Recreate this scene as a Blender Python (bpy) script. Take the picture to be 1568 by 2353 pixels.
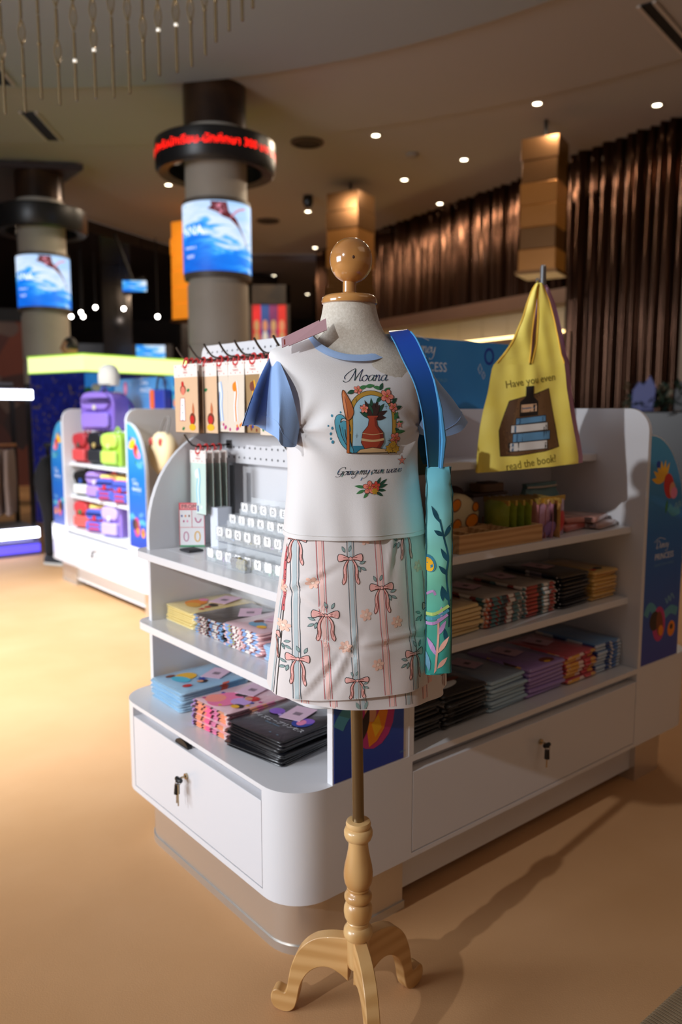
import bpy, math, random
from math import sin, cos, pi, radians
from mathutils import Vector, Matrix, noise
from mathutils.bvhtree import BVHTree
from mathutils.geometry import tessellate_polygon

for o in list(bpy.data.objects):
    bpy.data.objects.remove(o, do_unlink=True)
SC = bpy.context.scene
COL = SC.collection
RND = random.Random(7)

# ------------------------------------------------------------------ camera
PITCH = math.atan(236.5 / 1837.0)
cam = bpy.data.cameras.new('camera')
cam.sensor_fit = 'VERTICAL'
cam.sensor_height = 36.0
cam.sensor_width = 24.0
cam.lens = 36.0 * 1837.0 / 2353.0
cam.clip_start = 0.05
cam.clip_end = 100
cam.dof.use_dof = True
cam.dof.focus_distance = 1.50
cam.dof.aperture_fstop = 2.8
camo = bpy.data.objects.new('camera', cam)
COL.objects.link(camo)
camo.location = (0, 0, 1.30)
camo.rotation_euler = (pi / 2 - PITCH, 0, 0)
SC.camera = camo

# ------------------------------------------------------------------ world, exposure
wd = bpy.data.worlds.new('world')
SC.world = wd
wd.use_nodes = True
bg = wd.node_tree.nodes['Background']
bg.inputs[0].default_value = (0.84, 0.62, 0.50, 1)
bg.inputs[1].default_value = 0.125
SC.view_settings.view_transform = 'Standard'
SC.view_settings.look = 'None'
SC.view_settings.exposure = 0.15
SC.view_settings.gamma = 1.0
SC.view_settings.use_curve_mapping = False


def spot(name, loc, aim, power, col, size, angle=60, blend=0.5):
    l = bpy.data.lights.new(name, 'SPOT')
    l.energy = power
    l.color = col
    l.shadow_soft_size = size
    l.spot_size = radians(angle)
    l.spot_blend = blend
    o = bpy.data.objects.new(name, l)
    COL.objects.link(o)
    o.location = loc
    o.rotation_euler = (Vector(aim) - Vector(loc)).to_track_quat('-Z', 'Y').to_euler()
    return o


def area(name, loc, aim, power, col, sx, sy):
    l = bpy.data.lights.new(name, 'AREA')
    l.shape = 'RECTANGLE'
    l.size = sx
    l.size_y = sy
    l.energy = power
    l.color = col
    o = bpy.data.objects.new(name, l)
    COL.objects.link(o)
    o.location = loc
    o.rotation_euler = (Vector(aim) - Vector(loc)).to_track_quat('-Z', 'Y').to_euler()
    return o


# stage spotlight up on the left, behind the photographer (the hard shadows run away from it)
spot('stage_spotlight', (-4.1, -2.8, 3.7), (-0.2, 3.2, 1.3), 740, (0.96, 0.97, 1.0), 0.05, 44, 0.9)
# cool kiosk spotlights over the far display and the aisle
spot('aisle_spotlight', (-3.2, 3.2, 4.35), (-2.2, 4.2, 0.0), 2200, (0.84, 0.93, 1.0), 0.06, 66, 1.0)
# added broad cool fill, well off to the left; its source is unseen
area('left_cool_fill', (-6.2, -0.6, 2.1), (0.0, 2.2, 1.0), 330, (0.86, 0.92, 1.0), 3.2, 2.2)
# warm ceiling downlights near the curtain wall
for i, (x, y, p) in enumerate([(2.07, 8.9, 60), (0.41, 9.9, 80), (1.59, 10.8, 80), (0.89, 11.7, 70), (-0.54, 13.5, 60), (-2.48, 11.99, 70), (-0.9, 10.9, 55), (-2.2, 14.6, 60)]):
    spot('downlight_beam', (x, y, 4.44), (x, y, 0), p, (1.0, 0.80, 0.58), 0.06, 178, 0.3)
for s_ in (-0.05, 0.75, 1.75, 2.5, 3.15, 4.0, 4.7, 5.6, 6.4, 7.3):
    o_ = 0.30 if s_ < 1.4 else 0.16
    spot('curtain_washer', (3.78 - 0.5028 * s_ - 0.8644 * o_, 9.33 + 0.8644 * s_ - 0.5028 * o_, 4.45), (3.78 - 0.5028 * s_ + 0.8644 * 0.12, 9.33 + 0.8644 * s_ + 0.5028 * 0.12, 2.9), 24, (1.0, 0.66, 0.42), 0.03, 34, 0.6)
# added spots that brighten the pillars and back wall of the dark far hall
for x, y, c in ((-7.0, 17.0, (0.75, 0.85, 1.0)), (-4.6, 18.5, (1.0, 0.8, 0.6)), (-1.6, 16.6, (0.9, 0.9, 1.0))):
    spot('far_hall_fill', (x, y, 4.2), (x, y + 1.0, 0), 160, c, 0.06, 130, 0.7)
# dim warm area light over the right-hand side, as overhead ambient
area('warm_overhead_area', (2.6, 1.0, 4.3), (1.4, 1.8, 0), 14, (1.0, 0.70, 0.48), 2.4, 2.4)


# ------------------------------------------------------------------ helpers
def lin(c):
    return c / 12.92 if c <= 0.04045 else ((c + 0.055) / 1.055) ** 2.4


def H(h):
    h = h.lstrip('#')
    return tuple(lin(int(h[i:i + 2], 16) / 255) for i in (0, 2, 4)) + (1,)


MATS = {}


def mat(name, col='#cccccc', rough=0.5, metal=0.0, coat=0.0, emit=None, es=0.0, bump=None, bstr=0.2, alpha=None, trans=0.0, var=None, sheen=0.0, spec=None):
    """principled material; bump = noise scale; var = (second colour, noise scale)"""
    if name in MATS:
        return MATS[name]
    m = bpy.data.materials.new(name)
    m.use_nodes = True
    nt = m.node_tree
    b = nt.nodes['Principled BSDF']
    c = H(col) if isinstance(col, str) else col
    b.inputs['Base Color'].default_value = c
    b.inputs['Roughness'].default_value = rough
    b.inputs['Metallic'].default_value = metal
    b.inputs['Coat Weight'].default_value = coat
    b.inputs['Coat Roughness'].default_value = 0.08
    if spec is not None:
        b.inputs['Specular IOR Level'].default_value = spec
    if sheen:
        b.inputs['Sheen Weight'].default_value = sheen
    if trans:
        b.inputs['Transmission Weight'].default_value = trans
    if alpha is not None:
        b.inputs['Alpha'].default_value = alpha
    if emit:
        b.inputs['Emission Color'].default_value = H(emit)
        b.inputs['Emission Strength'].default_value = es
    if bump or var:
        tc = nt.nodes.new('ShaderNodeTexCoord')
    if bump:
        n = nt.nodes.new('ShaderNodeTexNoise')
        n.inputs['Scale'].default_value = bump
        n.inputs['Detail'].default_value = 4
        bp = nt.nodes.new('ShaderNodeBump')
        bp.inputs['Strength'].default_value = bstr
        bp.inputs['Distance'].default_value = 0.004
        nt.links.new(tc.outputs['Object'], n.inputs['Vector'])
        nt.links.new(n.outputs['Fac'], bp.inputs['Height'])
        nt.links.new(bp.outputs['Normal'], b.inputs['Normal'])
    if var:
        n = nt.nodes.new('ShaderNodeTexNoise')
        n.inputs['Scale'].default_value = var[1]
        n.inputs['Detail'].default_value = 5
        mx = nt.nodes.new('ShaderNodeMix')
        mx.data_type = 'RGBA'
        mx.inputs['A'].default_value = c
        mx.inputs['B'].default_value = H(var[0])
        mr = nt.nodes.new('ShaderNodeMapRange')
        mr.inputs['From Min'].default_value = 0.35
        mr.inputs['From Max'].default_value = 0.65
        nt.links.new(tc.outputs['Object'], n.inputs['Vector'])
        nt.links.new(n.outputs['Fac'], mr.inputs['Value'])
        nt.links.new(mr.outputs['Result'], mx.inputs['Factor'])
        nt.links.new(mx.outputs['Result'], b.inputs['Base Color'])
    MATS[name] = m
    return m


def wood(name, c1, c2, rough=0.35, scale=14.0, axis=2, coat=0.2):
    if name in MATS:
        return MATS[name]
    m = mat(name, c1, rough, coat=coat)
    nt = m.node_tree
    b = nt.nodes['Principled BSDF']
    tc = nt.nodes.new('ShaderNodeTexCoord')
    mp = nt.nodes.new('ShaderNodeMapping')
    s = [1, 1, 1]
    s[axis] = 0.14
    mp.inputs['Scale'].default_value = s
    n = nt.nodes.new('ShaderNodeTexNoise')
    n.inputs['Scale'].default_value = scale
    n.inputs['Detail'].default_value = 3
    n.inputs['Distortion'].default_value = 0.6
    w = nt.nodes.new('ShaderNodeTexWave')
    w.wave_type = 'RINGS'
    w.inputs['Scale'].default_value = scale * 1.1
    w.inputs['Distortion'].default_value = 5
    w.inputs['Detail'].default_value = 2
    ad = nt.nodes.new('ShaderNodeMath')
    ad.operation = 'MULTIPLY'
    mx = nt.nodes.new('ShaderNodeMix')
    mx.data_type = 'RGBA'
    mx.inputs['A'].default_value = H(c1)
    mx.inputs['B'].default_value = H(c2)
    nt.links.new(tc.outputs['Object'], mp.inputs['Vector'])
    nt.links.new(mp.outputs['Vector'], n.inputs['Vector'])
    nt.links.new(mp.outputs['Vector'], w.inputs['Vector'])
    nt.links.new(n.outputs['Fac'], ad.inputs[0])
    nt.links.new(w.outputs['Fac'], ad.inputs[1])
    mr = nt.nodes.new('ShaderNodeMapRange')
    mr.inputs['From Min'].default_value = 0.05
    mr.inputs['From Max'].default_value = 0.48
    nt.links.new(ad.outputs['Value'], mr.inputs['Value'])
    nt.links.new(mr.outputs['Result'], mx.inputs['Factor'])
    nt.links.new(mx.outputs['Result'], b.inputs['Base Color'])
    return m


def mottled(name, cols, scale=40.0, rough=0.3, coat=0.5, stretch=(1, 1, 1), base=None, density=0.5, wrinkle=0.0):
    """printed fabric: voronoi patches picked from a few colours, partly over a base colour"""
    if name in MATS:
        return MATS[name]
    m = mat(name, cols[0], rough, coat=coat, bump=70 if wrinkle else None, bstr=wrinkle)
    nt = m.node_tree
    b = nt.nodes['Principled BSDF']
    tc = nt.nodes.new('ShaderNodeTexCoord')
    mp = nt.nodes.new('ShaderNodeMapping')
    mp.inputs['Scale'].default_value = stretch
    v = nt.nodes.new('ShaderNodeTexVoronoi')
    v.inputs['Scale'].default_value = scale
    r = nt.nodes.new('ShaderNodeValToRGB')
    r.color_ramp.interpolation = 'CONSTANT'
    els = r.color_ramp.elements
    while len(els) < len(cols):
        els.new(0.5)
    for i, c in enumerate(cols):
        els[i].position = i / len(cols)
        els[i].color = H(c)
    sp = nt.nodes.new('ShaderNodeSeparateColor')
    nt.links.new(tc.outputs['Object'], mp.inputs['Vector'])
    nt.links.new(mp.outputs['Vector'], v.inputs['Vector'])
    nt.links.new(v.outputs['Color'], sp.inputs['Color'])
    nt.links.new(sp.outputs['Red'], r.inputs['Fac'])
    out = r.outputs['Color']
    if base:
        n = nt.nodes.new('ShaderNodeTexNoise')
        n.inputs['Scale'].default_value = scale * 0.28
        n.inputs['Detail'].default_value = 1
        g = nt.nodes.new('ShaderNodeMath')
        g.operation = 'GREATER_THAN'
        g.inputs[1].default_value = 1 - density
        mx = nt.nodes.new('ShaderNodeMix')
        mx.data_type = 'RGBA'
        mx.inputs['A'].default_value = H(base)
        nt.links.new(mp.outputs['Vector'], n.inputs['Vector'])
        nt.links.new(n.outputs['Fac'], g.inputs[0])
        nt.links.new(g.outputs['Value'], mx.inputs['Factor'])
        nt.links.new(out, mx.inputs['B'])
        out = mx.outputs['Result']
    nt.links.new(out, b.inputs['Base Color'])
    return m


class MB:
    """collects geometry for ONE mesh"""

    def __init__(s):
        s.v, s.f, s.m = [], [], []

    def add(s, vs, fs, mi=0):
        b = len(s.v)
        s.v += [tuple(p) for p in vs]
        s.f += [tuple(b + i for i in f) for f in fs]
        s.m += [mi] * len(fs)

    def box(s, x0, x1, y0, y1, z0, z1, mi=0):
        s.add([(x0, y0, z0), (x1, y0, z0), (x1, y1, z0), (x0, y1, z0), (x0, y0, z1), (x1, y0, z1), (x1, y1, z1), (x0, y1, z1)],
              [(3, 2, 1, 0), (4, 5, 6, 7), (0, 1, 5, 4), (1, 2, 6, 5), (2, 3, 7, 6), (3, 0, 4, 7)], mi)

    def prism(s, poly, t0, t1, ax='z', mi=0):
        """poly in the two other axes (in x,y,z order), extruded along ax"""
        fn = {'z': lambda p, t: (p[0], p[1], t), 'y': lambda p, t: (p[0], t, p[1]), 'x': lambda p, t: (t, p[0], p[1])}[ax]
        n = len(poly)
        vs = [fn(p, t0) for p in poly] + [fn(p, t1) for p in poly]
        fs = [(i, (i + 1) % n, n + (i + 1) % n, n + i) for i in range(n)] + [tuple(range(n))[::-1], tuple(range(n, 2 * n))]
        s.add(vs, fs, mi)

    def tube(s, pts, r, n=8, mi=0, caps=True):
        pts = [Vector(p) for p in pts]
        rs = r if isinstance(r, (list, tuple)) else [r] * len(pts)
        up = Vector((0, 0, 1))
        d0 = (pts[1] - pts[0]).normalized()
        if abs(d0.dot(up)) > 0.95:
            up = Vector((1, 0, 0))
        rings = []
        for i, p in enumerate(pts):
            d = (pts[min(i + 1, len(pts) - 1)] - pts[max(i - 1, 0)]).normalized()
            a = up - d * up.dot(d)
            a = a.normalized() if a.length > 1e-6 else d.orthogonal().normalized()
            up = a
            c = d.cross(a)
            rings.append([p + (a * cos(2 * pi * k / n) + c * sin(2 * pi * k / n)) * rs[i] for k in range(n)])
        s.loft(rings, True, caps, mi)

    def loft(s, rings, closed=True, caps=False, mi=0):
        n = len(rings[0])
        vs = [p for r in rings for p in r]
        fs = []
        for i in range(len(rings) - 1):
            for k in range(n if closed else n - 1):
                k2 = (k + 1) % n
                fs.append((i * n + k, i * n + k2, (i + 1) * n + k2, (i + 1) * n + k))
        if caps:
            fs.append(tuple(range(n))[::-1])
            fs.append(tuple(range((len(rings) - 1) * n, len(rings) * n)))
        s.add(vs, fs, mi)

    def lathe(s, prof, n=28, mi=0, c=(0, 0, 0), caps=True):
        s.loft([[(c[0] + r * cos(2 * pi * k / n), c[1] + r * sin(2 * pi * k / n), c[2] + z) for k in range(n)] for r, z in prof], True, caps, mi)

    def ball(s, c, rx, ry=None, rz=None, n=12, m=8, mi=0):
        ry = ry or rx
        rz = rz or rx
        s.loft([[(c[0] + rx * sin(pi * max(0.02, min(j / m, 0.998))) * cos(2 * pi * k / n), c[1] + ry * sin(pi * max(0.02, min(j / m, 0.998))) * sin(2 * pi * k / n), c[2] - rz * cos(pi * j / m)) for k in range(n)] for j in range(m + 1)], True, True, mi)

    def mesh(s, name, mats, smooth=35):
        me = bpy.data.meshes.new(name)
        me.from_pydata(s.v, [], s.f)
        for m in (mats if isinstance(mats, (list, tuple)) else [mats]):
            me.materials.append(m)
        if any(s.m):
            me.polygons.foreach_set('material_index', s.m)
        if smooth:
            me.polygons.foreach_set('use_smooth', [True] * len(me.polygons))
            if smooth < 170:
                me.set_sharp_from_angle(angle=radians(smooth))
        me.update()
        return me

    def weld(s):
        idx, nv, mp = {}, [], []
        for p in s.v:
            k = (round(p[0], 5), round(p[1], 5), round(p[2], 5))
            if k not in idx:
                idx[k] = len(nv)
                nv.append(p)
            mp.append(idx[k])
        s.v = nv
        s.f = [tuple(mp[i] for i in f) for f in s.f]

    def build(s, name, mats, parent=None, smooth=35, bevel=0):
        return put(name, s.mesh(name, mats, smooth), parent, bevel)


def put(name, me, parent=None, bevel=0):
    o = bpy.data.objects.new(name, me)
    COL.objects.link(o)
    if parent:
        o.parent = parent
    if bevel:
        b = o.modifiers.new('bevel', 'BEVEL')
        b.width = bevel
        b.segments = 2
        b.limit_method = 'ANGLE'
    return o


def tag(o, label=None, cat=None, group=None, kind=None):
    if label:
        o['label'] = label
    if cat:
        o['category'] = cat
    if group:
        o['group'] = group
    if kind:
        o['kind'] = kind
    return o


def thing(name, label, cat, loc=(0, 0, 0), rz=0.0, group=None):
    o = bpy.data.objects.new(name, None)
    COL.objects.link(o)
    o.empty_display_size = 0.05
    o.location = loc
    o.rotation_euler = (0, 0, rz)
    return tag(o, label, cat, group)


def dup(root, loc, rz, label, group=None):
    r = root.copy()
    COL.objects.link(r)
    r.location = loc
    r.rotation_euler = (0, 0, rz)
    r['label'] = label
    if group:
        r['group'] = group
    for ch in root.children:
        c = ch.copy()
        COL.objects.link(c)
        c.parent = r
        for g in ch.children:
            d = g.copy()
            COL.objects.link(d)
            d.parent = c
    return r


def structure(o):
    o['kind'] = 'structure'
    return o


def catmull(pts, n=8, closed=False):
    P = [Vector(p) for p in pts]
    out = []
    L = len(P)
    for i in range(L if closed else L - 1):
        p0 = P[(i - 1) % L] if closed else P[max(i - 1, 0)]
        p1, p2 = P[i], P[(i + 1) % L]
        p3 = P[(i + 2) % L] if closed else P[min(i + 2, L - 1)]
        for k in range(n):
            t = k / n
            out.append(0.5 * ((2 * p1) + (p2 - p0) * t + (2 * p0 - 5 * p1 + 4 * p2 - p3) * t * t + (3 * p1 - p0 - 3 * p2 + p3) * t ** 3))
    if not closed:
        out.append(P[-1])
    return out


def lerp(a, b, t):
    return a + (b - a) * t


def rrect(x0, x1, y0, y1, r, n=6, corners=(1, 1, 1, 1)):
    """rounded rectangle, corners = (x0y0, x1y0, x1y1, x0y1), counter-clockwise"""
    out = []
    for k, (cx, cy, a0) in enumerate([(x0, y0, pi), (x1, y0, 1.5 * pi), (x1, y1, 0), (x0, y1, 0.5 * pi)]):
        if not corners[k]:
            out.append((cx, cy))
            continue
        ox = cx + (r if k in (0, 3) else -r)
        oy = cy + (r if k in (0, 1) else -r)
        out += [(ox + r * cos(a0 + 0.5 * pi * i / n), oy + r * sin(a0 + 0.5 * pi * i / n)) for i in range(n + 1)]
    return out


ORD = ['bottom', 'second from the bottom', 'third from the bottom', 'fourth from the bottom', 'fifth from the bottom', 'sixth from the bottom', 'seventh from the bottom', 'eighth from the bottom', 'ninth from the bottom', 'tenth from the bottom', 'eleventh from the bottom', 'twelfth from the bottom']


def place(k, n):
    if k == n - 1:
        return 'topmost'
    if k == n - 2 and n > 2:
        return 'second from the top'
    return ORD[k]


NTH = ['first', 'second', 'third', 'fourth', 'fifth', 'sixth', 'seventh', 'eighth', 'ninth', 'tenth', 'eleventh', 'twelfth', 'thirteenth', 'fourteenth', 'fifteenth', 'sixteenth', 'seventeenth', 'eighteenth']

# ------------------------------------------------------------------ flat prints laid on real surfaces
FONT = {}


def text_mesh(s):
    if s not in FONT:
        c = bpy.data.curves.new('lettering', 'FONT')
        c.body = s
        c.resolution_u = 2
        c.align_x = 'CENTER'
        o = bpy.data.objects.new('lettering', c)
        me = bpy.data.meshes.new_from_object(o)
        vs = [(v.co.x, v.co.y) for v in me.vertices]
        fs = [tuple(p.vertices) for p in me.polygons]
        bpy.data.objects.remove(o)
        bpy.data.meshes.remove(me)
        bpy.data.curves.remove(c)
        FONT[s] = (vs, fs)
    return FONT[s]


def ell(cx, cy, rx, ry=None, rot=0.0, n=16):
    ry = ry or rx
    return [(cx + rx * cos(a) * cos(rot) - ry * sin(a) * sin(rot), cy + rx * cos(a) * sin(rot) + ry * sin(a) * cos(rot)) for a in [2 * pi * k / n for k in range(n)]]


def star(cx, cy, r1, r2, n=5, rot=0.0):
    return [(cx + (r1 if k % 2 == 0 else r2) * cos(rot + pi * k / n), cy + (r1 if k % 2 == 0 else r2) * sin(rot + pi * k / n)) for k in range(2 * n)]


def leaf(x, y, L, w, a, n=5):
    up = [(L * t, w * sin(pi * t) * (1 - 0.3 * t)) for t in [k / n for k in range(n + 1)]]
    pts = up + [(px, -py) for px, py in up[-2:0:-1]]
    return [(x + px * cos(a) - py * sin(a), y + px * sin(a) + py * cos(a)) for px, py in pts]


class Print:
    def __init__(s):
        s.items = []

    def poly(s, pts, m):
        s.items.append((m, [Vector((p[0], p[1], 0)) for p in pts], None))

    def tris(s, vs, fs, m):
        s.items.append((m, [Vector((p[0], p[1], 0)) for p in vs], fs))

    def stroke(s, pts, w, m, smooth=4, pen=None):
        P = catmull([(p[0], p[1], 0) for p in pts], smooth) if len(pts) > 2 else [Vector((p[0], p[1], 0)) for p in pts]
        n = len(P)
        L, R = [], []
        for i in range(n):
            d = P[min(i + 1, n - 1)] - P[max(i - 1, 0)]
            d = d.normalized() if d.length > 1e-9 else Vector((1, 0, 0))
            ww = w * (1 if pen is None else lerp(pen, 1.0, abs(d.y * 0.94 - d.x * 0.2)))
            nrm = Vector((-d.y, d.x, 0)) * ww * 0.5
            L.append(P[i] + nrm)
            R.append(P[i] - nrm)
        s.items.append((m, L + R, [(i, i + 1, n + i + 1, n + i) for i in range(n - 1)]))

    def text(s, t, x, y, h, m, shear=0.0, rot=0.0, sx=1.0):
        vs, fs = text_mesh(t)
        s.tris([(x + (px * sx + py * shear) * h * cos(rot) - py * h * sin(rot), y + (px * sx + py * shear) * h * sin(rot) + py * h * cos(rot)) for px, py in vs], fs, m)

    def script(s, t, x, y, h, m, w=0.16, shear=0.42, sp=1.0, rise=0.0):
        cx = x
        for ch in t:
            if ch == ' ':
                cx += 0.55 * h * sp
                continue
            strokes, adv = GLYPH[ch]
            for st in strokes:
                s.stroke([(cx + (px + py * shear) * h, y + py * h + rise * (cx - x)) for px, py in st], w * h, m, 5, 0.3)
            cx += adv * h * sp
        return cx

    def build(s, name, parent, mapper, maxe=0.01, eps=0.00005, base=0.0003):
        mats, V, F, M = [], [], [], []
        boxes, lays = [], []
        for _m, pts, _f in s.items:
            bx = (min(p.x for p in pts), max(p.x for p in pts), min(p.y for p in pts), max(p.y for p in pts))
            L = 0
            for q, lq in zip(boxes, lays):
                if lq >= L and bx[0] <= q[1] and q[0] <= bx[1] and bx[2] <= q[3] and q[2] <= bx[3]:
                    L = lq + 1
            boxes.append(bx)
            lays.append(L)
        for li, (m, pts, fs) in enumerate(s.items):
            if m not in mats:
                mats.append(m)
            mi = mats.index(m)
            if fs is None:
                T = [tuple(t) for t in tessellate_polygon([pts])]
            else:
                T = []
                for f in fs:
                    T += [(f[0], f[i], f[i + 1]) for i in range(1, len(f) - 1)]
            P = list(pts)
            for _ in range(7):
                cut, new, changed = {}, [], False

                def mid(a, b):
                    k = (a, b) if a < b else (b, a)
                    if (P[a] - P[b]).length <= maxe:
                        return None
                    if k not in cut:
                        cut[k] = len(P)
                        P.append((P[a] + P[b]) / 2)
                    return cut[k]
                for a, b, c in T:
                    ab, bc, ca = mid(a, b), mid(b, c), mid(c, a)
                    k = (ab is not None) + (bc is not None) + (ca is not None)
                    if k == 0:
                        new.append((a, b, c))
                        continue
                    changed = True
                    if k == 3:
                        new += [(a, ab, ca), (ab, b, bc), (ca, bc, c), (ab, bc, ca)]
                    else:
                        ring = [a] + ([ab] if ab is not None else []) + [b] + ([bc] if bc is not None else []) + [c] + ([ca] if ca is not None else [])
                        st = ring.index(ab if ab is not None else (bc if bc is not None else ca))
                        ring = ring[st:] + ring[:st]
                        new += [(ring[0], ring[i], ring[i + 1]) for i in range(1, len(ring) - 1)]
                T = new
                if not changed:
                    break
            b0 = len(V)
            off = base + lays[li] * eps
            V += [tuple(mapper(p.x, p.y, off)) for p in P]
            F += [(b0 + a, b0 + b, b0 + c) for a, b, c in T]
            M += [mi] * len(T)
        me = bpy.data.meshes.new(name)
        me.from_pydata(V, [], F)
        for m in mats:
            me.materials.append(m)
        me.polygons.foreach_set('material_index', M)
        me.update()
        return put(name, me, parent)


def plane_map(o, ex, ey, n=None):
    o, ex, ey = Vector(o), Vector(ex), Vector(ey)
    n = Vector(n) if n else ex.cross(ey).normalized()
    return lambda x, y, d: o + ex * x + ey * y + n * d


GLYPH = {
    'a': ([[(.95, .85), (.6, 1), (.2, .8), (.05, .35), (.25, .02), (.6, .15), (.9, .75)], [(.97, 1), (.85, .4), (.95, .03), (1.3, .3)]], 1.18),
    'o': ([[(.6, 1), (.2, .8), (.05, .4), (.3, .02), (.7, .1), (.9, .55), (.75, .95), (.55, 1), (.72, .82), (1.2, .85)]], 1.1),
    'n': ([[(0, .7), (.15, 1), (.2, .8), (.1, 0)], [(.15, .5), (.45, .95), (.7, .95), (.7, .5), (.68, .1), (.8, 0), (1.05, .3)]], 1.08),
    'i': ([[(0, .6), (.2, 1), (.15, .3), (.25, 0), (.5, .3)], [(.25, 1.42), (.32, 1.5)]], .52),
    'g': ([[(.95, .85), (.6, 1), (.2, .8), (.05, .35), (.25, .02), (.6, .15), (.9, .75)], [(.97, 1), (.85, .2), (.7, -.6), (.35, -.9), (.02, -.7), (.25, -.45)]], 1.15),
    'm': ([[(0, .7), (.15, 1), (.2, .8), (.1, 0)], [(.15, .5), (.4, .95), (.6, .95), (.6, .5), (.55, 0)], [(.6, .5), (.85, .95), (1.1, .95), (1.1, .5), (1.08, .1), (1.2, 0), (1.45, .3)]], 1.5),
    'y': ([[(0, .7), (.2, 1), (.2, .4), (.4, .02), (.7, .2), (.9, .9)], [(.95, 1), (.85, .1), (.6, -.7), (.2, -1.0), (-.3, -.85)]], 1.15),
    'w': ([[(0, .7), (.2, 1), (.2, .4), (.35, .02), (.65, .2), (.8, .9)], [(.82, 1), (.75, .3), (.95, .02), (1.25, .3), (1.35, .85), (1.25, 1), (1.5, .85)]], 1.5),
    'v': ([[(0, .7), (.2, 1), (.25, .4), (.4, .02), (.75, .35), (.9, .85), (.8, 1), (1.1, .85)]], 1.0),
    'e': ([[(.1, .45), (.5, .55), (.75, .8), (.55, 1), (.2, .75), (.08, .35), (.3, .02), (.6, .1), (.95, .45)]], .9),
    's': ([[(.1, .2), (.5, 1.05), (.45, .8), (.6, .4), (.35, 0), (.05, .12)]], .75),
    'M': ([[(-.55, .3), (-.75, .7), (-.4, 1.3), (.3, 1.9), (.8, 2.0), (.5, .8), (.05, 0), (-.5, -.15), (-.9, .1)], [(.8, 2.0), (.98, .8), (1.05, .1)], [(1.05, .1), (1.5, 1.2), (2.0, 2.0)], [(2.0, 2.0), (1.85, .8), (1.9, .05), (2.3, .3)]], 2.25),
    'G': ([[(1.5, 1.5), (1.35, 1.95), (.8, 2.0), (.2, 1.5), (.05, .7), (.4, .15), (.9, .3), (1.25, .95), (.75, 1.0)], [(1.3, 1.0), (1.2, .4), (.95, -.25), (.4, -.45), (-.1, -.3)]], 1.6),
    'D': ([[(.55, 1.7), (.45, .9), (.5, -.1)], [(-.2, 1.5), (.5, 2.0), (1.5, 1.6), (1.9, .9), (1.5, .15), (.7, -.05), (.1, .15), (.4, .45), (1.0, .3)]], 2.0),
}


# ------------------------------------------------------------------ the setting
def build_floor():
    m = mat('floor_covering', '#cb9d70', 0.72, bump=260, bstr=0.10, var=('#c39465', 1.6), spec=0.3)
    b = MB()
    b.box(-16, 12, -8, 30, -0.1, 0.0)
    structure(b.build('floor', m, smooth=0))


build_floor()
M_CEIL = mat('ceiling_paint', '#a6a19c', 0.85)
M_CEIL2 = mat('ceiling_paint_grey', '#98a0a6', 0.85)
M_BLACK = mat('black_matt', '#0b0b0c', 0.6)
b = MB()
b.prism([(-16, -8), (12, -8), (12, 17.2), (-3.0, 17.2), (-3.8, 15.3), (-4.8, 13.0), (-16, 12.0)], 4.5, 4.7)
structure(b.build('ceiling', M_CEIL, smooth=0))


def disc(cx, cy, r, n=96):
    return [(cx + r * cos(2 * pi * k / n), cy + r * sin(2 * pi * k / n)) for k in range(n)]


b = MB()
b.prism(disc(-2.8, 1.7, 8.45), 4.465, 4.5)
structure(b.build('ceiling_tray_outer', M_CEIL))
b = MB()
b.prism(disc(-2.8, 1.7, 6.6), 4.42, 4.465)
structure(b.build('ceiling_tray_inner', M_CEIL2))
b = MB()
b.prism([(-8, 10.3), (-3.37, 10.93), (-5.0, 13.1), (-8, 13.1)], 4.40, 4.47)
structure(b.build('ceiling_opening_sheet', mat('opening_dark_brown', '#2a1512', 0.5), smooth=0))  # dark sheet under the ceiling, standing in for a dark opening
b = MB()
b.prism([(-16, 12.0), (-4.8, 13.0), (-3.8, 15.3), (-3.0, 17.2), (-3.0, 30), (-16, 30)], 4.30, 4.49)
structure(b.build('ceiling_far', mat('black_gloss_ceiling', '#2a2220', 0.14, bump=1.6, bstr=1.0), smooth=0))
b = MB()
b.box(-3.0, 12, 17.2, 30, 4.36, 4.49)
structure(b.build('ceiling_far_bay', mat('grey_far_ceiling', '#77757c', 0.8), smooth=0))
b = MB()
b.box(-16, 12, 28.0, 28.2, 0, 4.5)
structure(b.build('wall_back', mat('dark_wall', '#1c1a20', 0.5, var=('#3a302c', 0.7)), smooth=0))
b = MB()
b.box(-15.2, -15, -8, 28, 0, 4.5)
structure(b.build('wall_left', MATS['dark_wall'], smooth=0))

# curtain wall running away on the right
WD = Vector((-0.5028, 0.8644, 0))
WN = Vector((-0.8644, -0.5028, 0))          # towards the camera


def wall_pt(s, out, z):
    return Vector((3.78, 9.33, 0)) + WD * s + WN * out + Vector((0, 0, z))


b = MB()
ring = [wall_pt(-5, -0.5, 0), wall_pt(9, -0.5, 0), wall_pt(9, -0.7, 0), wall_pt(-5, -0.7, 0)]
b.loft([[p + Vector((0, 0, 0)) for p in ring], [p + Vector((0, 0, 4.5)) for p in ring]], True, True)
structure(b.build('wall_right', mat('wall_plaster', '#8a8078', 0.7), smooth=0))

M_CURT = mat('bronze_curtain', '#3c281d', 0.17, 0.92, bump=2, bstr=0.05)


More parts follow.
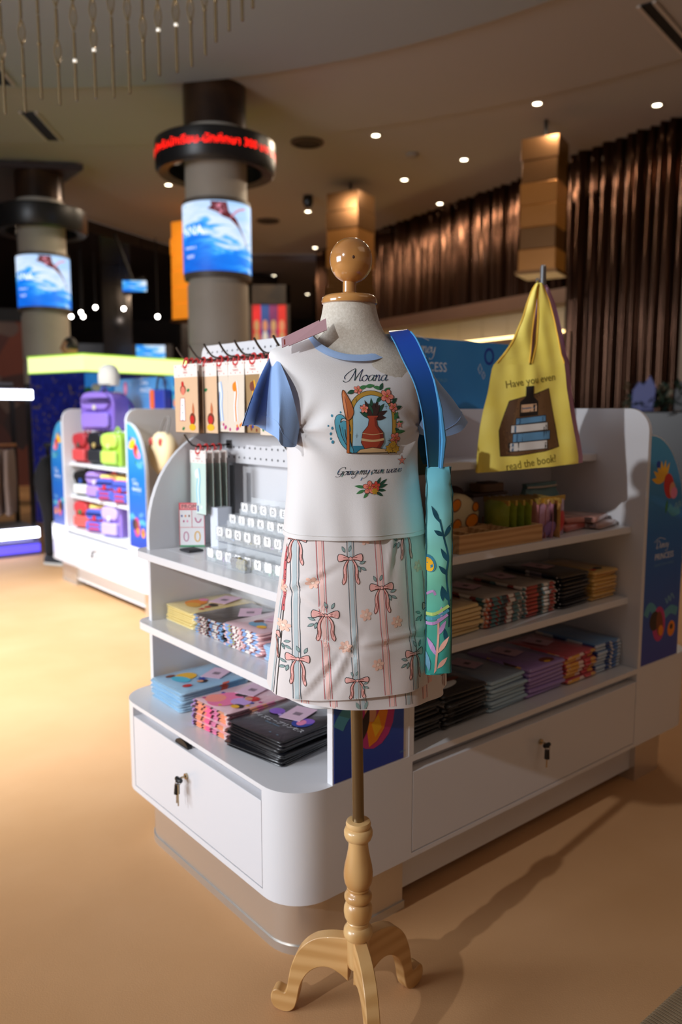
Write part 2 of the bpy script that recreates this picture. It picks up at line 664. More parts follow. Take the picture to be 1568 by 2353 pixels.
def curtain(s0, s1, z0, z1, out, label, seed):
    r = random.Random(seed)
    n = int((s1 - s0) / 0.022)
    ph = [r.uniform(0, 6) for _ in range(4)]
    rows = []
    for z in (z0, lerp(z0, z1, .33), lerp(z0, z1, .66), z1):
        row = []
        for i in range(n + 1):
            s = lerp(s0, s1, i / n)
            w = 0.05 * sin(s * 38 + 1.5 * sin(s * 3.1 + ph[0])) + 0.025 * sin(s * 15 + ph[1]) + 0.012 * sin(s * 71 + ph[2] + z * 0.4)
            row.append(wall_pt(s, out + w, z))
        rows.append(row)
    b = MB()
    b.loft(rows, False)
    o = b.build('curtain', M_CURT, smooth=180)
    tag(o, label, 'curtain')


curtain(1.35, 8.6, 2.86, 4.5, -0.12, 'long brown pleated curtain high on the wall behind the mannequin head', 1)
curtain(-0.35, 1.62, 0.0, 4.5, 0.05, 'full-height dark brown curtain to the right of the yellow bag', 2)
curtain(-3.6, -0.35, 4.14, 4.5, 0.02, 'short dark curtain strip along the ceiling above the pale wall panel', 3)
b = MB()
rg = [wall_pt(1.5, 0.02, 0), wall_pt(8.6, 0.02, 0), wall_pt(8.6, -0.3, 0), wall_pt(1.5, -0.3, 0)]
b.loft([[p + Vector((0, 0, 2.70)) for p in rg], [p + Vector((0, 0, 2.88)) for p in rg]], True, True)
structure(b.build('trim_1', mat('brown_beam', '#4a3022', 0.5), smooth=0))
b = MB()
for k in range(12):
    s = 1.5 + k * 0.58
    rg = [wall_pt(s, -0.42, 0), wall_pt(s + .57, -0.42, 0), wall_pt(s + .57, -0.48, 0), wall_pt(s, -0.48, 0)]
    b.loft([[p + Vector((0, 0, 2.30)) for p in rg], [p + Vector((0, 0, 2.72)) for p in rg]], True, True)
o = b.build('alcove_panel', mat('alcove_grey', '#a79f95', 0.6), smooth=0)
structure(o)
b = MB()
rg = [wall_pt(1.5, 0.05, 0), wall_pt(8.6, 0.05, 0), wall_pt(8.6, -0.5, 0), wall_pt(1.5, -0.5, 0)]
b.loft([[p + Vector((0, 0, 0.0)) for p in rg], [p + Vector((0, 0, 2.30)) for p in rg]], True, True)
structure(b.build('wall_lower', mat('brown_cladding', '#5a4433', 0.55), smooth=0))
b = MB()
rg = [wall_pt(1.7, -0.10, 0), wall_pt(8.5, -0.10, 0), wall_pt(8.5, -0.16, 0), wall_pt(1.7, -0.16, 0)]
b.loft([[p + Vector((0, 0, 2.303)) for p in rg], [p + Vector((0, 0, 2.345)) for p in rg]], True, True)
o = b.build('strip_light', mat('warm_strip', '#ffe0a0', emit='#ffd890', es=5.0), smooth=0)
tag(o, 'warm glowing strip light in the alcove under the long curtain', 'light')
b = MB()
rg = [wall_pt(-0.24, 0.16, 0), wall_pt(-3.2, 0.16, 0), wall_pt(-3.2, 0.1, 0), wall_pt(-0.24, 0.1, 0)]
b.loft([[p + Vector((0, 0, 0.0)) for p in rg], [p + Vector((0, 0, 4.17)) for p in rg]], True, True)
structure(b.build('wall_panel', mat('beige_panel', '#7d746a', 0.55, var=('#6a5f56', 0.7)), smooth=0))

# ------------------------------------------------------------------ downlights, vents, camera
M_LAMP = mat('lamp_glow', '#fff2d8', emit='#fff0d0', es=14)
M_LAMPC = mat('lamp_glow_cool', '#ffffff', emit='#fff6ee', es=16)
M_TRIM = mat('lamp_trim', '#b8b0a6', 0.5)


def downlight_mesh():
    b1, b2 = MB(), MB()
    b1.lathe([(0.068, 0), (0.068, -0.010), (0.044, -0.010), (0.044, 0)], 20)
    b2.lathe([(0.001, -0.006), (0.042, -0.006), (0.042, 0.0)], 20)
    return b1.mesh('trim', M_TRIM), b2.mesh('lamp', M_LAMP)


DLM = downlight_mesh()
DL = [(-2.48, 11.99, 4.5, 'left of the near column below its lettered ring'),
      (0.41, 9.9, 4.5, 'on the tray edge above the mannequin head'),
      (0.89, 11.73, 4.5, 'between two bronze pendant lamps, lower one'),
      (1.59, 10.82, 4.5, 'between two bronze pendant lamps, upper one'),
      (2.07, 8.91, 4.5, 'largest, above the nearest bronze pendant lamp'),
      (-0.54, 13.55, 4.5, 'just below the black dome camera'),
      (1.55, 13.05, 4.5, 'at the long curtain top, left of the nearest pendant'),
      (2.72, 10.6, 4.5, 'at the nearest pendant lamp top right corner'),
      (0.46, 14.75, 4.5, 'beside the middle pendant lamp at the curtain end'),
      (-0.52, 16.5, 4.5, 'at the far end of the long curtain'),
      (3.35, 8.95, 4.5, 'by the short curtain strip at upper right'),
      (3.05, 7.25, 4.465, 'beside the black slot at the upper right'),
      (-1.55, 19.0, 4.36, 'cool white, upper of two beyond the near column'),
      (-0.9, 22.0, 4.36, 'cool white, lower of two beyond the near column')]
for i, (x, y, z, where) in enumerate(DL):
    t = thing('downlight', 'round ceiling downlight ' + where, 'light', (x, y, z), 0, 'recessed ceiling downlights')
    put('trim', DLM[0], t)
    put('lamp', DLM[1], t)
for i, (x, y, z, w) in enumerate([(-4.8, 16.0, 3.27, 'left one of the bright pair between the columns'), (-4.3, 16.2, 3.27, 'right one of the bright pair between the columns'), (-5.15, 15.6, 3.05, 'lower left of three beside the far column'), (-5.02, 15.8, 3.15, 'uppermost of three beside the far column'), (-4.92, 15.6, 3.05, 'lower right of three beside the far column'),
                                  (-6.6, 15.6, 3.12, 'upper one at the left edge of the view'), (-6.6, 15.7, 3.0, 'lower one at the left edge of the view'), (-3.5, 15.6, 3.05, 'bluish one just left of the near column')]):
    bb = MB()
    bb.ball((0, 0, 0), 0.035, n=10, m=6)
    t = thing('spot_lamp', 'small far-hall spot lamp, ' + w, 'light', (x, y, z), 0, 'spot lamps in the far hall')
    bb.build('lamp', M_LAMPC, t)
    bb = MB()
    bb.tube([(0, 0, 0.03), (0, 0, (4.5 if x > -3.6 else 4.3) - z)], 0.012, 6)
    bb.build('rod', M_BLACK, t)


def speaker(x, y, r, label):
    t = thing('ceiling_speaker', label, 'speaker', (x, y, 4.5))
    bb = MB()
    bb.lathe([(r, 0), (r, -0.02), (r * .8, -0.025), (r * .8, 0)], 24)
    bb.build('rim', mat('speaker_rim', '#4a4038', .5), t)
    bb = MB()
    bb.lathe([(0.01, -0.012), (r * .8, -0.012), (r * .8, 0)], 24)
    bb.build('grille', mat('speaker_grille', '#2a2420', .7), t)


speaker(-0.41, 10.15, 0.20, 'dark round ceiling speaker to the right of the red lettered ring')
speaker(-1.25, 14.2, 0.20, 'dark round ceiling speaker far back, above the red posters')
t = thing('dome_camera', 'small black dome camera hanging from the ceiling', 'camera', (-0.5, 12.6, 4.5))
bb = MB()
bb.lathe([(0.07, 0), (0.08, -0.06), (0.08, -0.10), (0.05, -0.17), (0.005, -0.19)], 18)
bb.build('dome', mat('camera_black', '#101012', 0.2), t)
t = thing('smoke_detector', 'small pale smoke detector on the ceiling right of the mannequin head', 'detector', (0.9, 10.6, 4.5))
bb = MB()
bb.lathe([(0.08, 0), (0.08, -0.03), (0.05, -0.05), (0.005, -0.05)], 18)
bb.build('body', mat('detector_body', '#8f8880', 0.5), t)


def slot(x0, y0, x1, y1, w, z, label):
    d = Vector((x1 - x0, y1 - y0, 0))
    t = thing('ceiling_slot', label, 'vent', (x0, y0, z), math.atan2(d.y, d.x))
    b1 = MB()
    b1.box(0, d.length, -w / 2, w / 2, -0.012, 0)
    b1.build('recess', M_BLACK, t, 0)
    b1 = MB()
    for yy in (-w / 2 - 0.03, w / 2):
        b1.box(0, d.length, yy, yy + 0.03, -0.02, 0)
    b1.build('edge', M_TRIM, t, 0)


slot(-3.36, 9.05, -3.40, 9.95, 0.14, 4.465, 'black slot vent in the ceiling at the upper left')
slot(-3.15, 6.9, -3.25, 8.2, 0.14, 4.42, 'black slot vent in the ceiling nearer than the other left slot')
slot(3.10, 7.58, 2.40, 6.74, 0.09, 4.465, 'black slot vent in the ceiling at the upper right corner')


# ------------------------------------------------------------------ columns with LED screens
def screen_mat(name, z0):
    m = bpy.data.materials.new(name)
    m.use_nodes = True
    nt = m.node_tree
    b = nt.nodes['Principled BSDF']
    tc = nt.nodes.new('ShaderNodeTexCoord')
    mp = nt.nodes.new('ShaderNodeMapping')
    mp.inputs['Rotation'].default_value = (0, radians(-38), 0)
    mp.inputs['Scale'].default_value = (1.6, 2, 7)
    n = nt.nodes.new('ShaderNodeTexNoise')
    n.inputs['Scale'].default_value = 1.9
    n.inputs['Detail'].default_value = 5
    n.inputs['Distortion'].default_value = 0.7
    sx = nt.nodes.new('ShaderNodeSeparateXYZ')
    ma = nt.nodes.new('ShaderNodeMath')       # height along the wave slope
    ma.operation = 'MULTIPLY_ADD'
    ma.inputs[1].default_value = 0.55
    md = nt.nodes.new('ShaderNodeMath')
    md.operation = 'MULTIPLY_ADD'
    md.inputs[1].default_value = 1.1
    r = nt.nodes.new('ShaderNodeValToRGB')
    e = r.color_ramp.elements
    e[0].position, e[0].color = 0.0, H('#0a5fd8')
    e[1].position, e[1].color = 1.0, H('#a8d2ff')
    for p, c in ((0.38, '#0f7df0'), (0.50, '#3fb0f5'), (0.60, '#dfeeff'), (0.78, '#c2dcff')):
        x = e.new(p)
        x.color = H(c)
    nt.links.new(tc.outputs['Object'], mp.inputs['Vector'])
    nt.links.new(mp.outputs['Vector'], n.inputs['Vector'])
    nt.links.new(tc.outputs['Object'], sx.inputs['Vector'])
    nt.links.new(sx.outputs['X'], ma.inputs[0])
    nt.links.new(sx.outputs['Z'], ma.inputs[2])
    sb = nt.nodes.new('ShaderNodeMath')
    sb.operation = 'SUBTRACT'
    sb.inputs[1].default_value = z0
    nt.links.new(ma.outputs['Value'], sb.inputs[0])
    nt.links.new(sb.outputs['Value'], md.inputs[0])
    nt.links.new(n.outputs['Fac'], md.inputs[2])
    nt.links.new(md.outputs['Value'], r.inputs['Fac'])
    nt.links.new(r.outputs['Color'], b.inputs['Emission Color'])
    b.inputs['Emission Strength'].default_value = 1.0
    b.inputs['Base Color'].default_value = (0.01, 0.01, 0.02, 1)
    return m


M_SCREEN = screen_mat('led_wave_screen', 2.98)
M_COLB = mat('column_stone', '#b3aca1', 0.6, var=('#a8a094', 2.0))
M_RING = mat('ring_black', '#1a1b1e', 0.35)
M_RED = mat('led_red', '#ff2010', emit='#ff1a10', es=2.2)
M_SCRW = mat('screen_white', '#ffffff', emit='#eef4ff', es=1.0)
M_SCRB = mat('screen_brown', '#502028', emit='#5a2026', es=0.9)
M_SCRP = mat('screen_pink', '#c08090', emit='#c07a90', es=0.9)


def column(x, y, label, ring_text):
    t = thing('column', label, 'column', (x, y, 0))
    r = 0.31
    bb = MB()
    bb.lathe([(r, 0), (r, 1.93), (r - .012, 1.93), (r - .012, 1.96), (r, 1.96), (r, 2.55), (r - .015, 2.55), (r - .015, 2.60), (r, 2.60), (r, 4.06)], 48)
    bb.build('shaft', M_COLB, t, 30)
    bb = MB()
    bb.lathe([(r + .004, 4.06), (r + .004, 4.5)], 48)
    bb.build('cap', mat('column_cap', '#4a3526', 0.3, 0.5, var=('#2d2320', 3)), t, 30)
    bb = MB()
    bb.lathe([(r + .035, 2.66), (r + .035, 3.32), (r, 3.32)], 64)
    sc = bb.build('screen', M_SCREEN, t, 30)
    sc.location = (0, 0, 0)
    bb = MB()
    bb.lathe([(r, 2.60), (r + .03, 2.60), (r + .035, 2.655), (r, 2.655)], 48)
    bb.lathe([(r, 3.32), (r + .03, 3.325), (r + .03, 3.36), (r, 3.36)], 48)
    bb.build('band', mat('column_band', '#5a534c', 0.5), t, 30)
    # lettered ring
    bb = MB()
    R = 0.60
    n = 72
    prof = [(R - .13, 3.66), (R - .03, 3.64), (R, 3.68), (R, 3.93), (R - .03, 3.95), (R - .13, 3.95), (R - .13, 3.66)]
    bb.loft([[(q * cos(2 * pi * k / n), q * sin(2 * pi * k / n), z) for k in range(n)] for q, z in prof], True, False)
    ring = bb.build('led_ring', M_RING, t, 40)
    bb = MB()
    for k in range(4):
        a = pi / 4 + k * pi / 2
        bb.tube([((r - .02) * cos(a), (r - .02) * sin(a), 3.82), ((R - .1) * cos(a), (R - .1) * sin(a), 3.82)], 0.02, 6)
    bb.build('bracket', M_RING, ring, 40)
    cyl = lambda rad, a0: (lambda px, py, d: Vector(((rad + d) * cos(a0 + px / rad), (rad + d) * sin(a0 + px / rad), py)))
    a0 = math.atan2(-y, -x)
    if ring_text:
        p = Print()
        p.text(ring_text, 0.0, 3.775, 0.105, M_RED)
        p.build('lettering', ring, cyl(R, a0), 0.06, base=0.004)
    p = Print()
    p.poly([(-0.06, 3.31), (.10, 3.31), (.12, 3.22), (.20, 3.16), (.26, 3.06), (.34, 2.93), (.36, 2.86), (.30, 2.98), (.22, 3.08), (.13, 3.15), (.06, 3.17), (0.0, 3.21), (-.09, 3.24), (-.05, 3.27)], M_SCRB)
    p.poly([(-.02, 3.30), (.07, 3.30), (.09, 3.22), (.03, 3.19), (-.01, 3.23)], M_SCRP)
    p.stroke([(.14, 3.17), (.22, 3.24), (.32, 3.27)], .018, M_SCRP)
    p.text('ANA', -.27, 3.00, .13, M_SCRW)
    p.text('MOANA 2', -.30, 2.87, .035, M_SCRW)
    p.text('NOV', -.30, 2.78, .05, M_SCRW)
    p.build('picture', sc, cyl(r + .035, a0), 0.06, base=0.004)
    return t


column(-1.265, 8.45, 'round grey column with a wave-pattern screen and a red lettered black ring, the nearer of two', 'ตั๋วหนัง สำหรับนักเรียน-นักศึกษา 300 บาท ราคาพิเศษ')
column(-4.05, 11.2, 'round grey column with a wave-pattern screen at the far left behind the kiosk', None)

# ------------------------------------------------------------------ bronze pendant lamps
M_BRZ = mat('bronze_panel', '#64482e', 0.28, 0.85, bump=60, bstr=0.05, emit='#ff9a3a', es=0.012, var=('#5e4228', 1.3))
M_BRZ2 = mat('bronze_panel_bright', '#785434', 0.28, 0.85, emit='#ff9a38', es=0.06, var=('#74502c', 1.3))
M_BRZG = mat('lamp_orange', '#d8862a', 0.4, 0.3, emit='#ff9422', es=0.55, var=('#b56a1c', 2))


def pendant(x, y, z0, z1, w, mats, label):
    t = thing('pendant_lamp', label, 'lamp', (x, y, 0), radians(-30.2))
    n = 6
    r = random.Random(int(y * 10))
    for k in range(n):
        a, c = lerp(z0, z1, k / n), lerp(z0, z1, (k + 1) / n)
        e = r.uniform(-0.012, 0.012)
        bb = MB()
        bb.box(-w / 2 - e, w / 2 + e, -w / 2 - e, w / 2 + e, a + 0.004, c - 0.004)
        bb.build('shade_panel', mats[k % len(mats)], t, 0, 0.004)
    bb = MB()
    bb.tube([(0, 0, z1 - .01), (0, 0, 4.5)], 0.02, 8)
    bb.build('rod', M_BLACK, t)
    bb = MB()
    bb.box(-w / 2 - .03, w / 2 + .03, -w / 2 - .03, w / 2 + .03, z0 - .035, z0 + .004)
    bb.build('bottom_rim', M_BRZ, t, 0, 0.005)


pendant(2.29, 9.4, 2.84, 4.27, 0.42, [M_BRZ2, M_BRZ, M_BRZ2, M_BRZ2, M_BRZ, M_BRZ], 'square bronze pendant lamp, nearest one, behind the top of the yellow bag')
pendant(0.14, 11.9, 2.80, 4.33, 0.50, [M_BRZ, M_BRZ, M_BRZ2, M_BRZ2, M_BRZ, M_BRZ], 'square bronze pendant lamp right behind the wooden mannequin head')
pendant(-2.42, 13.5, 2.75, 4.3, 0.50, [M_BRZG], 'orange glowing pendant lamp half hidden by the near column')

# ------------------------------------------------------------------ crystal chandelier strings
M_CRY = mat('crystal_amber', '#8d7a58', 0.15, 0.5, coat=0.3)
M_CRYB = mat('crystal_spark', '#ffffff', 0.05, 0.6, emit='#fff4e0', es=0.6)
t = thing('chandelier', 'crystal chandelier of long beaded strings hanging at the top left', 'chandelier', (-1.6, 4.4, 4.42))
b = MB()
b.lathe([(1.5, 0), (1.5, -0.05), (1.35, -0.06), (1.3, 0)], 48)
b.build('canopy_ring', mat('chandelier_ring', '#8f7a55', 0.3, 0.8), t)

for k in range(17):
    # the strings hang on a gentle arc; each ends lower towards the left
    xx = [-1.653, -1.564, -1.476, -1.375, -1.291, -1.206, -1.123, -1.039, -0.957, -0.883, -0.804, -0.735, -0.662, -0.604, -0.541, -0.481, -0.43][k]
    yy = 4.15 + 0.03 * sin(k * 1.3)
    zb = [2.739, 2.756, 2.814, 2.774, 2.79, 2.814, 2.828, 2.838, 2.885, 2.909, 2.937, 2.971, 3.013, 3.059, 3.114, 3.175, 3.238][k]
    r = random.Random(k)
    bb = MB()
    L = r.uniform(.16, .26)
    bb.tube([(xx + 1.6, yy - 4.4, zb - 4.42), (xx + 1.6, yy - 4.4, zb + L - 4.42)], 0.0075, 6)
    z = zb + L
    bb.tube([(xx + 1.6, yy - 4.4, z - 4.42), (xx + 1.6, yy - 4.4, -0.04)], 0.0025, 5)
    while z < 4.1:
        s = r.choice((0, 1, 1))
        if s:
            for sg in (-1, 1):
                bb.tube([(xx + 1.6 + sg * q, yy - 4.4, z + h - 4.42) for q, h in ((0.002, 0), (.012, .03), (.016, .06), (.012, .09), (.002, .12))], 0.004, 5)
            z += .125
        else:
            bb.tube([(xx + 1.6, yy - 4.4, z - 4.42), (xx + 1.6, yy - 4.4, z + .13 - 4.42)], 0.0075, 6)
            z += .14
    st = bb.build('crystal_string', M_CRY, t)
    bb = MB()
    bb.ball((xx + 1.6, yy - 4.4, zb + L - 4.42), 0.011, n=8, m=6)
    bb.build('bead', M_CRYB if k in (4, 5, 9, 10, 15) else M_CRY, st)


# ------------------------------------------------------------------ white display islands
M_WHITE = mat('white_laminate', '#dfe0e4', 0.28, coat=0.25)
M_WHITE2 = mat('white_drawer', '#dcdde2', 0.25, coat=0.3)
M_EDGE = mat('panel_edge', '#d8cfc6', 0.5)
M_STEEL = mat('brushed_steel', '#dcd5cc', 0.32, 0.8, bump=160, bstr=0.05)
M_STEEL2 = mat('steel_trim', '#cfcfce', 0.3, 0.8)
M_KEYB = mat('key_black', '#111113', 0.35)
M_KEYM = mat('key_metal', '#b9a788', 0.25, 1.0)
M_HOLE = mat('peg_hole_dark', '#4c4c50', 0.9)
M_CHROME = mat('chrome', '#d8dade', 0.08, 1.0)


def grad_blue():
    m = bpy.data.materials.new('poster_blue')
    m.use_nodes = True
    nt = m.node_tree
    b = nt.nodes['Principled BSDF']
    b.inputs['Roughness'].default_value = 0.35
    tc = nt.nodes.new('ShaderNodeTexCoord')
    sx = nt.nodes.new('ShaderNodeSeparateXYZ')
    mr = nt.nodes.new('ShaderNodeMapRange')
    mr.inputs['From Min'].default_value = 0.45
    mr.inputs['From Max'].default_value = 1.25
    r = nt.nodes.new('ShaderNodeValToRGB')
    e = r.color_ramp.elements
    e[0].position, e[0].color = 0, H('#1a3fa8')
    e[1].position, e[1].color = 1, H('#4aa5cf')
    x = e.new(0.55)
    x.color = H('#1e6fbe')
    nt.links.new(tc.outputs['Object'], sx.inputs['Vector'])
    nt.links.new(sx.outputs['Z'], mr.inputs['Value'])
    nt.links.new(mr.outputs['Result'], r.inputs['Fac'])
    nt.links.new(r.outputs['Color'], b.inputs['Base Color'])
    MATS['poster_blue'] = m
    return m


M_PBLUE = grad_blue()
M_SIGN = mat('sign_blue', '#2d80c4', 0.4, var=('#3a93cf', 2.0))
M_PW = mat('print_white', '#eef3f6', 0.4)
M_PWS = mat('print_softblue', '#6fa6c4', 0.4)
M_PTEAL = mat('print_teal', '#4e9fb8', 0.4)
M_PMAG = mat('print_magenta', '#c0327c', 0.4)
M_PPINK = mat('print_pink', '#ee8ab4', 0.4)
M_PORG = mat('print_orange', '#f08a1c', 0.4)
M_PYEL = mat('print_yellow', '#f2b824', 0.4)
M_PRED = mat('print_red', '#cc2a26', 0.4)
M_PGRN = mat('print_green', '#2f7d4c', 0.4)
M_PNAVY = mat('print_navy', '#173a9c', 0.4)
M_PDARK = mat('print_dark', '#2c1a1c', 0.4)
M_PSKIN = mat('print_peach', '#e0a07a', 0.4)
M_PBRN = mat('print_brown', '#7c3c26', 0.4)


def logo(p, cx, z, s, tagline=True):
    """brand lettering: script word, capitals, small tag line"""
    w = 4.6 * s * 0.55
    p.script('Disney', cx - w * 0.78, z + 1.35 * s, 0.46 * s, M_PW, 0.17, 0.12, 0.95)
    p.stroke([(cx - w * .95, z + 2.1 * s), (cx - w * .5, z + 2.55 * s), (cx + w * .05, z + 2.25 * s)], .05 * s, M_PW)
    p.text('PRINCESS', cx, z, 1.0 * s, M_PW)
    if tagline:
        p.text('CREATE YOUR WORLD', cx, z - 0.75 * s, 0.36 * s, M_PWS, sx=1.15)


def side_panel_print(p, flip=False, low=True):
    """generic party-coloured motifs of the tall blue panels (about 0.24 wide, 0.45 - 1.21 high), x from 0"""
    X = (lambda x: 0.243 - x) if flip else (lambda x: x)
    q = lambda pts: [(X(a), b) for a, b in pts]
    # upper motif: golden shell spray with a red and pink blossom
    for k in range(6):
        p.poly(q(leaf(.085, 1.06, .075, .012, radians(60 + k * 22))), M_PYEL)
    p.poly(q(ell(.125, 1.045, .032, .045, .4)), M_PRED)
    p.poly(q(ell(.15, 1.03, .02, .028, .2)), M_PSKIN)
    p.poly(q(ell(.16, 1.02, .022, .02, 0)), M_PPINK)
    p.poly(q(leaf(.12, 1.0, .05, .01, radians(-100))), M_PGRN)
    p.stroke(q([(.13, .975), (.16, .955), (.19, .958), (.205, .962)]), .03, M_PTEAL)
    p.stroke(q([(.17, .965), (.18, .985), (.19, .965), (.2, .99), (.21, .97), (.22, .995)]), .006, M_PWS)
    p.poly(q(ell(.05, 1.12, .012, .012)), M_PNAVY)
    if low:
        p.stroke(q([(.016, .615), (.04, .645), (.075, .62), (.085, .57)]), .03, M_PTEAL)
        p.stroke(q([(.14, .60), (.18, .615), (.225, .60)]), .03, M_PTEAL)
        p.stroke(q([(.14, .66), (.155, .64), (.16, .665), (.175, .645), (.18, .67), (.20, .65)]), .006, M_PWS)
        p.poly(q(ell(.105, .575, .042, .062, 0.1)), M_PMAG)
        p.poly(q(ell(.075, .59, .032, .034)), M_PDARK)
        p.poly(q(ell(.11, .575, .022, .045, .2)), M_PBRN)
        p.poly(q(ell(.12, .55, .016, .02, .4)), M_PORG)
        p.poly(q(ell(.19, .545, .025, .028)), M_PORG)
        p.poly(q(ell(.19, .552, .01, .01)), M_PDARK)


def near_panel_print(p):
    """generic flower-and-feather bouquet of the near end panel (its lower half is what shows)"""
    p.stroke([(.016, .575), (.04, .605), (.10, .635), (.16, .64)], .034, M_PTEAL)
    p.stroke([(.15, .70), (.19, .735), (.225, .737)], .026, M_PWS)
    p.stroke([(.025, .66), (.032, .635), (.045, .672), (.053, .64), (.066, .676), (.074, .645), (.09, .68)], .006, M_PWS)
    p.poly(ell(.125, .58, .068, .082), M_PMAG)
    for k, (a, c) in enumerate([(0, M_PPINK), (25, M_PPINK), (48, M_PPINK), (70, M_PPINK), (95, M_PPINK), (120, M_PORG), (-28, M_PPINK), (-62, M_PPINK), (145, M_PPINK), (172, M_PPINK)]):
        p.poly(leaf(.165, .645, .075 if k < 5 else .06, .012, radians(a)), c)
    for k, c in enumerate([M_PORG, M_PBRN, M_PW, M_PYEL, M_PRED, M_PTEAL]):
        p.stroke([(.145 + .002 * k, .625 + .006 * k), (.185 + .004 * k, .665 + .008 * k)], .008, c)
    p.poly(ell(.115, .59, .018, .026, .2), M_PSKIN)
    p.poly([(.10, .57), (.125, .565), (.15, .60), (.165, .61), (.17, .58), (.158, .54), (.135, .515), (.11, .505)], M_PORG)
    p.poly([(.118, .56), (.14, .58), (.15, .545), (.13, .525)], M_PYEL)
    p.poly(leaf(.08, .52, .09, .016, radians(70)), M_PDARK)
    p.text('DISNEY', .222, .462, .006, M_PWS)


def base_box(b, u0, u1, hole=None, rl=0, rr=0, W=.89, z0=.17, z1=.443, end=None):
    """cabinet body; hole = (h0,h1,z0,z1) recess in the long front; end = (v0,v1,z0,z1) recess in the u0 end face"""
    r = .105
    pts = []
    if rr == 0:
        right = [(u1, 0), (u1, W)]
    else:
        right = [(u1 - r + r * sin(a), r - r * cos(a)) for a in [pi / 2 * i / 10 for i in range(11)]] + [(u1 - r + r * cos(a), W - r + r * sin(a)) for a in [pi / 2 * i / 10 for i in range(11)]]
    if rl == 0:
        left = [(u0, W), (u0, 0)]
    else:
        left = [(u0 + r - r * sin(a), W - r + r * cos(a)) for a in [pi / 2 * i / 10 for i in range(11)]] + [(u0 + r - r * cos(a), r - r * sin(a)) for a in [pi / 2 * i / 10 for i in range(11)]]
    loop = right + left
    n = len(loop)
    b.add([(x, y, z0) for x, y in loop], [tuple(range(n))[::-1]])
    b.add([(x, y, z1) for x, y in loop], [tuple(range(n))])
    for i in range(n):
        a, c = loop[i], loop[(i + 1) % n]
        h = None
        if hole and a[1] < 1e-6 and c[1] < 1e-6 and i == n - 1:
            h, ax = hole, 'u'
        if end and abs(a[0] - u0) < 1e-6 and abs(c[0] - u0) < 1e-6 and rl:
            h, ax = end, 'v'
        if not h:
            b.add([(a[0], a[1], z0), (c[0], c[1], z0), (c[0], c[1], z1), (a[0], a[1], z1)], [(0, 1, 2, 3)])
            continue
        h0, h1, y0, y1 = h
        D = 0.035
        if ax == 'u':
            P = lambda s, z, d: (s, d, z)
            e0, e1 = a[0], c[0]
        else:
            P = lambda s, z, d: (u0 + d, s, z)
            e0, e1 = c[1], a[1]

        def quad(s0, s1, q0, q1):
            b.add([P(s0, q0, 0), P(s1, q0, 0), P(s1, q1, 0), P(s0, q1, 0)], [(0, 1, 2, 3)])
        quad(e0, h0, z0, z1)
        quad(h1, e1, z0, z1)
        quad(h0, h1, z0, y0)
        quad(h0, h1, y1, z1)
        b.add([P(h0, y0, D), P(h1, y0, D), P(h1, y1, D), P(h0, y1, D)], [(0, 1, 2, 3)])
        for s0, q0, s1, q1 in ((h0, y0, h1, y0), (h1, y0, h1, y1), (h1, y1, h0, y1), (h0, y1, h0, y0)):
            b.add([P(s0, q0, 0), P(s1, q1, 0), P(s1, q1, D), P(s0, q0, D)], [(0, 1, 2, 3)])


def keyset(parent, P, two):
    """lock cylinder and a key with a spare on its ring; P maps (along, up, out)"""
    b = MB()
    b.tube([P(0, 0, -.002), P(0, 0, .006)], .008, 12)
    b.build('lock', M_KEYM, parent)
    b = MB()
    c = [P(-.004, -.002, .006), P(-.004, -.002, .030), P(.004, .002, .030), P(.004, .002, .006)]
    b.tube([P(0, 0, .005), P(0, 0, .018)], .003, 8, 1)
    b.tube([P(-.012, -.003, .024), P(0, -.004, .026), P(.012, -.003, .024)], [.006, .008, .006], 8)
    b.tube([P(0, -.010 + .009 * sin(a), .026 + .009 * cos(a)) for a in [2 * pi * k / 12 for k in range(13)]], .0009, 5, 1)
    b.tube([P(-.003, -.016, .028), P(-.004, -.042, .029)], [.007, .008], 8)
    b.tube([P(-.004, -.042, .029), P(-.005, -.068, .029)], .0022, 6, 1)
    if two:
        b.tube([P(.006, -.012, .030), P(.009, -.070, .032)], .002, 6, 1)
    b.build('keys', [M_KEYB, M_KEYM], parent)


def arc_panel(u0, u1, ztop, zarc, zbot=.443):
    """outline in (u,z): vertical edge on the u0 side whose top rounds over towards u1"""
    pts = [(u1, zbot), (u1, ztop)]
    rx, rz = abs(u1 - u0), ztop - zarc
    sg = 1 if u1 > u0 else -1
    pts += [(u1 - sg * rx * sin(a), ztop - rz + rz * cos(a)) for a in [pi / 2 * k / 14 for k in range(1, 15)]]
    pts += [(u0, zbot)]
    return pts if sg > 0 else pts[::-1]


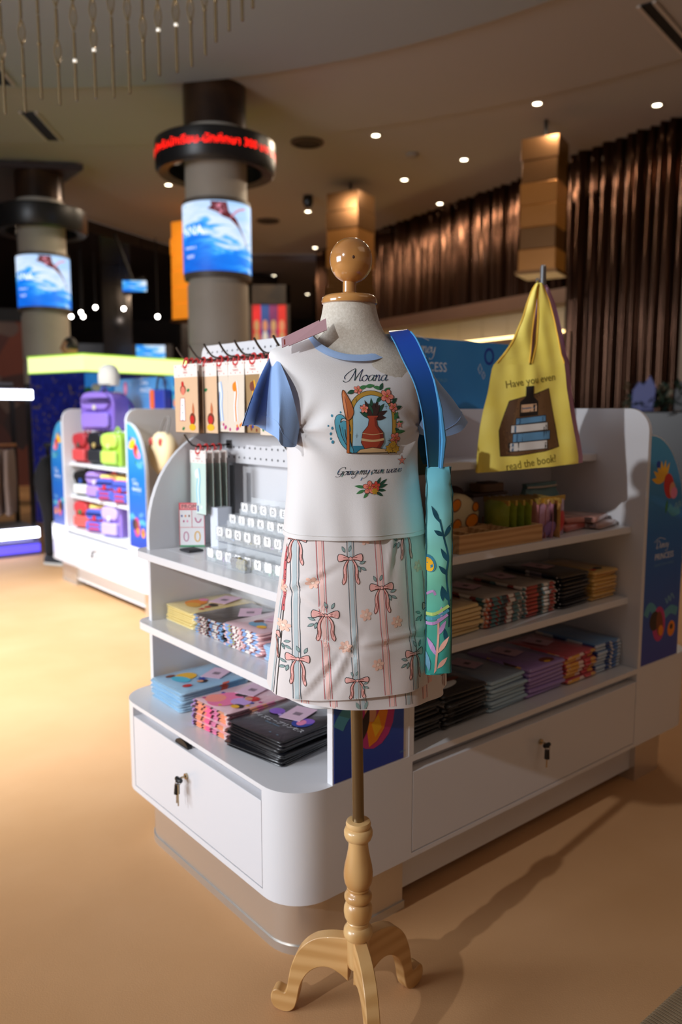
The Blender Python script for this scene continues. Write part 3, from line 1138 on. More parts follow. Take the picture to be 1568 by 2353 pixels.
def island(label, loc, rz, near):
    T = thing('display_island', label, 'shop display', loc, rz)
    # cabinets
    for k in range(3):
        b = MB()
        if k == 0:
            base_box(b, 0, .367, rl=1, end=(.108, .782, .187, .431))
        elif k == 1:
            base_box(b, .367, 1.448, hole=(.380, 1.428, .183, .427))
        else:
            base_box(b, 1.448, 1.815, rr=1)
        b.weld()
        cab = b.build('cabinet', M_WHITE, T, 30)
    # drawers
    b = MB()
    b.box(.0, .03, .1105, .7795, .1895, .404)
    d = b.build('drawer', M_WHITE2, T, 0, .0012)
    keyset(d, lambda s, z, o: (-o, .462 - s, .335 + z), True)
    b = MB()
    b.prism([(.50 + .035 * cos(a), .404 + .018 * sin(a)) for a in [pi * i / 12 for i in range(13)]], .006, .02, 'x')
    b.build('finger_pull', M_KEYB, d)
    b = MB()
    b.box(.3825, 1.4255, .0, .03, .1855, .399)
    d = b.build('drawer', M_WHITE2, T, 0, .0012)
    keyset(d, lambda s, z, o: (.905 + s, -o, .335 + z), False)
    # plinths and kick board
    b = MB()
    lo = rrect(.05, .398, .05, .84, .10, 8, (1, 0, 0, 1))
    b.prism(lo, 0, .17)
    pl = b.build('plinth', M_STEEL, T, 30)
    b = MB()
    b.prism(rrect(.046, .402, .046, .844, .104, 8, (1, 0, 0, 1)), 0, .022)
    b.build('edge_trim', M_STEEL2, pl, 30)
    b = MB()
    b.prism(rrect(1.53, 1.765, .05, .84, .10, 8, (0, 1, 1, 0)), 0, .17)
    pl = b.build('plinth', M_STEEL, T, 30)
    b = MB()
    b.box(.398, 1.53, .07, .085, .04, .17)
    b.build('kick_board', M_WHITE, T, 0)
    # spine and dividers
    b = MB()
    b.box(.385, 1.430, .366, .524, .443, 1.30)
    b.build('spine', M_WHITE, T, 0, .002)
    for u in (.367, 1.430):
        b = MB()
        b.prism(rrect(0, .89, .443, 1.302, .075, 8, (0, 0, 1, 1)), u, u + .018, 'x')
        b.build('divider', M_WHITE, T, 30, .0012)
    # shelves of the long bay
    for z in (.917, .679):
        b = MB()
        b.box(.385, 1.430, .045, .366, z - .022, z)
        b.build('shelf', M_WHITE, T, 0, .0015)
    b = MB()
    b.box(.385, 1.430, .186, .366, 1.127, 1.15)
    b.build('shelf', M_WHITE, T, 0, .0015)
    # end-unit shelves with rounded noses
    for z in (.884, .667):
        b = MB()
        n0 = rrect(.055, .130, -.035 if near else .03, .878, .055, 8, (1, 0, 0, 1))
        b.prism(n0, z - .022, z)
        b.box(.130, .367, .022, .820, z - .022, z)
        b.build('shelf', M_WHITE, T, 30, .0012)
    # far side wall of the end unit
    b = MB()
    b.prism(arc_panel(.088, .367, 1.245, .93), .822, .840, 'y')
    b.build('side_wall', M_WHITE, T, 30, .0012)
    # blue printed side panels, near side of both end units
    for k, (u0, u1) in enumerate(((.124, .367), (1.691, 1.448))):
        b = MB()
        b.prism(arc_panel(u0, u1, 1.218, .88), .0015, .020, 'y')
        w = b.build('side_panel', M_WHITE, T, 30)
        b = MB()
        e = .006 if k == 0 else -.006
        f = .018 if k == 0 else 0
        b.prism(arc_panel(u0 + e * .7, u1 - f, 1.214, .88, .446), .0002, .0016, 'y')
        b.build('poster', M_PBLUE, w, 30)
        p = Print()
        if k == 0 and near:
            near_panel_print(p)
        else:
            side_panel_print(p, flip=(k == 0))
        logo(p, .118, .80, .029)
        # the poster faces -v, so x runs with u
        x0 = min(u0, u1)
        p.build('poster_print', w, plane_map((x0, .0002, 0), (1, 0, 0), (0, 0, 1), (0, -1, 0)), .3)
    # header sign on the spine
    s0, s1 = (.52, 1.42) if near else (.32, 1.26)
    b = MB()
    b.box(s0, s1, .435, .455, 1.30, 1.520)
    sg = b.build('header_sign', M_SIGN, T, 0, .001)
    p = Print()
    c = .86 if near else .84
    p.poly([(s0, 1.30), (s0, 1.34), (s0 + .1, 1.345), (s0 + .22, 1.30)], M_PNAVY)
    p.stroke([(c + .315, 1.325), (c + .36, 1.365), (c + .45, 1.385), (c + .53, 1.40), (s1 - .02, 1.442)], .032, M_PTEAL)
    p.stroke([(c - .345, 1.322), (c - .30, 1.36), (c - .22, 1.345), (c - .19, 1.320)], .03, M_PTEAL)
    p.stroke([(c + .295 + .021 * cos(a), 1.475 + .024 * sin(a)) for a in [2 * pi * k / 14 for k in range(15)]], .009, M_PNAVY)
    for x, z, r in ((c + .25, 1.432, .017), (c + .268, 1.412, .013), (c - .25, 1.48, .016)):
        p.stroke([(x - r * .6, z), (x, z + r), (x + r * .6, z), (x, z - r), (x - r * .6, z)], .0025, M_PW, 1)
    logo(p, c, 1.418, .042)
    p.poly(ell(c - .33, 1.45, .035, .05), M_PMAG)
    p.poly(ell(c - .33, 1.45, .018, .03), M_PPINK)
    p.poly(star(c - .42, 1.37, .04, .02, 7), M_PYEL)
    p.poly(ell(c + .44, 1.34, .03, .03), M_PORG)
    p.build('sign_print', sg, plane_map((0, .435, 0), (1, 0, 0), (0, 0, 1), (0, -1, 0)), .5)
    return T


NEAR_LOC = (0.770 * 0.97 - 0.6378 * 1.35, 0.6378 * 0.97 + 0.770 * 1.35, 0)
RZ = radians(90 - 50.36)
NEAR = island('white display island with drawers and shelves right behind the mannequin', NEAR_LOC, RZ, True)
FAR_LOC = (0.770 * 2.15 - 0.6378 * 6.13, 0.6378 * 2.15 + 0.770 * 6.13, 0)
FRZ = RZ - pi / 2
FAR = island('white display island full of backpacks at the left, farther back', FAR_LOC, FRZ, False)


def NW(u, v, z):
    c, s = cos(RZ), sin(RZ)
    return Vector((NEAR_LOC[0] + u * c - v * s, NEAR_LOC[1] + u * s + v * c, z))


def FW(u, v, z):
    c, s = cos(FRZ), sin(FRZ)
    return Vector((FAR_LOC[0] + u * c - v * s, FAR_LOC[1] + u * s + v * c, z))


# pegboard with hooks on the end of the near island
T = NEAR
b = MB()
b.prism(rrect(.17, .925, 1.137, 1.497, .03, 6), .338, .350, 'x')
pg = b.build('pegboard', M_WHITE, T, 30, .001)
b = MB()
for z in (1.155, 1.185, 1.235, 1.285, 1.335, 1.385, 1.435, 1.475):
    for k in range(25):
        v = .19 + k * .029
        b.add([(.3374, v + .0035 * cos(a), z + .0035 * sin(a)) for a in [2 * pi * i / 8 for i in range(8)]], [tuple(range(8))])
tag(b.build('peg_holes', M_HOLE, pg, 0), kind='stuff')
b = MB()
for v in (.25, .85):
    b.box(.35, .367, v, v + .03, 1.16, 1.29)
b.build('bracket', M_STEEL2, pg, 0)
M_HOOK = mat('hook_steel', '#6c6a68', 0.25, 0.9)
hook = MB()
hook.tube(catmull([(.336, 0, 1.447), (.25, 0, 1.443), (.215, 0, 1.445), (.197, 0, 1.459), (.182, 0, 1.480)], 5), .0030, 8)
hook.box(.332, .338, -.012, .012, 1.435, 1.46)
hm = hook.mesh('hook', M_HOOK)
HV = [.80, .722, .64, .56, .482, .388, .303]
for v in HV:
    h = put('hook', hm, pg)
    h.location = (0, v, 0)
for v in (.765, .275):
    h = put('hook', hm, pg)
    h.location = (0, v, -.254)


# ------------------------------------------------------------------ the mannequin stand
MC = Vector((0.036, 1.56, 0))
M_WOODL = wood('light_turned_wood', '#dcb47a', '#bd8a4e', 0.32, 9, 2, 0.35)
M_WOODK = wood('varnished_knob_wood', '#c08a4e', '#94602f', 0.16, 9, 2, 0.8)
M_WOODG = wood('leg_wood', '#d6aa70', '#c4955a', 0.42, 9, 0, 0.15)
M_LINEN = mat('linen', '#d6d0c4', 0.85, bump=900, bstr=0.35, var=('#c6beb0', 260))
M_POLE = mat('pole_metal', '#8c7a5c', 0.28, 0.9)
MAN = thing('mannequin_stand', 'dress-form mannequin with wooden ball head on a turned three-legged wooden stand', 'mannequin', MC)
TC = Vector((0.022 - MC.x, 0, 0))
PHI = radians(14)
b = MB()


def nx(z):                       # neck axis leans a little
    return 0.016 - MC.x + (0.022 - 0.016) * max(0, (1.5 - z) / 0.3)


def eyering(z, rx, ry, n=48, yo=0.0):
    return [(nx(z) + rx * cos(2 * pi * k / n), yo + ry * sin(2 * pi * k / n), z) for k in range(n)]


rings = [eyering(.80, .10, .07), eyering(1.0, .125, .085), eyering(1.18, .112, .078), eyering(1.27, .122, .09), eyering(1.35, .132, .075), eyering(1.392, .125, .055), eyering(1.415, .098, .052), eyering(1.430, .078, .053), eyering(1.445, .066, .052), eyering(1.462, .058, .050), eyering(1.480, .053, .049), eyering(1.4985, .0495, .048)]
b.loft(rings, True, True)
b.build('torso_form', M_LINEN, MAN, 60)
b = MB()
b.lathe([(.0485, 1.497), (.0525, 1.4985), (.0535, 1.503), (.0520, 1.509), (.046, 1.5135), (.030, 1.516), (.017, 1.517), (.013, 1.520), (.0125, 1.546)], 40, c=(nx(1.5), 0, 0))
b.build('neck_cap', M_WOODK, MAN, 40)
b = MB()
prof = [(max(.002, .0405 * sin(pi * k / 20) ** .92), 1.5785 - .0415 * cos(pi * k / 20)) for k in range(21)]
b.lathe([(r_, z_) for r_, z_ in prof], 40, c=(.019 - MC.x, 0, 0))
kb = b.build('head_knob', M_WOODK, MAN, 60)
b = MB()
b.ball((.019 - MC.x + .004, -.0392, 1.578), .0028, .002, .0034, 8, 6)
b.build('wood_knot', mat('knot_dark', '#3c1e0c', 0.5), kb)
b = MB()
b.tube([(-.006, 0, .80), (0, 0, .44)], .0122, 20)
b.build('pole', M_POLE, MAN)
b = MB()
PR = [(.020, .456), (.0245, .455), (.0262, .450), (.0255, .444), (.0235, .4415), (.0275, .4395), (.0300, .433), (.0298, .425), (.0270, .417), (.0215, .4135), (.0205, .405), (.0215, .393), (.0248, .375), (.0288, .357), (.0306, .342), (.0303, .330), (.0285, .320), (.0245, .3115), (.0228, .3095), (.0240, .307), (.0232, .3045), (.0215, .303), (.0228, .299), (.0260, .2965), (.0290, .291), (.0290, .285), (.0262, .2795), (.0225, .2775), (.0255, .2745), (.0295, .265), (.0303, .255), (.0290, .2445), (.0255, .2365), (.0228, .2345), (.0240, .232), (.0230, .2295), (.0225, .224), (.0255, .2215), (.0300, .215), (.0312, .207), (.0300, .200), (.0270, .197), (.0258, .1945), (.0250, .193), (.0245, .140), (.0215, .1300), (.001, .1295)]
b.lathe(PR, 40)
b.build('turned_column', M_WOODL, MAN, 45)
# cabriole legs: side profile (out, up) extruded 26 mm
LEG = catmull([(.018, .196), (.060, .193), (.098, .180), (.128, .150), (.145, .110), (.152, .075), (.158, .048), (.166, .046), (.178, .050), (.188, .044), (.192, .028), (.186, .010), (.170, .0015), (.152, .002), (.139, .012), (.132, .032), (.124, .070), (.108, .100), (.085, .118), (.060, .122), (.036, .112), (.018, .098)], 4)
LEG = [(p[0], p[1]) for p in [(q.x, q.y) for q in [Vector((a[0], a[1])) for a in [(v.x, v.y) for v in LEG]]]]
for az in (166, 42, 281):
    b = MB()
    b.prism(LEG, -.014, .014, 'y')
    o = b.build('leg', M_WOODG, MAN, 40, .003)
    o.rotation_euler = (0, 0, radians(az))

# ------------------------------------------------------------------ T-shirt
M_TEE = mat('tee_white', '#e2e0e0', 0.85, bump=700, bstr=0.10, sheen=0.1)
M_SLEEVE = mat('tee_blue', '#8fb0e0', 0.85, bump=700, bstr=0.10, sheen=0.1)
M_RIB = mat('rib_blue', '#9dbbe6', 0.85, bump=900, bstr=0.2)
TEE = thing('t_shirt', 'white T-shirt with light blue sleeves and a printed arch on the mannequin', 't-shirt', (0.022, 1.56, 0), PHI)
#   z side, z front, z back, half width, depth front, depth back, x shift
CTRL = [(1.060, 1.060, 1.060, .1415, .098, .090, .004), (1.063, 1.061, 1.060, .1412, .0985, .090, .004), (1.10, 1.10, 1.10, .1370, .097, .088, .003), (1.15, 1.15, 1.15, .1305, .096, .086, .002), (1.19, 1.19, 1.19, .1275, .098, .085, .001),
        (1.225, 1.225, 1.225, .1275, .104, .085, 0), (1.258, 1.258, 1.258, .129, .1085, .086, -.001), (1.29, 1.29, 1.29, .132, .1065, .087, -.003), (1.325, 1.322, 1.325, .137, .097, .086, -.005), (1.358, 1.348, 1.358, .1445, .084, .083, -.006),
        (1.388, 1.368, 1.388, .1530, .072, .075, -.007), (1.407, 1.380, 1.405, .1520, .065, .066, -.007), (1.420, 1.387, 1.418, .130, .062, .058, -.007), (1.431, 1.391, 1.428, .104, .0605, .053, -.007), (1.440, 1.395, 1.435, .080, .0600, .050, -.007)]
NT = 96


def tee_ring(c):
    zs, zf, zb, a, df, db, xs = c
    out = []
    for k in range(NT):
        t = 2 * pi * k / NT
        cx, sy = cos(t), sin(t)
        ex = 0.86
        x = a * math.copysign(abs(cx) ** ex, cx)
        d = df if sy < 0 else db
        y = d * math.copysign(abs(sy) ** ex, sy)
        w = abs(sy) ** 1.3
        z = zs + ((zf if sy < 0 else zb) - zs) * w
        out.append(Vector((x + xs, y, z)))
    return out


rows = []
cv = [tee_ring(c) for c in CTRL]
for k in range(NT):
    rows.append(catmull([r_[k] for r_ in cv], 5))
rings = [[rows[k][j] for k in range(NT)] for j in range(len(rows[0]))]


def tee_fold(p):
    """soft drag folds from the armpits and a loose hem"""
    x, y, z = p
    if y > 0.03:
        return p
    d = 0.0
    for sx, amp in ((-1, 1.0), (1, .8)):
        ax, az = sx * .118, 1.262
        r_ = math.hypot(x - ax, z - az)
        ang = math.atan2(z - az, (x - ax) * -sx)
        d += amp * .0085 * math.exp(-(r_ / .055) ** 2) * cos(ang * 5.0 - .6) * min(1, r_ / .012)
        d += amp * .0045 * math.exp(-((ang + .95) / .28) ** 2) * math.exp(-r_ / .12)
    h = max(0.0, min(1.0, (1.20 - z) / .12))
    d += h * (.0035 * sin(x * 46 + 1.2) + .0022 * sin(x * 88 + z * 12))
    return Vector((x, y - d, z))


rings = [[tee_fold(p) for p in r_] for r_ in rings]
b = MB()
b.loft(rings, True, False)
inner = [[Vector((p.x * .985, p.y * .985, p.z)) for p in rings[0]], [Vector((p.x * .985, p.y * .985, p.z + .02)) for p in rings[0]]]
b.loft([inner[1], inner[0], rings[0]], True, False)
b.build('body', M_TEE, TEE, 180)
BV_T = BVHTree.FromPolygons([tuple(p) for p in b.v], [f for f in b.f])
b = MB()
# stitched hem line
hem = [Vector((p.x * 1.0035, p.y * 1.0035, p.z)) for p in rings[6]]
b.tube(hem[NT // 2 - 4:] + hem[:3], .0006, 5)
b.build('hem_stitch', mat('stitch', '#d8d6d4', .8), TEE)


def tee_map(x, z, d):
    h = BV_T.ray_cast(Vector((x, -.6, z)), Vector((0, 1, 0)), 1.2)
    if h[0] is None:
        h = BV_T.find_nearest(Vector((x, -.08, z)))
    n = h[1]
    if n.y > 0:
        n = -n
    return h[0] + n * (d + .0003)


# ribbed collar
b = MB()
top = rings[-1]
c1 = [Vector((p.x, p.y, p.z)) for p in top]
cr = []
cen = Vector((-.007, .004, 0))
for q, up, out in ((0, -.0095, .0085), (1, -.004, .0045), (2, .001, .0015), (3, .0028, -.0006), (4, .001, -.002), (5, -.004, -.001)):
    ring = []
    for p in c1:
        dr = Vector((p.x - cen.x, p.y - cen.y, 0)).normalized()
        ring.append(p + dr * out + Vector((0, 0, up + .002)))
    cr.append(ring)
b.loft(cr, True, False)
b.build('collar', M_RIB, TEE, 60)


def sleeve(ctrl, name='sleeve'):
    """ctrl: list of rings of eight points"""
    rr = [catmull(r_, 5, True) for r_ in ctrl]
    n = len(rr[0])
    cols = [catmull([r_[k] for r_ in rr], 6) for k in range(n)]
    rg = [[cols[k][j] for k in range(n)] for j in range(len(cols[0]))]
    b = MB()
    b.loft(rg, True, False)
    cen = sum((Vector(p) for p in rg[-1]), Vector()) / n
    ins = [[p + (cen - p).normalized() * .0022 for p in r_] for r_ in rg[-8:]][::-1]
    b.loft([rg[-1]] + ins, True, False)
    o = b.build(name, M_SLEEVE, TEE, 50)
    # hem stitch
    b = MB()
    b.tube([p + (p - cen).normalized() * .0006 for p in rg[-4]] + [rg[-4][0] + (rg[-4][0] - cen).normalized() * .0006], .0005, 5)
    b.build('cuff_stitch', M_RIB, o)


# photo-left sleeve, pressed flat with a deep fold down its outer face
sleeve([
    [(-.150, .010, 1.409), (-.151, -.010, 1.404), (-.148, -.030, 1.390), (-.134, -.072, 1.335), (-.117, -.066, 1.268), (-.112, 0, 1.262), (-.118, .05, 1.29), (-.142, .040, 1.375)],
    [(-.175, -.012, 1.372), (-.162, .008, 1.368), (-.156, -.048, 1.362), (-.142, -.076, 1.310), (-.121, -.068, 1.250), (-.116, 0, 1.248), (-.124, .05, 1.27), (-.158, .042, 1.345)],
    [(-.202, -.038, 1.318), (-.176, .024, 1.316), (-.160, -.066, 1.314), (-.149, -.080, 1.280), (-.124, -.070, 1.238), (-.119, 0, 1.244), (-.130, .05, 1.258), (-.180, .040, 1.310)],
    [(-.222, -.062, 1.270), (-.188, .030, 1.270), (-.164, -.078, 1.250), (-.152, -.086, 1.234), (-.126, -.070, 1.232), (-.120, 0, 1.243), (-.134, .05, 1.252), (-.196, .040, 1.272)]])
# photo-right sleeve
sleeve([
    [(.135, .010, 1.409), (.139, -.015, 1.405), (.142, -.040, 1.385), (.128, -.072, 1.335), (.114, -.066, 1.270), (.110, 0, 1.262), (.118, .05, 1.29), (.130, .040, 1.375)],
    [(.165, .012, 1.365), (.163, -.020, 1.360), (.156, -.050, 1.340), (.138, -.070, 1.300), (.120, -.060, 1.258), (.118, 0, 1.255), (.128, .05, 1.27), (.152, .045, 1.345)],
    [(.206, .012, 1.320), (.200, -.022, 1.312), (.180, -.053, 1.294), (.150, -.068, 1.270), (.128, -.055, 1.252), (.126, 0, 1.255), (.138, .05, 1.262), (.172, .045, 1.305)],
    [(.238, .010, 1.277), (.224, -.030, 1.268), (.198, -.056, 1.255), (.160, -.062, 1.246), (.140, -.048, 1.248), (.136, 0, 1.254), (.148, .05, 1.258), (.186, .045, 1.272)]])

# print on the chest: lettering, an arch with flowers, a wave and a paddle around a plain clay vase
M_HOLO = mat('foil_lettering', '#17564f', 0.22, 0.75, var=('#2a2f7a', 90))
M_HOLO2 = mat('foil_glint', '#37c98a', 0.15, 0.6, var=('#3d5be0', 120))
M_INK = mat('ink_line', '#2b2320', 0.6)
M_GOLD = mat('ink_gold', '#b98f34', 0.6)
M_SKY = mat('ink_sky', '#a8cfe2', 0.6)
M_SEA = mat('ink_sea', '#4f9fb6', 0.6)
M_SEAD = mat('ink_sea_deep', '#2f7f9c', 0.6)
M_PAD = mat('ink_paddle', '#b8642f', 0.6)
M_PADL = mat('ink_paddle_light', '#d98a5a', 0.6)
M_FLW = mat('ink_blossom', '#ee8b78', 0.6)
M_FLWD = mat('ink_blossom_deep', '#d9503f', 0.6)
M_LEAF = mat('ink_leaf', '#3f7d4a', 0.6)
M_LEAFD = mat('ink_leaf_dark', '#1f4f3a', 0.6)
M_CLAY = mat('ink_clay', '#a5412a', 0.6)
M_CLAYD = mat('ink_clay_dark', '#7d2c1f', 0.6)
M_UMB = mat('ink_umber', '#38201d', 0.6)
M_SAND = mat('ink_sand', '#cfae7f', 0.6)
M_OCH = mat('ink_ochre', '#c89a2b', 0.6)


def blossom(p, x, y, r, c=None, rot=0.3):
    for k in range(5):
        a = rot + 2 * pi * k / 5
        p.poly(ell(x + r * .62 * cos(a), y + r * .62 * sin(a), r * .50, r * .42, a, 10), M_INK)
        p.poly(ell(x + r * .60 * cos(a), y + r * .60 * sin(a), r * .44, r * .36, a, 10), c or M_FLW)
        p.stroke([(x, y), (x + r * .55 * cos(a), y + r * .55 * sin(a))], r * .14, M_FLWD)
    p.poly(ell(x, y, r * .16, r * .16, 0, 8), M_OCH)


def outl(p, pts, w=.0009):
    p.stroke(list(pts) + [pts[0]], w, M_INK, 1)


p = Print()
# arch frame
AX, AB, AT = .010, 1.2205, 1.333
hw = .0455
fr = [(AX - hw, AB)] + [(AX - hw * cos(a), 1.288 + (AT - 1.288) * sin(a)) for a in [pi * k / 20 for k in range(21)]] + [(AX + hw, AB)]
p.poly(fr, M_GOLD)
outl(p, fr)
hi = hw - .008
fi = [(AX - hi, AB + .0006)] + [(AX - hi * cos(a), 1.288 + (AT - .008 - 1.288) * sin(a)) for a in [pi * k / 20 for k in range(21)]] + [(AX + hi, AB + .0006)]
p.poly(fi, M_SKY)
outl(p, fi)
p.poly([(AX - hi + .001, AB + .001), (AX - hi + .001, 1.234), (AX - .01, 1.234), (AX - .01, AB + .001)], M_SEAD)
for x, z in ((-.019, 1.316), (.037, 1.304), (-.020, 1.252), (.042, 1.243)):
    p.stroke([(x - .003, z), (x + .003, z)], .0005, M_INK, 1)
    p.stroke([(x, z - .004), (x, z + .004)], .0005, M_INK, 1)
# plain vase with dark foliage standing in for the figure
for k, (a_, L_) in enumerate(((90, .036), (68, .036), (112, .034), (46, .036), (134, .032), (24, .032), (156, .026), (2, .026), (80, .028), (102, .027), (57, .028), (123, .026))):
    lf = leaf(.009, 1.284, L_, .0052, radians(a_), 6)
    p.poly(lf, M_UMB if k % 3 else M_LEAFD)
    outl(p, lf, .0006)
vase = [(.000, 1.2215), (-.012, 1.240), (-.010, 1.258), (.000, 1.270), (.002, 1.281), (-.002, 1.288), (.020, 1.288), (.016, 1.281), (.018, 1.270), (.029, 1.258), (.031, 1.240), (.020, 1.2215)]
p.poly(vase, M_CLAY)
outl(p, vase)
p.poly([(.012, 1.2225), (.024, 1.240), (.022, 1.258), (.013, 1.270), (.012, 1.284), (.018, 1.286), (.015, 1.280), (.017, 1.270), (.028, 1.258), (.030, 1.240), (.019, 1.2225)], M_CLAYD)
p.stroke([(-.012, 1.246), (.010, 1.243), (.031, 1.246)], .004, M_SAND)
p.stroke([(-.0105, 1.257), (.010, 1.254), (.029, 1.257)], .0012, M_SAND)
p.poly([(-.020, AB + .0008), (-.013, 1.2275), (.010, 1.231), (.036, 1.2275), (.044, AB + .0008)], M_SAND)
outl(p, [(-.020, AB + .0008), (-.013, 1.2275), (.010, 1.231), (.036, 1.2275), (.044, AB + .0008)])
blossom(p, -.006, 1.300, .0075)
# wave
wv = [(q.x, q.y) for q in catmull([(-.0250, AB, 0), (-.044, 1.233, 0), (-.056, 1.256, 0), (-.0600, 1.276, 0), (-.0560, 1.288, 0), (-.0475, 1.290, 0), (-.0405, 1.282, 0), (-.047, 1.283, 0), (-.050, 1.276, 0), (-.044, 1.279, 0), (-.035, 1.274, 0), (-.032, 1.262, 0), (-.036, 1.255, 0), (-.030, 1.240, 0)], 4, True)]
p.poly(wv, M_SEA)
outl(p, wv)
for k in range(5):
    p.stroke([(-.052 + .005 * k, 1.272 - .004 * k), (-.047 + .004 * k, 1.252 - .003 * k), (-.036 + .002 * k, 1.232)], .0012, M_SEAD if k % 2 else M_INK)
for x, z, r_ in ((-.0655, 1.247, .0016), (-.0665, 1.256, .0018), (-.062, 1.241, .0022), (-.0715, 1.270, .0012), (-.064, 1.288, .0018), (-.049, 1.294, .0014), (-.0645, 1.266, .0018)):
    p.poly(ell(x, z, r_, r_ * 1.5), M_SEAD)
# paddle
p.stroke([(-.0375, 1.285), (-.0345, 1.221)], .0058, M_INK)
p.stroke([(-.0375, 1.285), (-.0345, 1.221)], .0044, M_PAD)
bl = [(q.x, q.y) for q in catmull([(-.0415, 1.334, 0), (-.036, 1.326, 0), (-.028, 1.308, 0), (-.0255, 1.294, 0), (-.030, 1.284, 0), (-.0365, 1.280, 0), (-.0405, 1.285, 0), (-.0435, 1.305, 0), (-.0445, 1.325, 0)], 4, True)]
p.poly(bl, M_PAD)
p.poly([(-.0415, 1.332), (-.038, 1.322), (-.037, 1.300), (-.039, 1.284), (-.0425, 1.305), (-.0437, 1.325)], M_PADL)
outl(p, bl)
p.stroke([(-.0395, 1.322), (-.036, 1.284)], .0010, M_CLAYD)
# garland
for x, z, L, a in ((-.020, 1.333, .016, 200), (-.012, 1.336, .018, 20), (0, 1.340, .020, 10), (.015, 1.340, .020, -10), (.028, 1.334, .016, 60), (.034, 1.330, .018, 30), (.030, 1.322, .016, 220), (.049, 1.310, .016, 40), (.056, 1.300, .016, 20), (.052, 1.292, .014, -40), (.052, 1.280, .018, 60), (.054, 1.272, .018, 20), (.053, 1.266, .016, -40), (.054, 1.258, .022, 5), (.053, 1.248, .014, -30)):
    p.poly(leaf(x, z, L, .0042, radians(a)), M_LEAF if L > .0165 else M_LEAFD)
for x, z, r_ in ((-.0145, 1.334, .0075), (.0405, 1.323, .0125), (.0515, 1.303, .0085), (.0545, 1.247, .0105)):
    blossom(p, x, z, r_, rot=x * 90)
p.poly(star(.0620, 1.272, .0082, .0034, 5, .4), M_INK)
p.poly(star(.0620, 1.272, .0072, .0028, 5, .4), M_FLW)
for x, z, r_ in ((.044, 1.2285, .0105), (.056, 1.2275, .0095), (.050, 1.236, .0085)):
    p.poly(star(x, z, r_, r_ * .68, 7, x * 40), M_INK)
    p.poly(star(x, z, r_ * .9, r_ * .6, 7, x * 40), M_OCH)
    p.poly(ell(x, z, r_ * .3, r_ * .3), M_GOLD)
p.stroke([(-.032, AB), (.056, AB)], .0012, M_INK)
# lettering
p.script('Moana', -.0300, 1.3500, .0112, M_HOLO, .15, .40, .98, .02)
p.script('Going my own wave', -.0545, 1.1800, .0074, M_HOLO, .17, .42, .93, .03)
for x, z in ((-.052, 1.186), (-.045, 1.179), (-.030, 1.184), (-.016, 1.184), (.004, 1.186), (.010, 1.182), (.030, 1.186), (-.010, 1.172)):
    p.stroke([(x, z - .002), (x + .0025, z + .003)], .0013, M_HOLO2, 1)
p.poly(star(.0715, 1.2055, .0105, .0036, 5, .35), M_INK)
p.poly(star(.0715, 1.2055, .0092, .0029, 5, .35), M_FLW)
# small blossom motif below
for x, z, L, a in ((.000, 1.157, .022, 172), (-.002, 1.153, .018, 205), (.004, 1.148, .014, 230), (.020, 1.148, .016, -30), (.022, 1.152, .018, -5), (.024, 1.156, .020, 18), (.024, 1.159, .022, 36), (.020, 1.160, .018, 60)):
    p.poly(leaf(x, z, L, .0034, radians(a)), M_LEAFD if a < 0 or 10 < a < 90 else M_LEAF)
blossom(p, .0065, 1.1565, .0120)
blossom(p, .0190, 1.1590, .0085, M_FLWD)
p.poly(star(.0165, 1.1495, .0072, .0045, 6), M_OCH)
p.build('chest_print', TEE, tee_map, .006)

# paper hang tag lying on the photo-left shoulder
b = MB()
tagpts = [(-.146, -.052, 1.410), (-.076, -.056, 1.440), (-.074, -.040, 1.462), (-.144, -.036, 1.428)]
for k in range(2):
    q = [Vector(t_) + Vector((k * .012, -k * .004, k * .003)) for t_ in tagpts]
    n_ = (q[1] - q[0]).cross(q[3] - q[0]).normalized() * .0006
    b.loft([[v - n_ for v in q], [v + n_ for v in q]], True, True)
tg = b.build('hang_tag', mat('tag_mauve', '#b08a90', 0.6), TEE, 0)
b = MB()
b.tube([(-.078, -.046, 1.452), (-.066, -.040, 1.450), (-.064, -.036, 1.440)], .0006, 5)
b.build('tag_string', mat('nylon', '#d9c9b0', .4), tg)
p = Print()
for k in range(5):
    p.stroke([(.006 + k * .006, .004), (.006 + k * .006, .018)], .003, M_CLAYD, 1)
o_ = Vector(tagpts[0])
ex = (Vector(tagpts[1]) - o_).normalized()
ey = (Vector(tagpts[3]) - o_).normalized()
p.build('tag_print', tg, plane_map(o_, ex, ey), .5, base=.0009)

# ------------------------------------------------------------------ skirt
M_SK = mat('skirt_cotton', '#dcd4d2', 0.85, bump=800, bstr=0.08)
M_SKP = mat('skirt_pink', '#eeb0a8', 0.8)
M_SKPS = mat('skirt_pink_stripe', '#edc3bb', 0.8)
M_SKPL = mat('skirt_pink_line', '#c45f63', 0.8)
M_SKB = mat('skirt_grey_blue', '#b4c2c6', 0.8)
M_SKBL = mat('skirt_blue_line', '#48565f', 0.8)
M_SKF = mat('skirt_flower', '#efc2ae', 0.8)
M_SKFC = mat('skirt_flower_core', '#f6dccb', 0.8)
M_SKL = mat('skirt_leaf', '#8ba39e', 0.8)
SKIRT = thing('skirt', 'pale A-line wrap skirt printed with pink bows and stripes on the mannequin', 'skirt', (0.022, 1.56, 0), PHI)


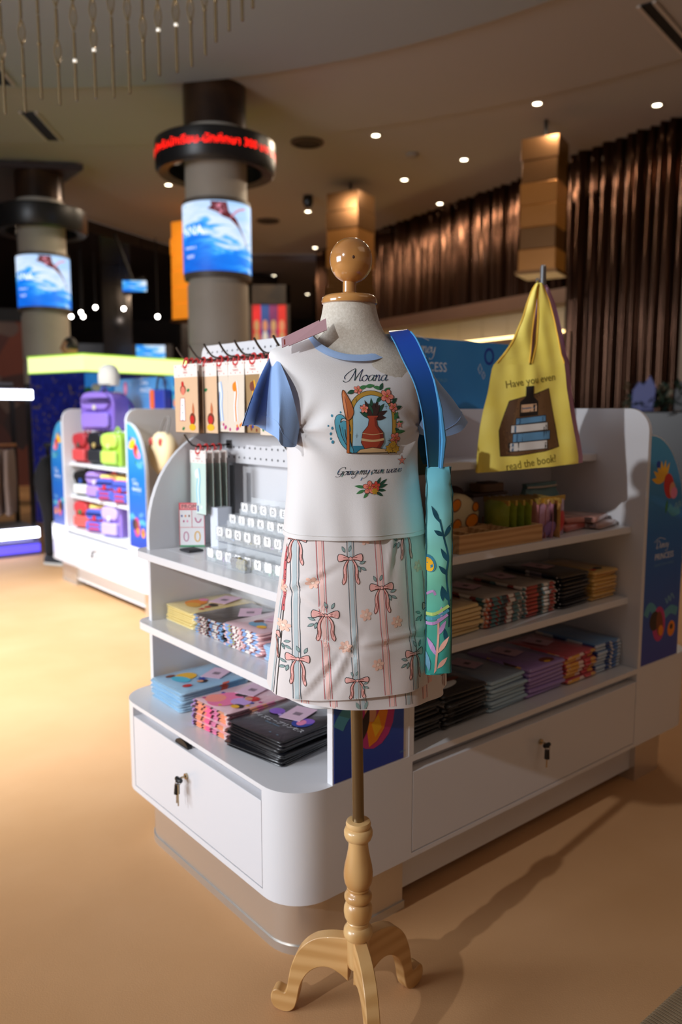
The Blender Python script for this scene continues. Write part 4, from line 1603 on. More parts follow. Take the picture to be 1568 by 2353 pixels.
def skirt_pt(t, s, layer):
    """t angle, s 0 waist .. 1 hem"""
    z0, z1 = 1.09, (.766 if layer else .738)
    a = lerp(.1290, .1775, s ** .8) - (0 if layer else .006)
    d = lerp(.086, .128, s ** .8) - (0 if layer else .006)
    w = 1 + s * (.018 * sin(3 * t + .6) + .014 * sin(5 * t + 2.0) + (.02 * sin(9 * t) if not layer else .006 * sin(11 * t + 1)))
    cx, sy = cos(t), sin(t)
    x = a * w * math.copysign(abs(cx) ** .9, cx)
    y = d * w * math.copysign(abs(sy) ** .9, sy)
    z = lerp(z0, z1, s) - (.010 * s * max(0, cx) * -1 if layer else 0) - s * .008 * abs(cx) + (0 if layer else .022 * s * max(0, -cx))
    # crumpled wrinkles
    k = noise.noise(Vector((x * 16, z * 11, y * 8))) * .0045 * (0.3 + s) if layer else 0
    cr_ = 0
    for q, (px, pz, ang, ln) in enumerate(((-.10, .80, .9, .06), (-.065, .86, -.5, .05), (-.05, .83, 1.1, .06), (.06, .87, .1, .09), (-.11, .98, .55, .06), (.05, 1.03, 1.4, .05), (-.09, .93, -.6, .05))):
        dx, dz = x - px, z - pz
        u_ = dx * cos(ang) + dz * sin(ang)
        v_ = -dx * sin(ang) + dz * cos(ang)
        if sy < 0:
            cr_ += .0034 * math.exp(-(u_ / ln) ** 2) * (math.exp(-((v_ - .004) / .006) ** 2) - math.exp(-((v_ + .006) / .007) ** 2))
    m = 1 + (k + (cr_ if layer else 0)) / max(.08, math.hypot(x, y))
    return Vector((x * m + (.004 if layer else .018), y * m, z))


def skirt_mesh(layer, nt, ns):
    b = MB()
    rg = [[skirt_pt(2 * pi * k / nt, j / ns, layer) for k in range(nt)] for j in range(ns + 1)]
    b.loft(rg, True, False)
    inn = [[Vector((p.x * .988, p.y * .988, p.z)) for p in rg[-1]], [Vector((p.x * .985, p.y * .985, p.z)) for p in rg[-4]]]
    b.loft([rg[-1], inn[0], inn[1]], True, False)
    return b


b = skirt_mesh(True, 160, 60)
b.build('front_layer', M_SK, SKIRT, 180)
BV_S = BVHTree.FromPolygons([tuple(p) for p in b.v], [f for f in b.f])
b = skirt_mesh(False, 120, 24)
und = b.build('under_layer', M_SK, SKIRT, 180)
BV_U = BVHTree.FromPolygons([tuple(p) for p in b.v], [f for f in b.f])


def cast_map(bv):
    """prints wrap round the skirt: x is kept, the ray follows the normal of the oval cross-section"""
    def f(x, z, d):
        a, e = lerp(.177, .137, (z - .74) / .33), lerp(.128, .098, (z - .74) / .33)
        sx = max(-.985, min(.985, (x - .004) / a))
        cx = math.sqrt(1 - sx * sx)
        P = Vector((a * sx + .004, -e * cx, z))
        N = Vector((sx / a, -cx / e, 0)).normalized()
        h = bv.ray_cast(P + N * .15, -N, .4)
        if h[0] is None:
            h = bv.find_nearest(P)
        n = h[1]
        if n.dot(N) < 0:
            n = -n
        return h[0] + n * (d + .0002)
    return f


def stripe(p, x0, z0, x1, z1, kind):
    c, l = (M_SKPS, M_SKPL) if kind == 'p' else (M_SKB, M_SKBL)
    r = random.Random(int(abs(x0) * 9999))
    n = 10
    mid = [(lerp(x0, x1, k / n), lerp(z0, z1, k / n)) for k in range(n + 1)]
    p.stroke(mid, .0066, c, 1)
    for s in (-1, 1):
        p.stroke([(x + s * .0062 + r.uniform(-.0004, .0004), z) for x, z in mid], .0011, l, 1)


def bow(p, x, y, leafs=1, s=1.0, sq=1.0):
    L = lambda pts: [(x + a * s * sq, y + c * s) for a, c in pts]
    for sg in (-1, 1):
        tail = [(sg * a, c) for a, c in [(.003, -.003), (.0075, -.012), (.009, -.021), (.008, -.031), (.010, -.043), (.0145, -.048), (.0165, -.043), (.0135, -.033), (.0140, -.021), (.011, -.010), (.005, -.002)]]
        p.poly(L([(a * 1.0, c) for a, c in tail]), M_SKP)
        p.stroke(L(tail[0:6]), .0011, M_CLAYD, 2)
        p.stroke(L(tail[5:]), .0011, M_INK, 2)
        p.stroke(L([(sg * .012, -.040), (sg * .0115, -.028)]), .0008, M_CLAYD, 1)
        loop = [(sg * a, c) for a, c in [(.002, .0015), (.012, .0065), (.021, .0085), (.0235, .002), (.0215, -.0055), (.012, -.003), (.002, -.0025)]]
        p.poly(L(loop), M_SKP)
        p.stroke(L(loop), .0012, M_INK, 2)
        for k in (.0015, -.0015):
            p.stroke(L([(sg * .005, k), (sg * .013, k * 1.6)]), .0009, M_CLAYD, 1)
    p.poly([(x + a * s * sq, y + c * s) for a, c in ell(0, 0, .0038, .0040, 0, 10)], M_INK)
    p.poly([(x + a * s * sq, y + c * s) for a, c in ell(0, 0, .0028, .0030, 0, 10)], M_SKP)
    if leafs:
        q = 1 if leafs > 0 else -1
        for a0, b0, ang in ((.0165, -.010, 20), (.0185, -.016, -30), (.0145, -.013, -75), (-.010, .011, 115), (-.003, .012, 70)):
            lf = leaf(x + q * a0 * s, y + b0 * s, .0135 * s, .0034 * s, radians(ang if q > 0 else 180 - ang))
            p.poly(lf, M_SKBL)
            cx = sum(a for a, _ in lf) / len(lf)
            cy = sum(c for _, c in lf) / len(lf)
            p.poly([(cx + (a - cx) * .8, cy + (c - cy) * .72) for a, c in lf], M_SKL)


def flower(p, x, y, s=1.0):
    for k in range(6):
        a = k * pi / 3 + .2
        p.poly(ell(x + .0072 * s * cos(a), y + .0072 * s * sin(a), .0048 * s, .0036 * s, a, 8), M_SKF)
    p.poly(ell(x, y, .003 * s, .003 * s, 0, 8), M_SKFC)


p = Print()
for args in ((-.1225, 1.085, -.1245, .762, 'b'), (-.0845, 1.085, -.0738, .762, 'p'), (-.0300, 1.085, -.0237, .763, 'b'), (.0240, 1.085, .0363, .760, 'p'), (.0855, 1.085, .0933, .757, 'b'), (.1270, 1.0, .1375, .757, 'p'), (-.1395, 1.02, -.1690, .757, 'b')):
    stripe(p, *args)
p.stroke([(-.1335, 1.085), (-.137, .98), (-.147, .86), (-.1575, .757)], .0014, M_INK)
p.stroke([(-.1350, 1.04), (-.138, .98), (-.142, .92)], .004, M_SKPL)
for x, z, lf, s, sq in ((-.0291, 1.0247, 1, 1, 1), (.0296, .9686, 1, 1, 1), (-.0754, .9212, -1, 1, 1), (-.122, .836, -1, 1, .8), (-.0224, .7997, 1, .72, 1.3), (.0929, .8373, -1, 1, .85), (.0846, 1.064, -1, 1, .85), (-.1215, 1.058, 0, 1, .75), (.1288, .9199, -1, 1, .5), (-.158, .872, 1, .9, .5), (.040, .772, 0, .3, 1)):
    if s > .5:
        bow(p, x, z, lf, s, sq)
for x, z in ((-.0965, .979), (-.0031, .9203), (.0577, .9025), (-.0423, .863), (.0173, .8267), (-.145, .965), (-.1423, .893), (.112, 1.0), (0, 1.06)):
    flower(p, x, z)
p.build('bow_print', SKIRT, cast_map(BV_S), .0045)
p = Print()
for x, k in ((-.12, 'p'), (-.068, 'p'), (-.012, 'b'), (.046, 'p'), (.078, 'b'), (.12, 'p')):
    stripe(p, x, .80, x + .002, .742, k)
for ang in (115, 65):
    p.poly(leaf(-.014 + (.006 if ang < 90 else -.004), .742, .016, .004, radians(ang)), M_SKL)
p.build('under_print', und, cast_map(BV_U), .006)
# loose tie end hanging at the photo-right side
b = MB()
tp = [(.166, -.060, .80), (.188, -.035, .80), (.192, -.030, .742), (.168, -.058, .738)]
tq = [Vector(q) for q in tp]
n_ = (tq[1] - tq[0]).cross(tq[3] - tq[0]).normalized() * .001
b.loft([[v - n_ for v in tq], [v + n_ for v in tq]], True, True)
te = b.build('tie_end', M_SK, SKIRT, 0)
p = Print()
bow(p, .016, -.026, 0, .62, .8)
p.stroke([(.006, 0), (.007, -.02)], .004, M_SKP, 1)
ex = (tq[1] - tq[0]).normalized()
p.build('tie_print', te, plane_map(tq[0], ex, (0, 0, 1), -n_.normalized() if n_.y > 0 else n_.normalized()), .5, base=.0016)

# ------------------------------------------------------------------ light blue satin tote over the shoulder
def sea_grad():
    m = bpy.data.materials.new('tote_satin')
    m.use_nodes = True
    nt = m.node_tree
    b = nt.nodes['Principled BSDF']
    b.inputs['Roughness'].default_value = 0.34
    b.inputs['Sheen Weight'].default_value = 0.2
    tc = nt.nodes.new('ShaderNodeTexCoord')
    sx = nt.nodes.new('ShaderNodeSeparateXYZ')
    mr = nt.nodes.new('ShaderNodeMapRange')
    mr.inputs['From Min'].default_value = 0.80
    mr.inputs['From Max'].default_value = 1.20
    r = nt.nodes.new('ShaderNodeValToRGB')
    e = r.color_ramp.elements
    e[0].position, e[0].color = 0, H('#2fa39c')
    e[1].position, e[1].color = 1, H('#6cc0d6')
    for p_, c_ in ((.22, '#4fb6a2'), (.5, '#7fd0b4'), (.72, '#86d2d2')):
        x = e.new(p_)
        x.color = H(c_)
    nt.links.new(tc.outputs['Object'], sx.inputs['Vector'])
    nt.links.new(sx.outputs['Z'], mr.inputs['Value'])
    nt.links.new(mr.outputs['Result'], r.inputs['Fac'])
    nt.links.new(r.outputs['Color'], b.inputs['Base Color'])
    MATS['tote_satin'] = m
    return m


M_SATIN = sea_grad()
M_STRAP = mat('strap_blue_shaded', '#1b5cc0', 0.35)
ntS = M_STRAP.node_tree
_t = ntS.nodes.new('ShaderNodeTexCoord')
_s = ntS.nodes.new('ShaderNodeSeparateXYZ')
_m = ntS.nodes.new('ShaderNodeMapRange')
_m.inputs['From Min'].default_value = 1.20
_m.inputs['From Max'].default_value = 1.43
_r = ntS.nodes.new('ShaderNodeValToRGB')
_r.color_ramp.elements[0].color = H('#16505f')  # dark teal low end carries the shade there, put into the colour
_r.color_ramp.elements[1].color = H('#123f9c')
ntS.links.new(_t.outputs['Object'], _s.inputs['Vector'])
ntS.links.new(_s.outputs['Z'], _m.inputs['Value'])
ntS.links.new(_m.outputs['Result'], _r.inputs['Fac'])
ntS.links.new(_r.outputs['Color'], ntS.nodes['Principled BSDF'].inputs['Base Color'])
M_STRAPL = mat('strap_edge_blue', '#4a93c4', 0.4)
M_WEED = mat('ink_seaweed', '#0c4a5c', 0.5)
M_LIL = mat('ink_lilac', '#c9a0d8', 0.5)
M_CORAL = mat('ink_coral', '#f2b8a6', 0.5)
TOTE = thing('tote_bag', 'narrow folded light blue satin tote with seaweed print hanging from the mannequin shoulder', 'bag', (0, 0, 0))
b = MB()
# folded tote: front strip facing out, then running back beside the body
prof = [(.157, 1.463), (.170, 1.461), (.186, 1.462), (.202, 1.464), (.206, 1.470), (.202, 1.476), (.186, 1.474), (.168, 1.474), (.160, 1.480), (.163, 1.51), (.170, 1.56), (.178, 1.62)]
rows_ = []
for k in range(25):
    z = lerp(1.195, .803, k / 24)
    w = .004 * sin(k * 1.9) * math.exp(-k / 5)
    sp = lerp(0, .004, k / 24)
    rows_.append([(x + w * (1 if i % 2 else -.4) + sp * .8 - .004 * (k < 3) * (i > 2 and i < 6), y - (.0025 if k in (2, 5) else 0) + .0012 * sin(k * 1.3 + i), z + (.0 if i < 6 else -.001 * i)) for i, (x, y) in enumerate(prof)])
b.loft(rows_, False)
bk = [[(x - .0014 if i > 8 else x, y + .0018, z) for i, (x, y, z) in enumerate(r_)] for r_ in rows_]
b.loft(bk, False)
tb = b.build('pouch', M_SATIN, TOTE, 60)
b = MB()
b.tube([r_[4] for r_ in rows_], .0012, 6)
b.tube([r_[0] for r_ in rows_], .0010, 6)
b.build('seam', mat('tote_seam', '#155a66', .5), tb)
p = Print()
p.stroke([(.0485, .09), (.047, .14), (.041, .19), (.044, .225), (.0345, .262), (.026, .295)], .0035, M_WEED)
for x, z, L, a in ((.026, .289, .036, 118), (.036, .262, .030, 62), (.034, .264, .022, 150), (.044, .215, .030, 120), (.0435, .190, .026, 135), (.046, .14, .034, 115), (.046, .12, .030, 60), (.044, .06, .03, 100), (.035, .14, .03, 95)):
    p.poly(leaf(x, z, L, .0052, radians(a)), M_WEED)
p.stroke([(.0215, .0), (.024, .035), (.027, .075), (.026, .11)], .0042, M_CORAL)
for x, z, L, a, c in ((.024, .035, .042, 118, M_LIL), (.026, .04, .040, 55, M_CORAL), (.027, .075, .032, 62, M_LIL), (.030, .105, .026, 85, M_LIL), (.026, .010, .030, 48, M_CORAL), (.010, .005, .04, 100, M_PWS)):
    p.poly(leaf(x, z, L, .0055, radians(a)), c)
# plain yellow and blue pebble shape and rainbow swirl
p.poly(ell(.006, .213, .013, .018, .5), M_SEAD)
p.poly(ell(.005, .211, .010, .0145, .5), M_PYEL)
p.stroke([(.002, .155), (.015, .160), (.020, .152)], .005, M_LIL)
p.stroke([(.0, .118), (.02, .117), (.047, .132)], .006, mat('ink_lime', '#b8d67a', .5))
p.stroke([(.0, .109), (.02, .108), (.047, .124)], .006, M_SEA)
p.stroke([(.0, .100), (.02, .099), (.045, .115)], .006, M_LIL)
BV_B = BVHTree.FromPolygons([tuple(q) for q in b.v] if False else [tuple(q) for r_ in rows_ for q in r_], [(i * 12 + k, i * 12 + k + 1, (i + 1) * 12 + k + 1, (i + 1) * 12 + k) for i in range(24) for k in range(11)])


def tote_map(x, y, d):
    h = BV_B.ray_cast(Vector((.1575 + x * .95, 1.0, .803 + y)), Vector((0, 1, 0)), 1.0)
    if h[0] is None:
        h = BV_B.find_nearest(Vector((.1575 + x * .95, 1.46, .803 + y)))
    return h[0] + Vector((0, -1, 0)) * (d + .0004)


p.build('seaweed_print', tb, tote_map, .012)


def strap(pts, w, name, m):
    """band following pts; w gives half-width vectors"""
    P = catmull(pts, 6)
    Wd = catmull(w, 6)
    b = MB()
    L = [a + c for a, c in zip(P, Wd)]
    R = [a - c for a, c in zip(P, Wd)]
    b.loft([[l, r_, r_ + Vector((.0008, .0022, -.0006)), l + Vector((.0008, .0022, -.0006))] for l, r_ in zip(L, R)], True, True)
    return b.build(name, m, TOTE, 40), L, R


st, L, R = strap([(.170, 1.463, 1.193), (.166, 1.452, 1.245), (.160, 1.446, 1.30), (.149, 1.455, 1.350), (.132, 1.474, 1.392), (.118, 1.500, 1.426), (.108, 1.535, 1.446), (.115, 1.575, 1.445), (.135, 1.612, 1.41), (.155, 1.64, 1.33), (.170, 1.63, 1.22), (.175, 1.60, 1.19)],
                 [(.010, .0, 0), (.0135, .004, 0), (.016, .004, .001), (.0175, .003, .004), (.018, .002, .007), (.0185, .003, .006), (.018, .004, .003), (.017, .002, 0), (.016, 0, 0), (.014, 0, 0), (.012, 0, 0), (.010, 0, 0)], 'handle', M_STRAP)
b = MB()
b.tube(L[:34], .0016, 6)
b.tube(R[:34], .0012, 6)
b.build('edge_binding', M_STRAPL, st)
b = MB()
b.tube([L[0] + Vector((.004, -.001, 0)), L[6] + Vector((.007, -.002, 0)), L[12] + Vector((.003, -.003, 0)), L[18] + Vector((.001, -.002, 0))], [.003, .005, .003, .001], 6)
b.build('lining_fold', M_STRAPL, st)


# ------------------------------------------------------------------ folded wrapped shirts
def pack_mesh(name, w, d, h, mats, seed, fold=0.5):
    """polybagged folded shirt: w along x, d along y (front at y = 0), thick rounded front fold"""
    r = random.Random(seed)
    b = MB()
    base = rrect(-w / 2, w / 2, 0, d, .012, 3)
    n = len(base)
    rings = []
    for sc, zz in ((.93, 0), (.995, .30), (1.0, .62), (.955, .95)):
        ring = []
        for x, y in base:
            f = 1 + fold * .35 * max(0, 1 - y / .03)
            ring.append((x * sc + r.uniform(-.0015, .0015), d / 2 + (y - d / 2) * sc + r.uniform(-.0015, .0015), h * zz * (f if zz > .1 else 1) + r.uniform(-.0004, .0006)))
        rings.append(ring)
    b.loft(rings, True, False)
    b.f.append(tuple(range(n))[::-1])
    b.m.append(0)
    # puckered top
    m = len(b.v)
    inner = [(x * .55, d / 2 + (y - d / 2) * .55, h * (1.0 + r.uniform(-.02, .10))) for x, y in base]
    b.v += inner + [(0, d / 2, h)]
    o = 3 * n
    for k in range(n):
        k2 = (k + 1) % n
        b.f.append((o + k, o + k2, m + k2, m + k))
        b.f.append((m + k, m + k2, m + n))
        b.m += [1, 1]
    return b.mesh(name, mats, 60)


M_CARD = mat('price_card', '#e2c2d6', 0.55)
M_BAR = mat('barcode', '#3a3440', 0.6)
M_CLEAR = mat('clear_film', '#ffffff', 0.05, trans=1.0, alpha=0.25)


def price_card(parent, x, y, z, rot, s=1.0, nm='price_card'):
    b = MB()
    b.box(-.032 * s, .032 * s, -.045 * s, .045 * s, 0, .0008)
    for k in range(9):
        b.box(-.011 * s + k * .0026 * s, -.0098 * s + k * .0026 * s + .0008 * (k % 2), -.014 * s, .006 * s, .0008, .0009, 1)
    o = b.build(nm, [M_CARD, M_BAR], parent, 0)
    o.location = (x, y, z)
    o.rotation_euler = (0, 0, rot)
    return o


def wplace(local, rz, u, v, z, a=0.0):
    p = local(u, v, z)
    return p, rz + a


def stack(n, w, d, h, mats, u, v, z, ang, colour, where, group, seed, top=None, jit=.006):
    """n packs; front edge faces -v (ang 0) or -u (ang -90 degrees)"""
    me = pack_mesh('wrapped_shirt', w, d, h, mats, seed)
    r = random.Random(seed)
    for k in range(n):
        label = '%s wrapped shirt, %s of its stack %s' % (colour, place(k, n), where)
        o = bpy.data.objects.new('wrapped_shirt', me)
        COL.objects.link(o)
        p = NW(u + r.uniform(-jit, jit), v + r.uniform(-jit, jit), z + k * h * 1.04)
        o.location = p
        o.rotation_euler = (0, 0, RZ + ang + r.uniform(-.05, .05))
        tag(o, label, 'shirt', group)
    if top:
        top(o, h * 1.05)
    return o


def pkmat(name, base, cols, scale=42, dens=.5, stretch=(1, .6, .25)):
    return mottled(name, cols, scale, 0.25, 0.9, stretch, base, dens, .55)


def plainpk(name, c, c2=None):
    return mat(name, c, 0.28, coat=0.9, var=(c2 or c, 9), bump=34, bstr=0.55)


QL = -pi / 2          # packs on the end unit face the aisle on the left


def print_top(fn, card=None):
    def f(o, z):
        p = Print()
        fn(p)
        p.build('print', o, lambda x, y, d: Vector((x, y, z + .0012 + d)), .5)
        if card:
            price_card(o, card[0], card[1], z + .002, card[2], card[3] if len(card) > 3 else 1)
    return f


# colours of the packs in the left end unit
def p_blue(p):
    p.poly(ell(-.03, .085, .030, .034), M_PYEL)
    p.poly(ell(-.015, .060, .034, .020, .3), mat('print_aqua', '#4fc0dc', .4))
    p.poly(ell(.045, .045, .012, .015), M_PRED)
    p.poly(ell(.04, .10, .014, .016), M_PDARK)
    p.poly(ell(.036, .094, .010, .010), M_PSKIN)
    p.poly(star(.02, .11, .02, .008, 6), M_PNAVY)
    p.poly(ell(-.06, .05, .010, .016), M_PBRN)


def p_pink(p):
    p.poly(ell(-.015, .065, .045, .055, .2), mat('print_hotpink', '#f77fae', .4))
    p.poly(ell(-.04, .05, .03, .03), mat('print_coral', '#ff9a8a', .4))
    p.poly(ell(.03, .085, .030, .026, .3), mat('print_lilac', '#c8a4e2', .4))
    p.poly(ell(.035, .120, .021, .017, .4), M_PRED)
    p.poly(ell(.028, .112, .011, .011), M_PSKIN)
    p.poly(ell(.052, .060, .017, .012), M_PDARK)
    p.poly(ell(.048, .052, .014, .010), M_PYEL)
    p.poly(ell(-.01, .115, .018, .012, .5), M_PDARK)
    for k, (x, y) in enumerate(((.06, .10), (.066, .08), (-.065, .03), (-.06, .09), (.01, .03), (.07, .12))):
        p.poly(star(x, y, .008, .004, 5), (M_PNAVY, M_PYEL, M_PMAG)[k % 3])
    p.script('girls', -.035, .018, .012, M_PMAG, .2) if False else None


def p_black(p):
    p.text('ディズニープリンセス', 0, .074, .0192, M_PW)
    p.text('Disney Princess', 0, .062, .0085, M_PWS)
    p.poly(ell(.052, .12, .027, .030), M_PNAVY)
    p.poly(ell(.056, .135, .018, .018), mat('print_violet', '#8a5ac8', .4))
    p.poly(ell(.050, .118, .012, .018, .4), M_PPINK)
    for a in (20, 60, 100, 140, 180):
        p.poly(leaf(-.01, .118, .032, .008, radians(a)), mat('print_lavender', '#b79adf', .4) if a % 40 else M_PPINK)
    p.poly(ell(-.055, .13, .022, .02), MATS['print_violet'])
    p.text('M', .035, .022, .008, M_PWS)
    p.text('M', .062, .022, .008, M_PWS)


def p_yellow(p):
    p.poly(ell(-.03, .075, .034, .034), M_PORG)
    p.poly(ell(-.01, .055, .030, .020), mat('print_gold', '#e8a838', .4))
    p.poly(ell(.03, .10, .018, .014), M_PDARK)
    p.poly(ell(.04, .075, .010, .010), M_PRED)
    p.poly(ell(-.045, .11, .018, .014), M_PPINK)
    p.poly(star(.05, .05, .012, .006), M_PRED)


S_B = 'on the end base'
S_M = 'on the middle shelf'
stack(9, .185, .235, .0064, [pkmat('pk_lightblue', '#a9cfe8', ['#8fc3e6', '#f0c050', '#e86a50', '#5a3a30', '#bfe0f0'], 30, .48), plainpk('pk_lightblue_top', '#a9d3ee', '#9cc6e6')], .068, .705, .4435, QL, 'light blue', S_B, 'light blue shirts on the base of the left end unit', 3, print_top(p_blue, (.01, .17, .5)))
stack(10, .170, .220, .0066, [pkmat('pk_pink', '#f6ccd0', ['#f59ac0', '#ffb08a', '#5a3038', '#c6a6e6', '#ff7fae', '#f6e0e0'], 42, .62), plainpk('pk_pink_top', '#f3cdd4', '#efc1cc')], .062, .452, .4435, QL + .10, 'pink', S_B, 'pink shirts on the base of the left end unit', 4, print_top(p_pink, (-.02, .165, .3)))
stack(11, .205, .245, .0056, [plainpk('pk_black', '#121215', '#1c1c22'), plainpk('pk_black_top', '#15151a', '#1e1e26')], .066, .245, .4435, QL + .14, 'black', S_B, 'black shirts on the base of the left end unit', 5, print_top(p_black, (.0, .155, .25)))
stack(8, .170, .22, .0060, [pkmat('pk_yellow', '#f0dc96', ['#f0c860', '#e8a040', '#f6e6b0', '#c86040'], 26, .40), plainpk('pk_yellow_top', '#f2dfa0', '#eed68a')], .125, .722, .6675, QL, 'pale yellow', S_M, 'yellow shirts on the middle shelf', 6, print_top(p_yellow, (.0, .16, .4)))
stack(8, .150, .21, .0064, [pkmat('pk_dark_multi', '#1c1c20', ['#8fb8e0', '#e8e0d8', '#8a2c2c', '#d8b080', '#202024', '#f0f0f0'], 70, .75), plainpk('pk_dark_top', '#4a4644', '#2c2a2c')], .130, .558, .6675, QL + .05, 'black multicoloured', S_M, 'dark printed shirts on the middle shelf', 7, lambda o, z: price_card(o, .03, .13, z + .002, .9))
stack(9, .165, .21, .0066, [pkmat('pk_pale_pink', '#ecc6c4', ['#8fb4e6', '#f2ece6', '#7a4038', '#b0b06a', '#e6b8b8', '#f0d4d0'], 70, .7), plainpk('pk_pale_pink_top', '#e6c4cc', '#dcb6c0')], .130, .388, .6675, QL + .08, 'pale pink', S_M, 'pale pink shirts on the middle shelf', 8, print_top(lambda p: (p.poly(ell(0, .06, .03, .02), M_PWS), p.poly(ell(.03, .05, .016, .012), M_PYEL), p.poly(ell(-.02, .08, .012, .016), M_PBRN)), (.0, .15, .3)))
stack(6, .130, .20, .0064, [pkmat('pk_sky_pink', '#a8ccec', ['#f6a0c0', '#e06a70', '#cfe4f6', '#f0d060'], 60, .5), plainpk('pk_sky_top', '#b4d4f0', '#a8c8ea')], .135, .235, .6675, QL + .05, 'sky blue', S_M, 'sky blue shirts on the middle shelf', 9, None)

S_RB = 'in the bottom row'
S_RM = 'on the lower shelf'
blk = [pkmat('pk_black_gloss', '#101013', ['#17171a', '#0c0c0e', '#2a2a2e', '#121214'], 40, .4), plainpk('pk_blackg_top', '#131316', '#1b1b20')]
stack(7, .150, .25, .0115, blk, .475, .055, .4435, .03, 'glossy black', S_RB, 'plain black shirts in the bottom row', 11, None)
stack(8, .190, .25, .0112, [pkmat('pk_black_white', '#121214', ['#121214', '#e8e0da', '#7a5a48', '#b4b0b0', '#121214'], 30, .50), plainpk('pk_bw_top', '#141417', '#202024')], .645, .055, .4435, .04, 'black and white', S_RB, 'black and white shirts in the bottom row', 12, print_top(lambda p: (p.poly(ell(-.02, .06, .05, .02, .2), M_PW), p.poly(ell(.02, .085, .04, .012), M_PBRN)), None))
stack(8, .170, .25, .0106, [pkmat('pk_lb_right', '#a6c4d6', ['#8fb0c8', '#c04a3a', '#4a3a34', '#c6dce8', '#e0b040'], 34, .42), plainpk('pk_lb_top', '#8c9fb4', '#7c8ea6')], .825, .055, .4435, .02, 'light blue', S_RB, 'light blue shirts in the bottom row', 13, lambda o, z: price_card(o, .0, .16, z + .002, .2))
stack(7, .185, .25, .0125, [pkmat('pk_purple', '#a487c8', ['#b79ad8', '#4a2c28', '#8c6ab4', '#e0b070', '#a68ad0'], 32, .42), plainpk('pk_purple_top', '#9a7cbe', '#8a6cb0')], 1.005, .055, .4435, .0, 'purple', S_RB, 'purple shirts in the bottom row', 14, print_top(lambda p: (p.poly(ell(.03, .03, .03, .02), M_PBRN), p.poly(ell(.02, .02, .014, .008), M_PYEL)), (.0, .16, .2)))
stack(7, .165, .25, .0122, [pkmat('pk_red', '#d84048', ['#e86068', '#f0b050', '#a02830', '#f4d8d0', '#d83a58'], 38, .6), plainpk('pk_red_top', '#c85a6a', '#b84858')], 1.185, .055, .4435, .0, 'red and yellow', S_RB, 'red shirts in the bottom row', 15, lambda o, z: price_card(o, .0, .17, z + .002, .2))
stack(8, .150, .25, .0112, [pkmat('pk_blue_right', '#6f9cd0', ['#3f6cb8', '#c8d8e8', '#e8e4e0', '#2c4c90', '#8fb8e0'], 34, .6), plainpk('pk_blue_rtop', '#6a9cd0', '#5888c0')], 1.345, .055, .4435, .0, 'blue and white', S_RB, 'blue shirts in the bottom row', 16, None)
stack(7, .150, .24, .0110, [pkmat('pk_cream_red', '#e6c98e', ['#e6c98e', '#a8382c', '#43231c', '#e8d4a8', '#c86a40'], 36, .48), plainpk('pk_cream_top', '#cdb48a', '#bda27a')], .665, .085, .6795, .02, 'cream yellow', S_RM, 'cream yellow shirts on the lower shelf', 17, None)
stack(7, .165, .24, .0118, [pkmat('pk_white_multi', '#dcd6cf', ['#e6e0da', '#4a7a80', '#8a3028', '#c86a40', '#2c3a44', '#ece8e2'], 42, .62), plainpk('pk_white_mtop', '#b9aea6', '#a89c94')], .835, .085, .6795, .02, 'white', S_RM, 'white shirts on the lower shelf', 18, lambda o, z: price_card(o, .0, .16, z + .002, .25))
stack(8, .160, .24, .0114, [pkmat('pk_grey_multi', '#c9c2bb', ['#e6e0da', '#a83a2c', '#5a8890', '#2c2a2c', '#d8d2cc'], 42, .66), plainpk('pk_grey_mtop', '#b3a69e', '#8f847e')], 1.005, .085, .6795, .0, 'grey and rust', S_RM, 'grey and rust shirts on the lower shelf', 19, lambda o, z: price_card(o, .0, .16, z + .002, -.2))
stack(9, .155, .24, .0114, [pkmat('pk_night', '#15161d', ['#15161d', '#2c3048', '#d8d4d8', '#1c1e2a', '#8a8494'], 40, .5), plainpk('pk_night_top', '#15161c', '#20222c')], 1.180, .080, .6795, .0, 'navy black', S_RM, 'navy black shirts on the lower shelf', 20, lambda o, z: price_card(o, .0, .15, z + .002, .2))
stack(8, .140, .24, .0116, [pkmat('pk_gold', '#dcae5c', ['#e6bd70', '#caa050', '#5a5a60', '#eccf90'], 34, .42), plainpk('pk_gold_top', '#d8b060', '#c69a4c')], 1.345, .080, .6795, .0, 'golden yellow', S_RM, 'golden yellow shirts on the lower shelf', 21, print_top(lambda p: (p.poly(ell(.0, .04, .02, .014), M_BAR), p.poly(ell(-.04, .03, .012, .01), M_PRED)), None))

# ------------------------------------------------------------------ top shelf of the long bay
M_TRAY = wood('pale_tray_wood', '#d3a877', '#b98c5c', 0.5, 16, 0, 0.05)
T = thing('wooden_tray', 'pale wooden compartment tray of pins at the front of the top shelf', 'tray', NW(.60, .055, .9175), RZ)
b = MB()
b.box(0, .36, 0, .25, 0, .006)
b.build('bottom', M_TRAY, T, 0)
for x0, x1, y0, y1 in ((0, .36, 0, .010), (0, .36, .24, .25), (0, .010, .01, .24), (.35, .36, .01, .24)):
    b = MB()
    b.box(x0, x1, y0, y1, .006, .050)
    b.build('side', M_TRAY, T, 0, .001)
for k in range(3):
    b = MB()
    b.box(.085 + k * .085, .091 + k * .085, .01, .24, .006, .044)
    b.build('partition', M_TRAY, T, 0)
b = MB()
b.box(.01, .35, .120, .126, .006, .044)
b.build('partition', M_TRAY, T, 0)
M_PIN = [mat('pin_enamel_%d' % i, c, .25, coat=.5) for i, c in enumerate(['#4a3a34', '#a05a3c', '#8a9a90', '#c8b090', '#5a6a80', '#b04a50'])]
r = random.Random(5)
bb = MB()
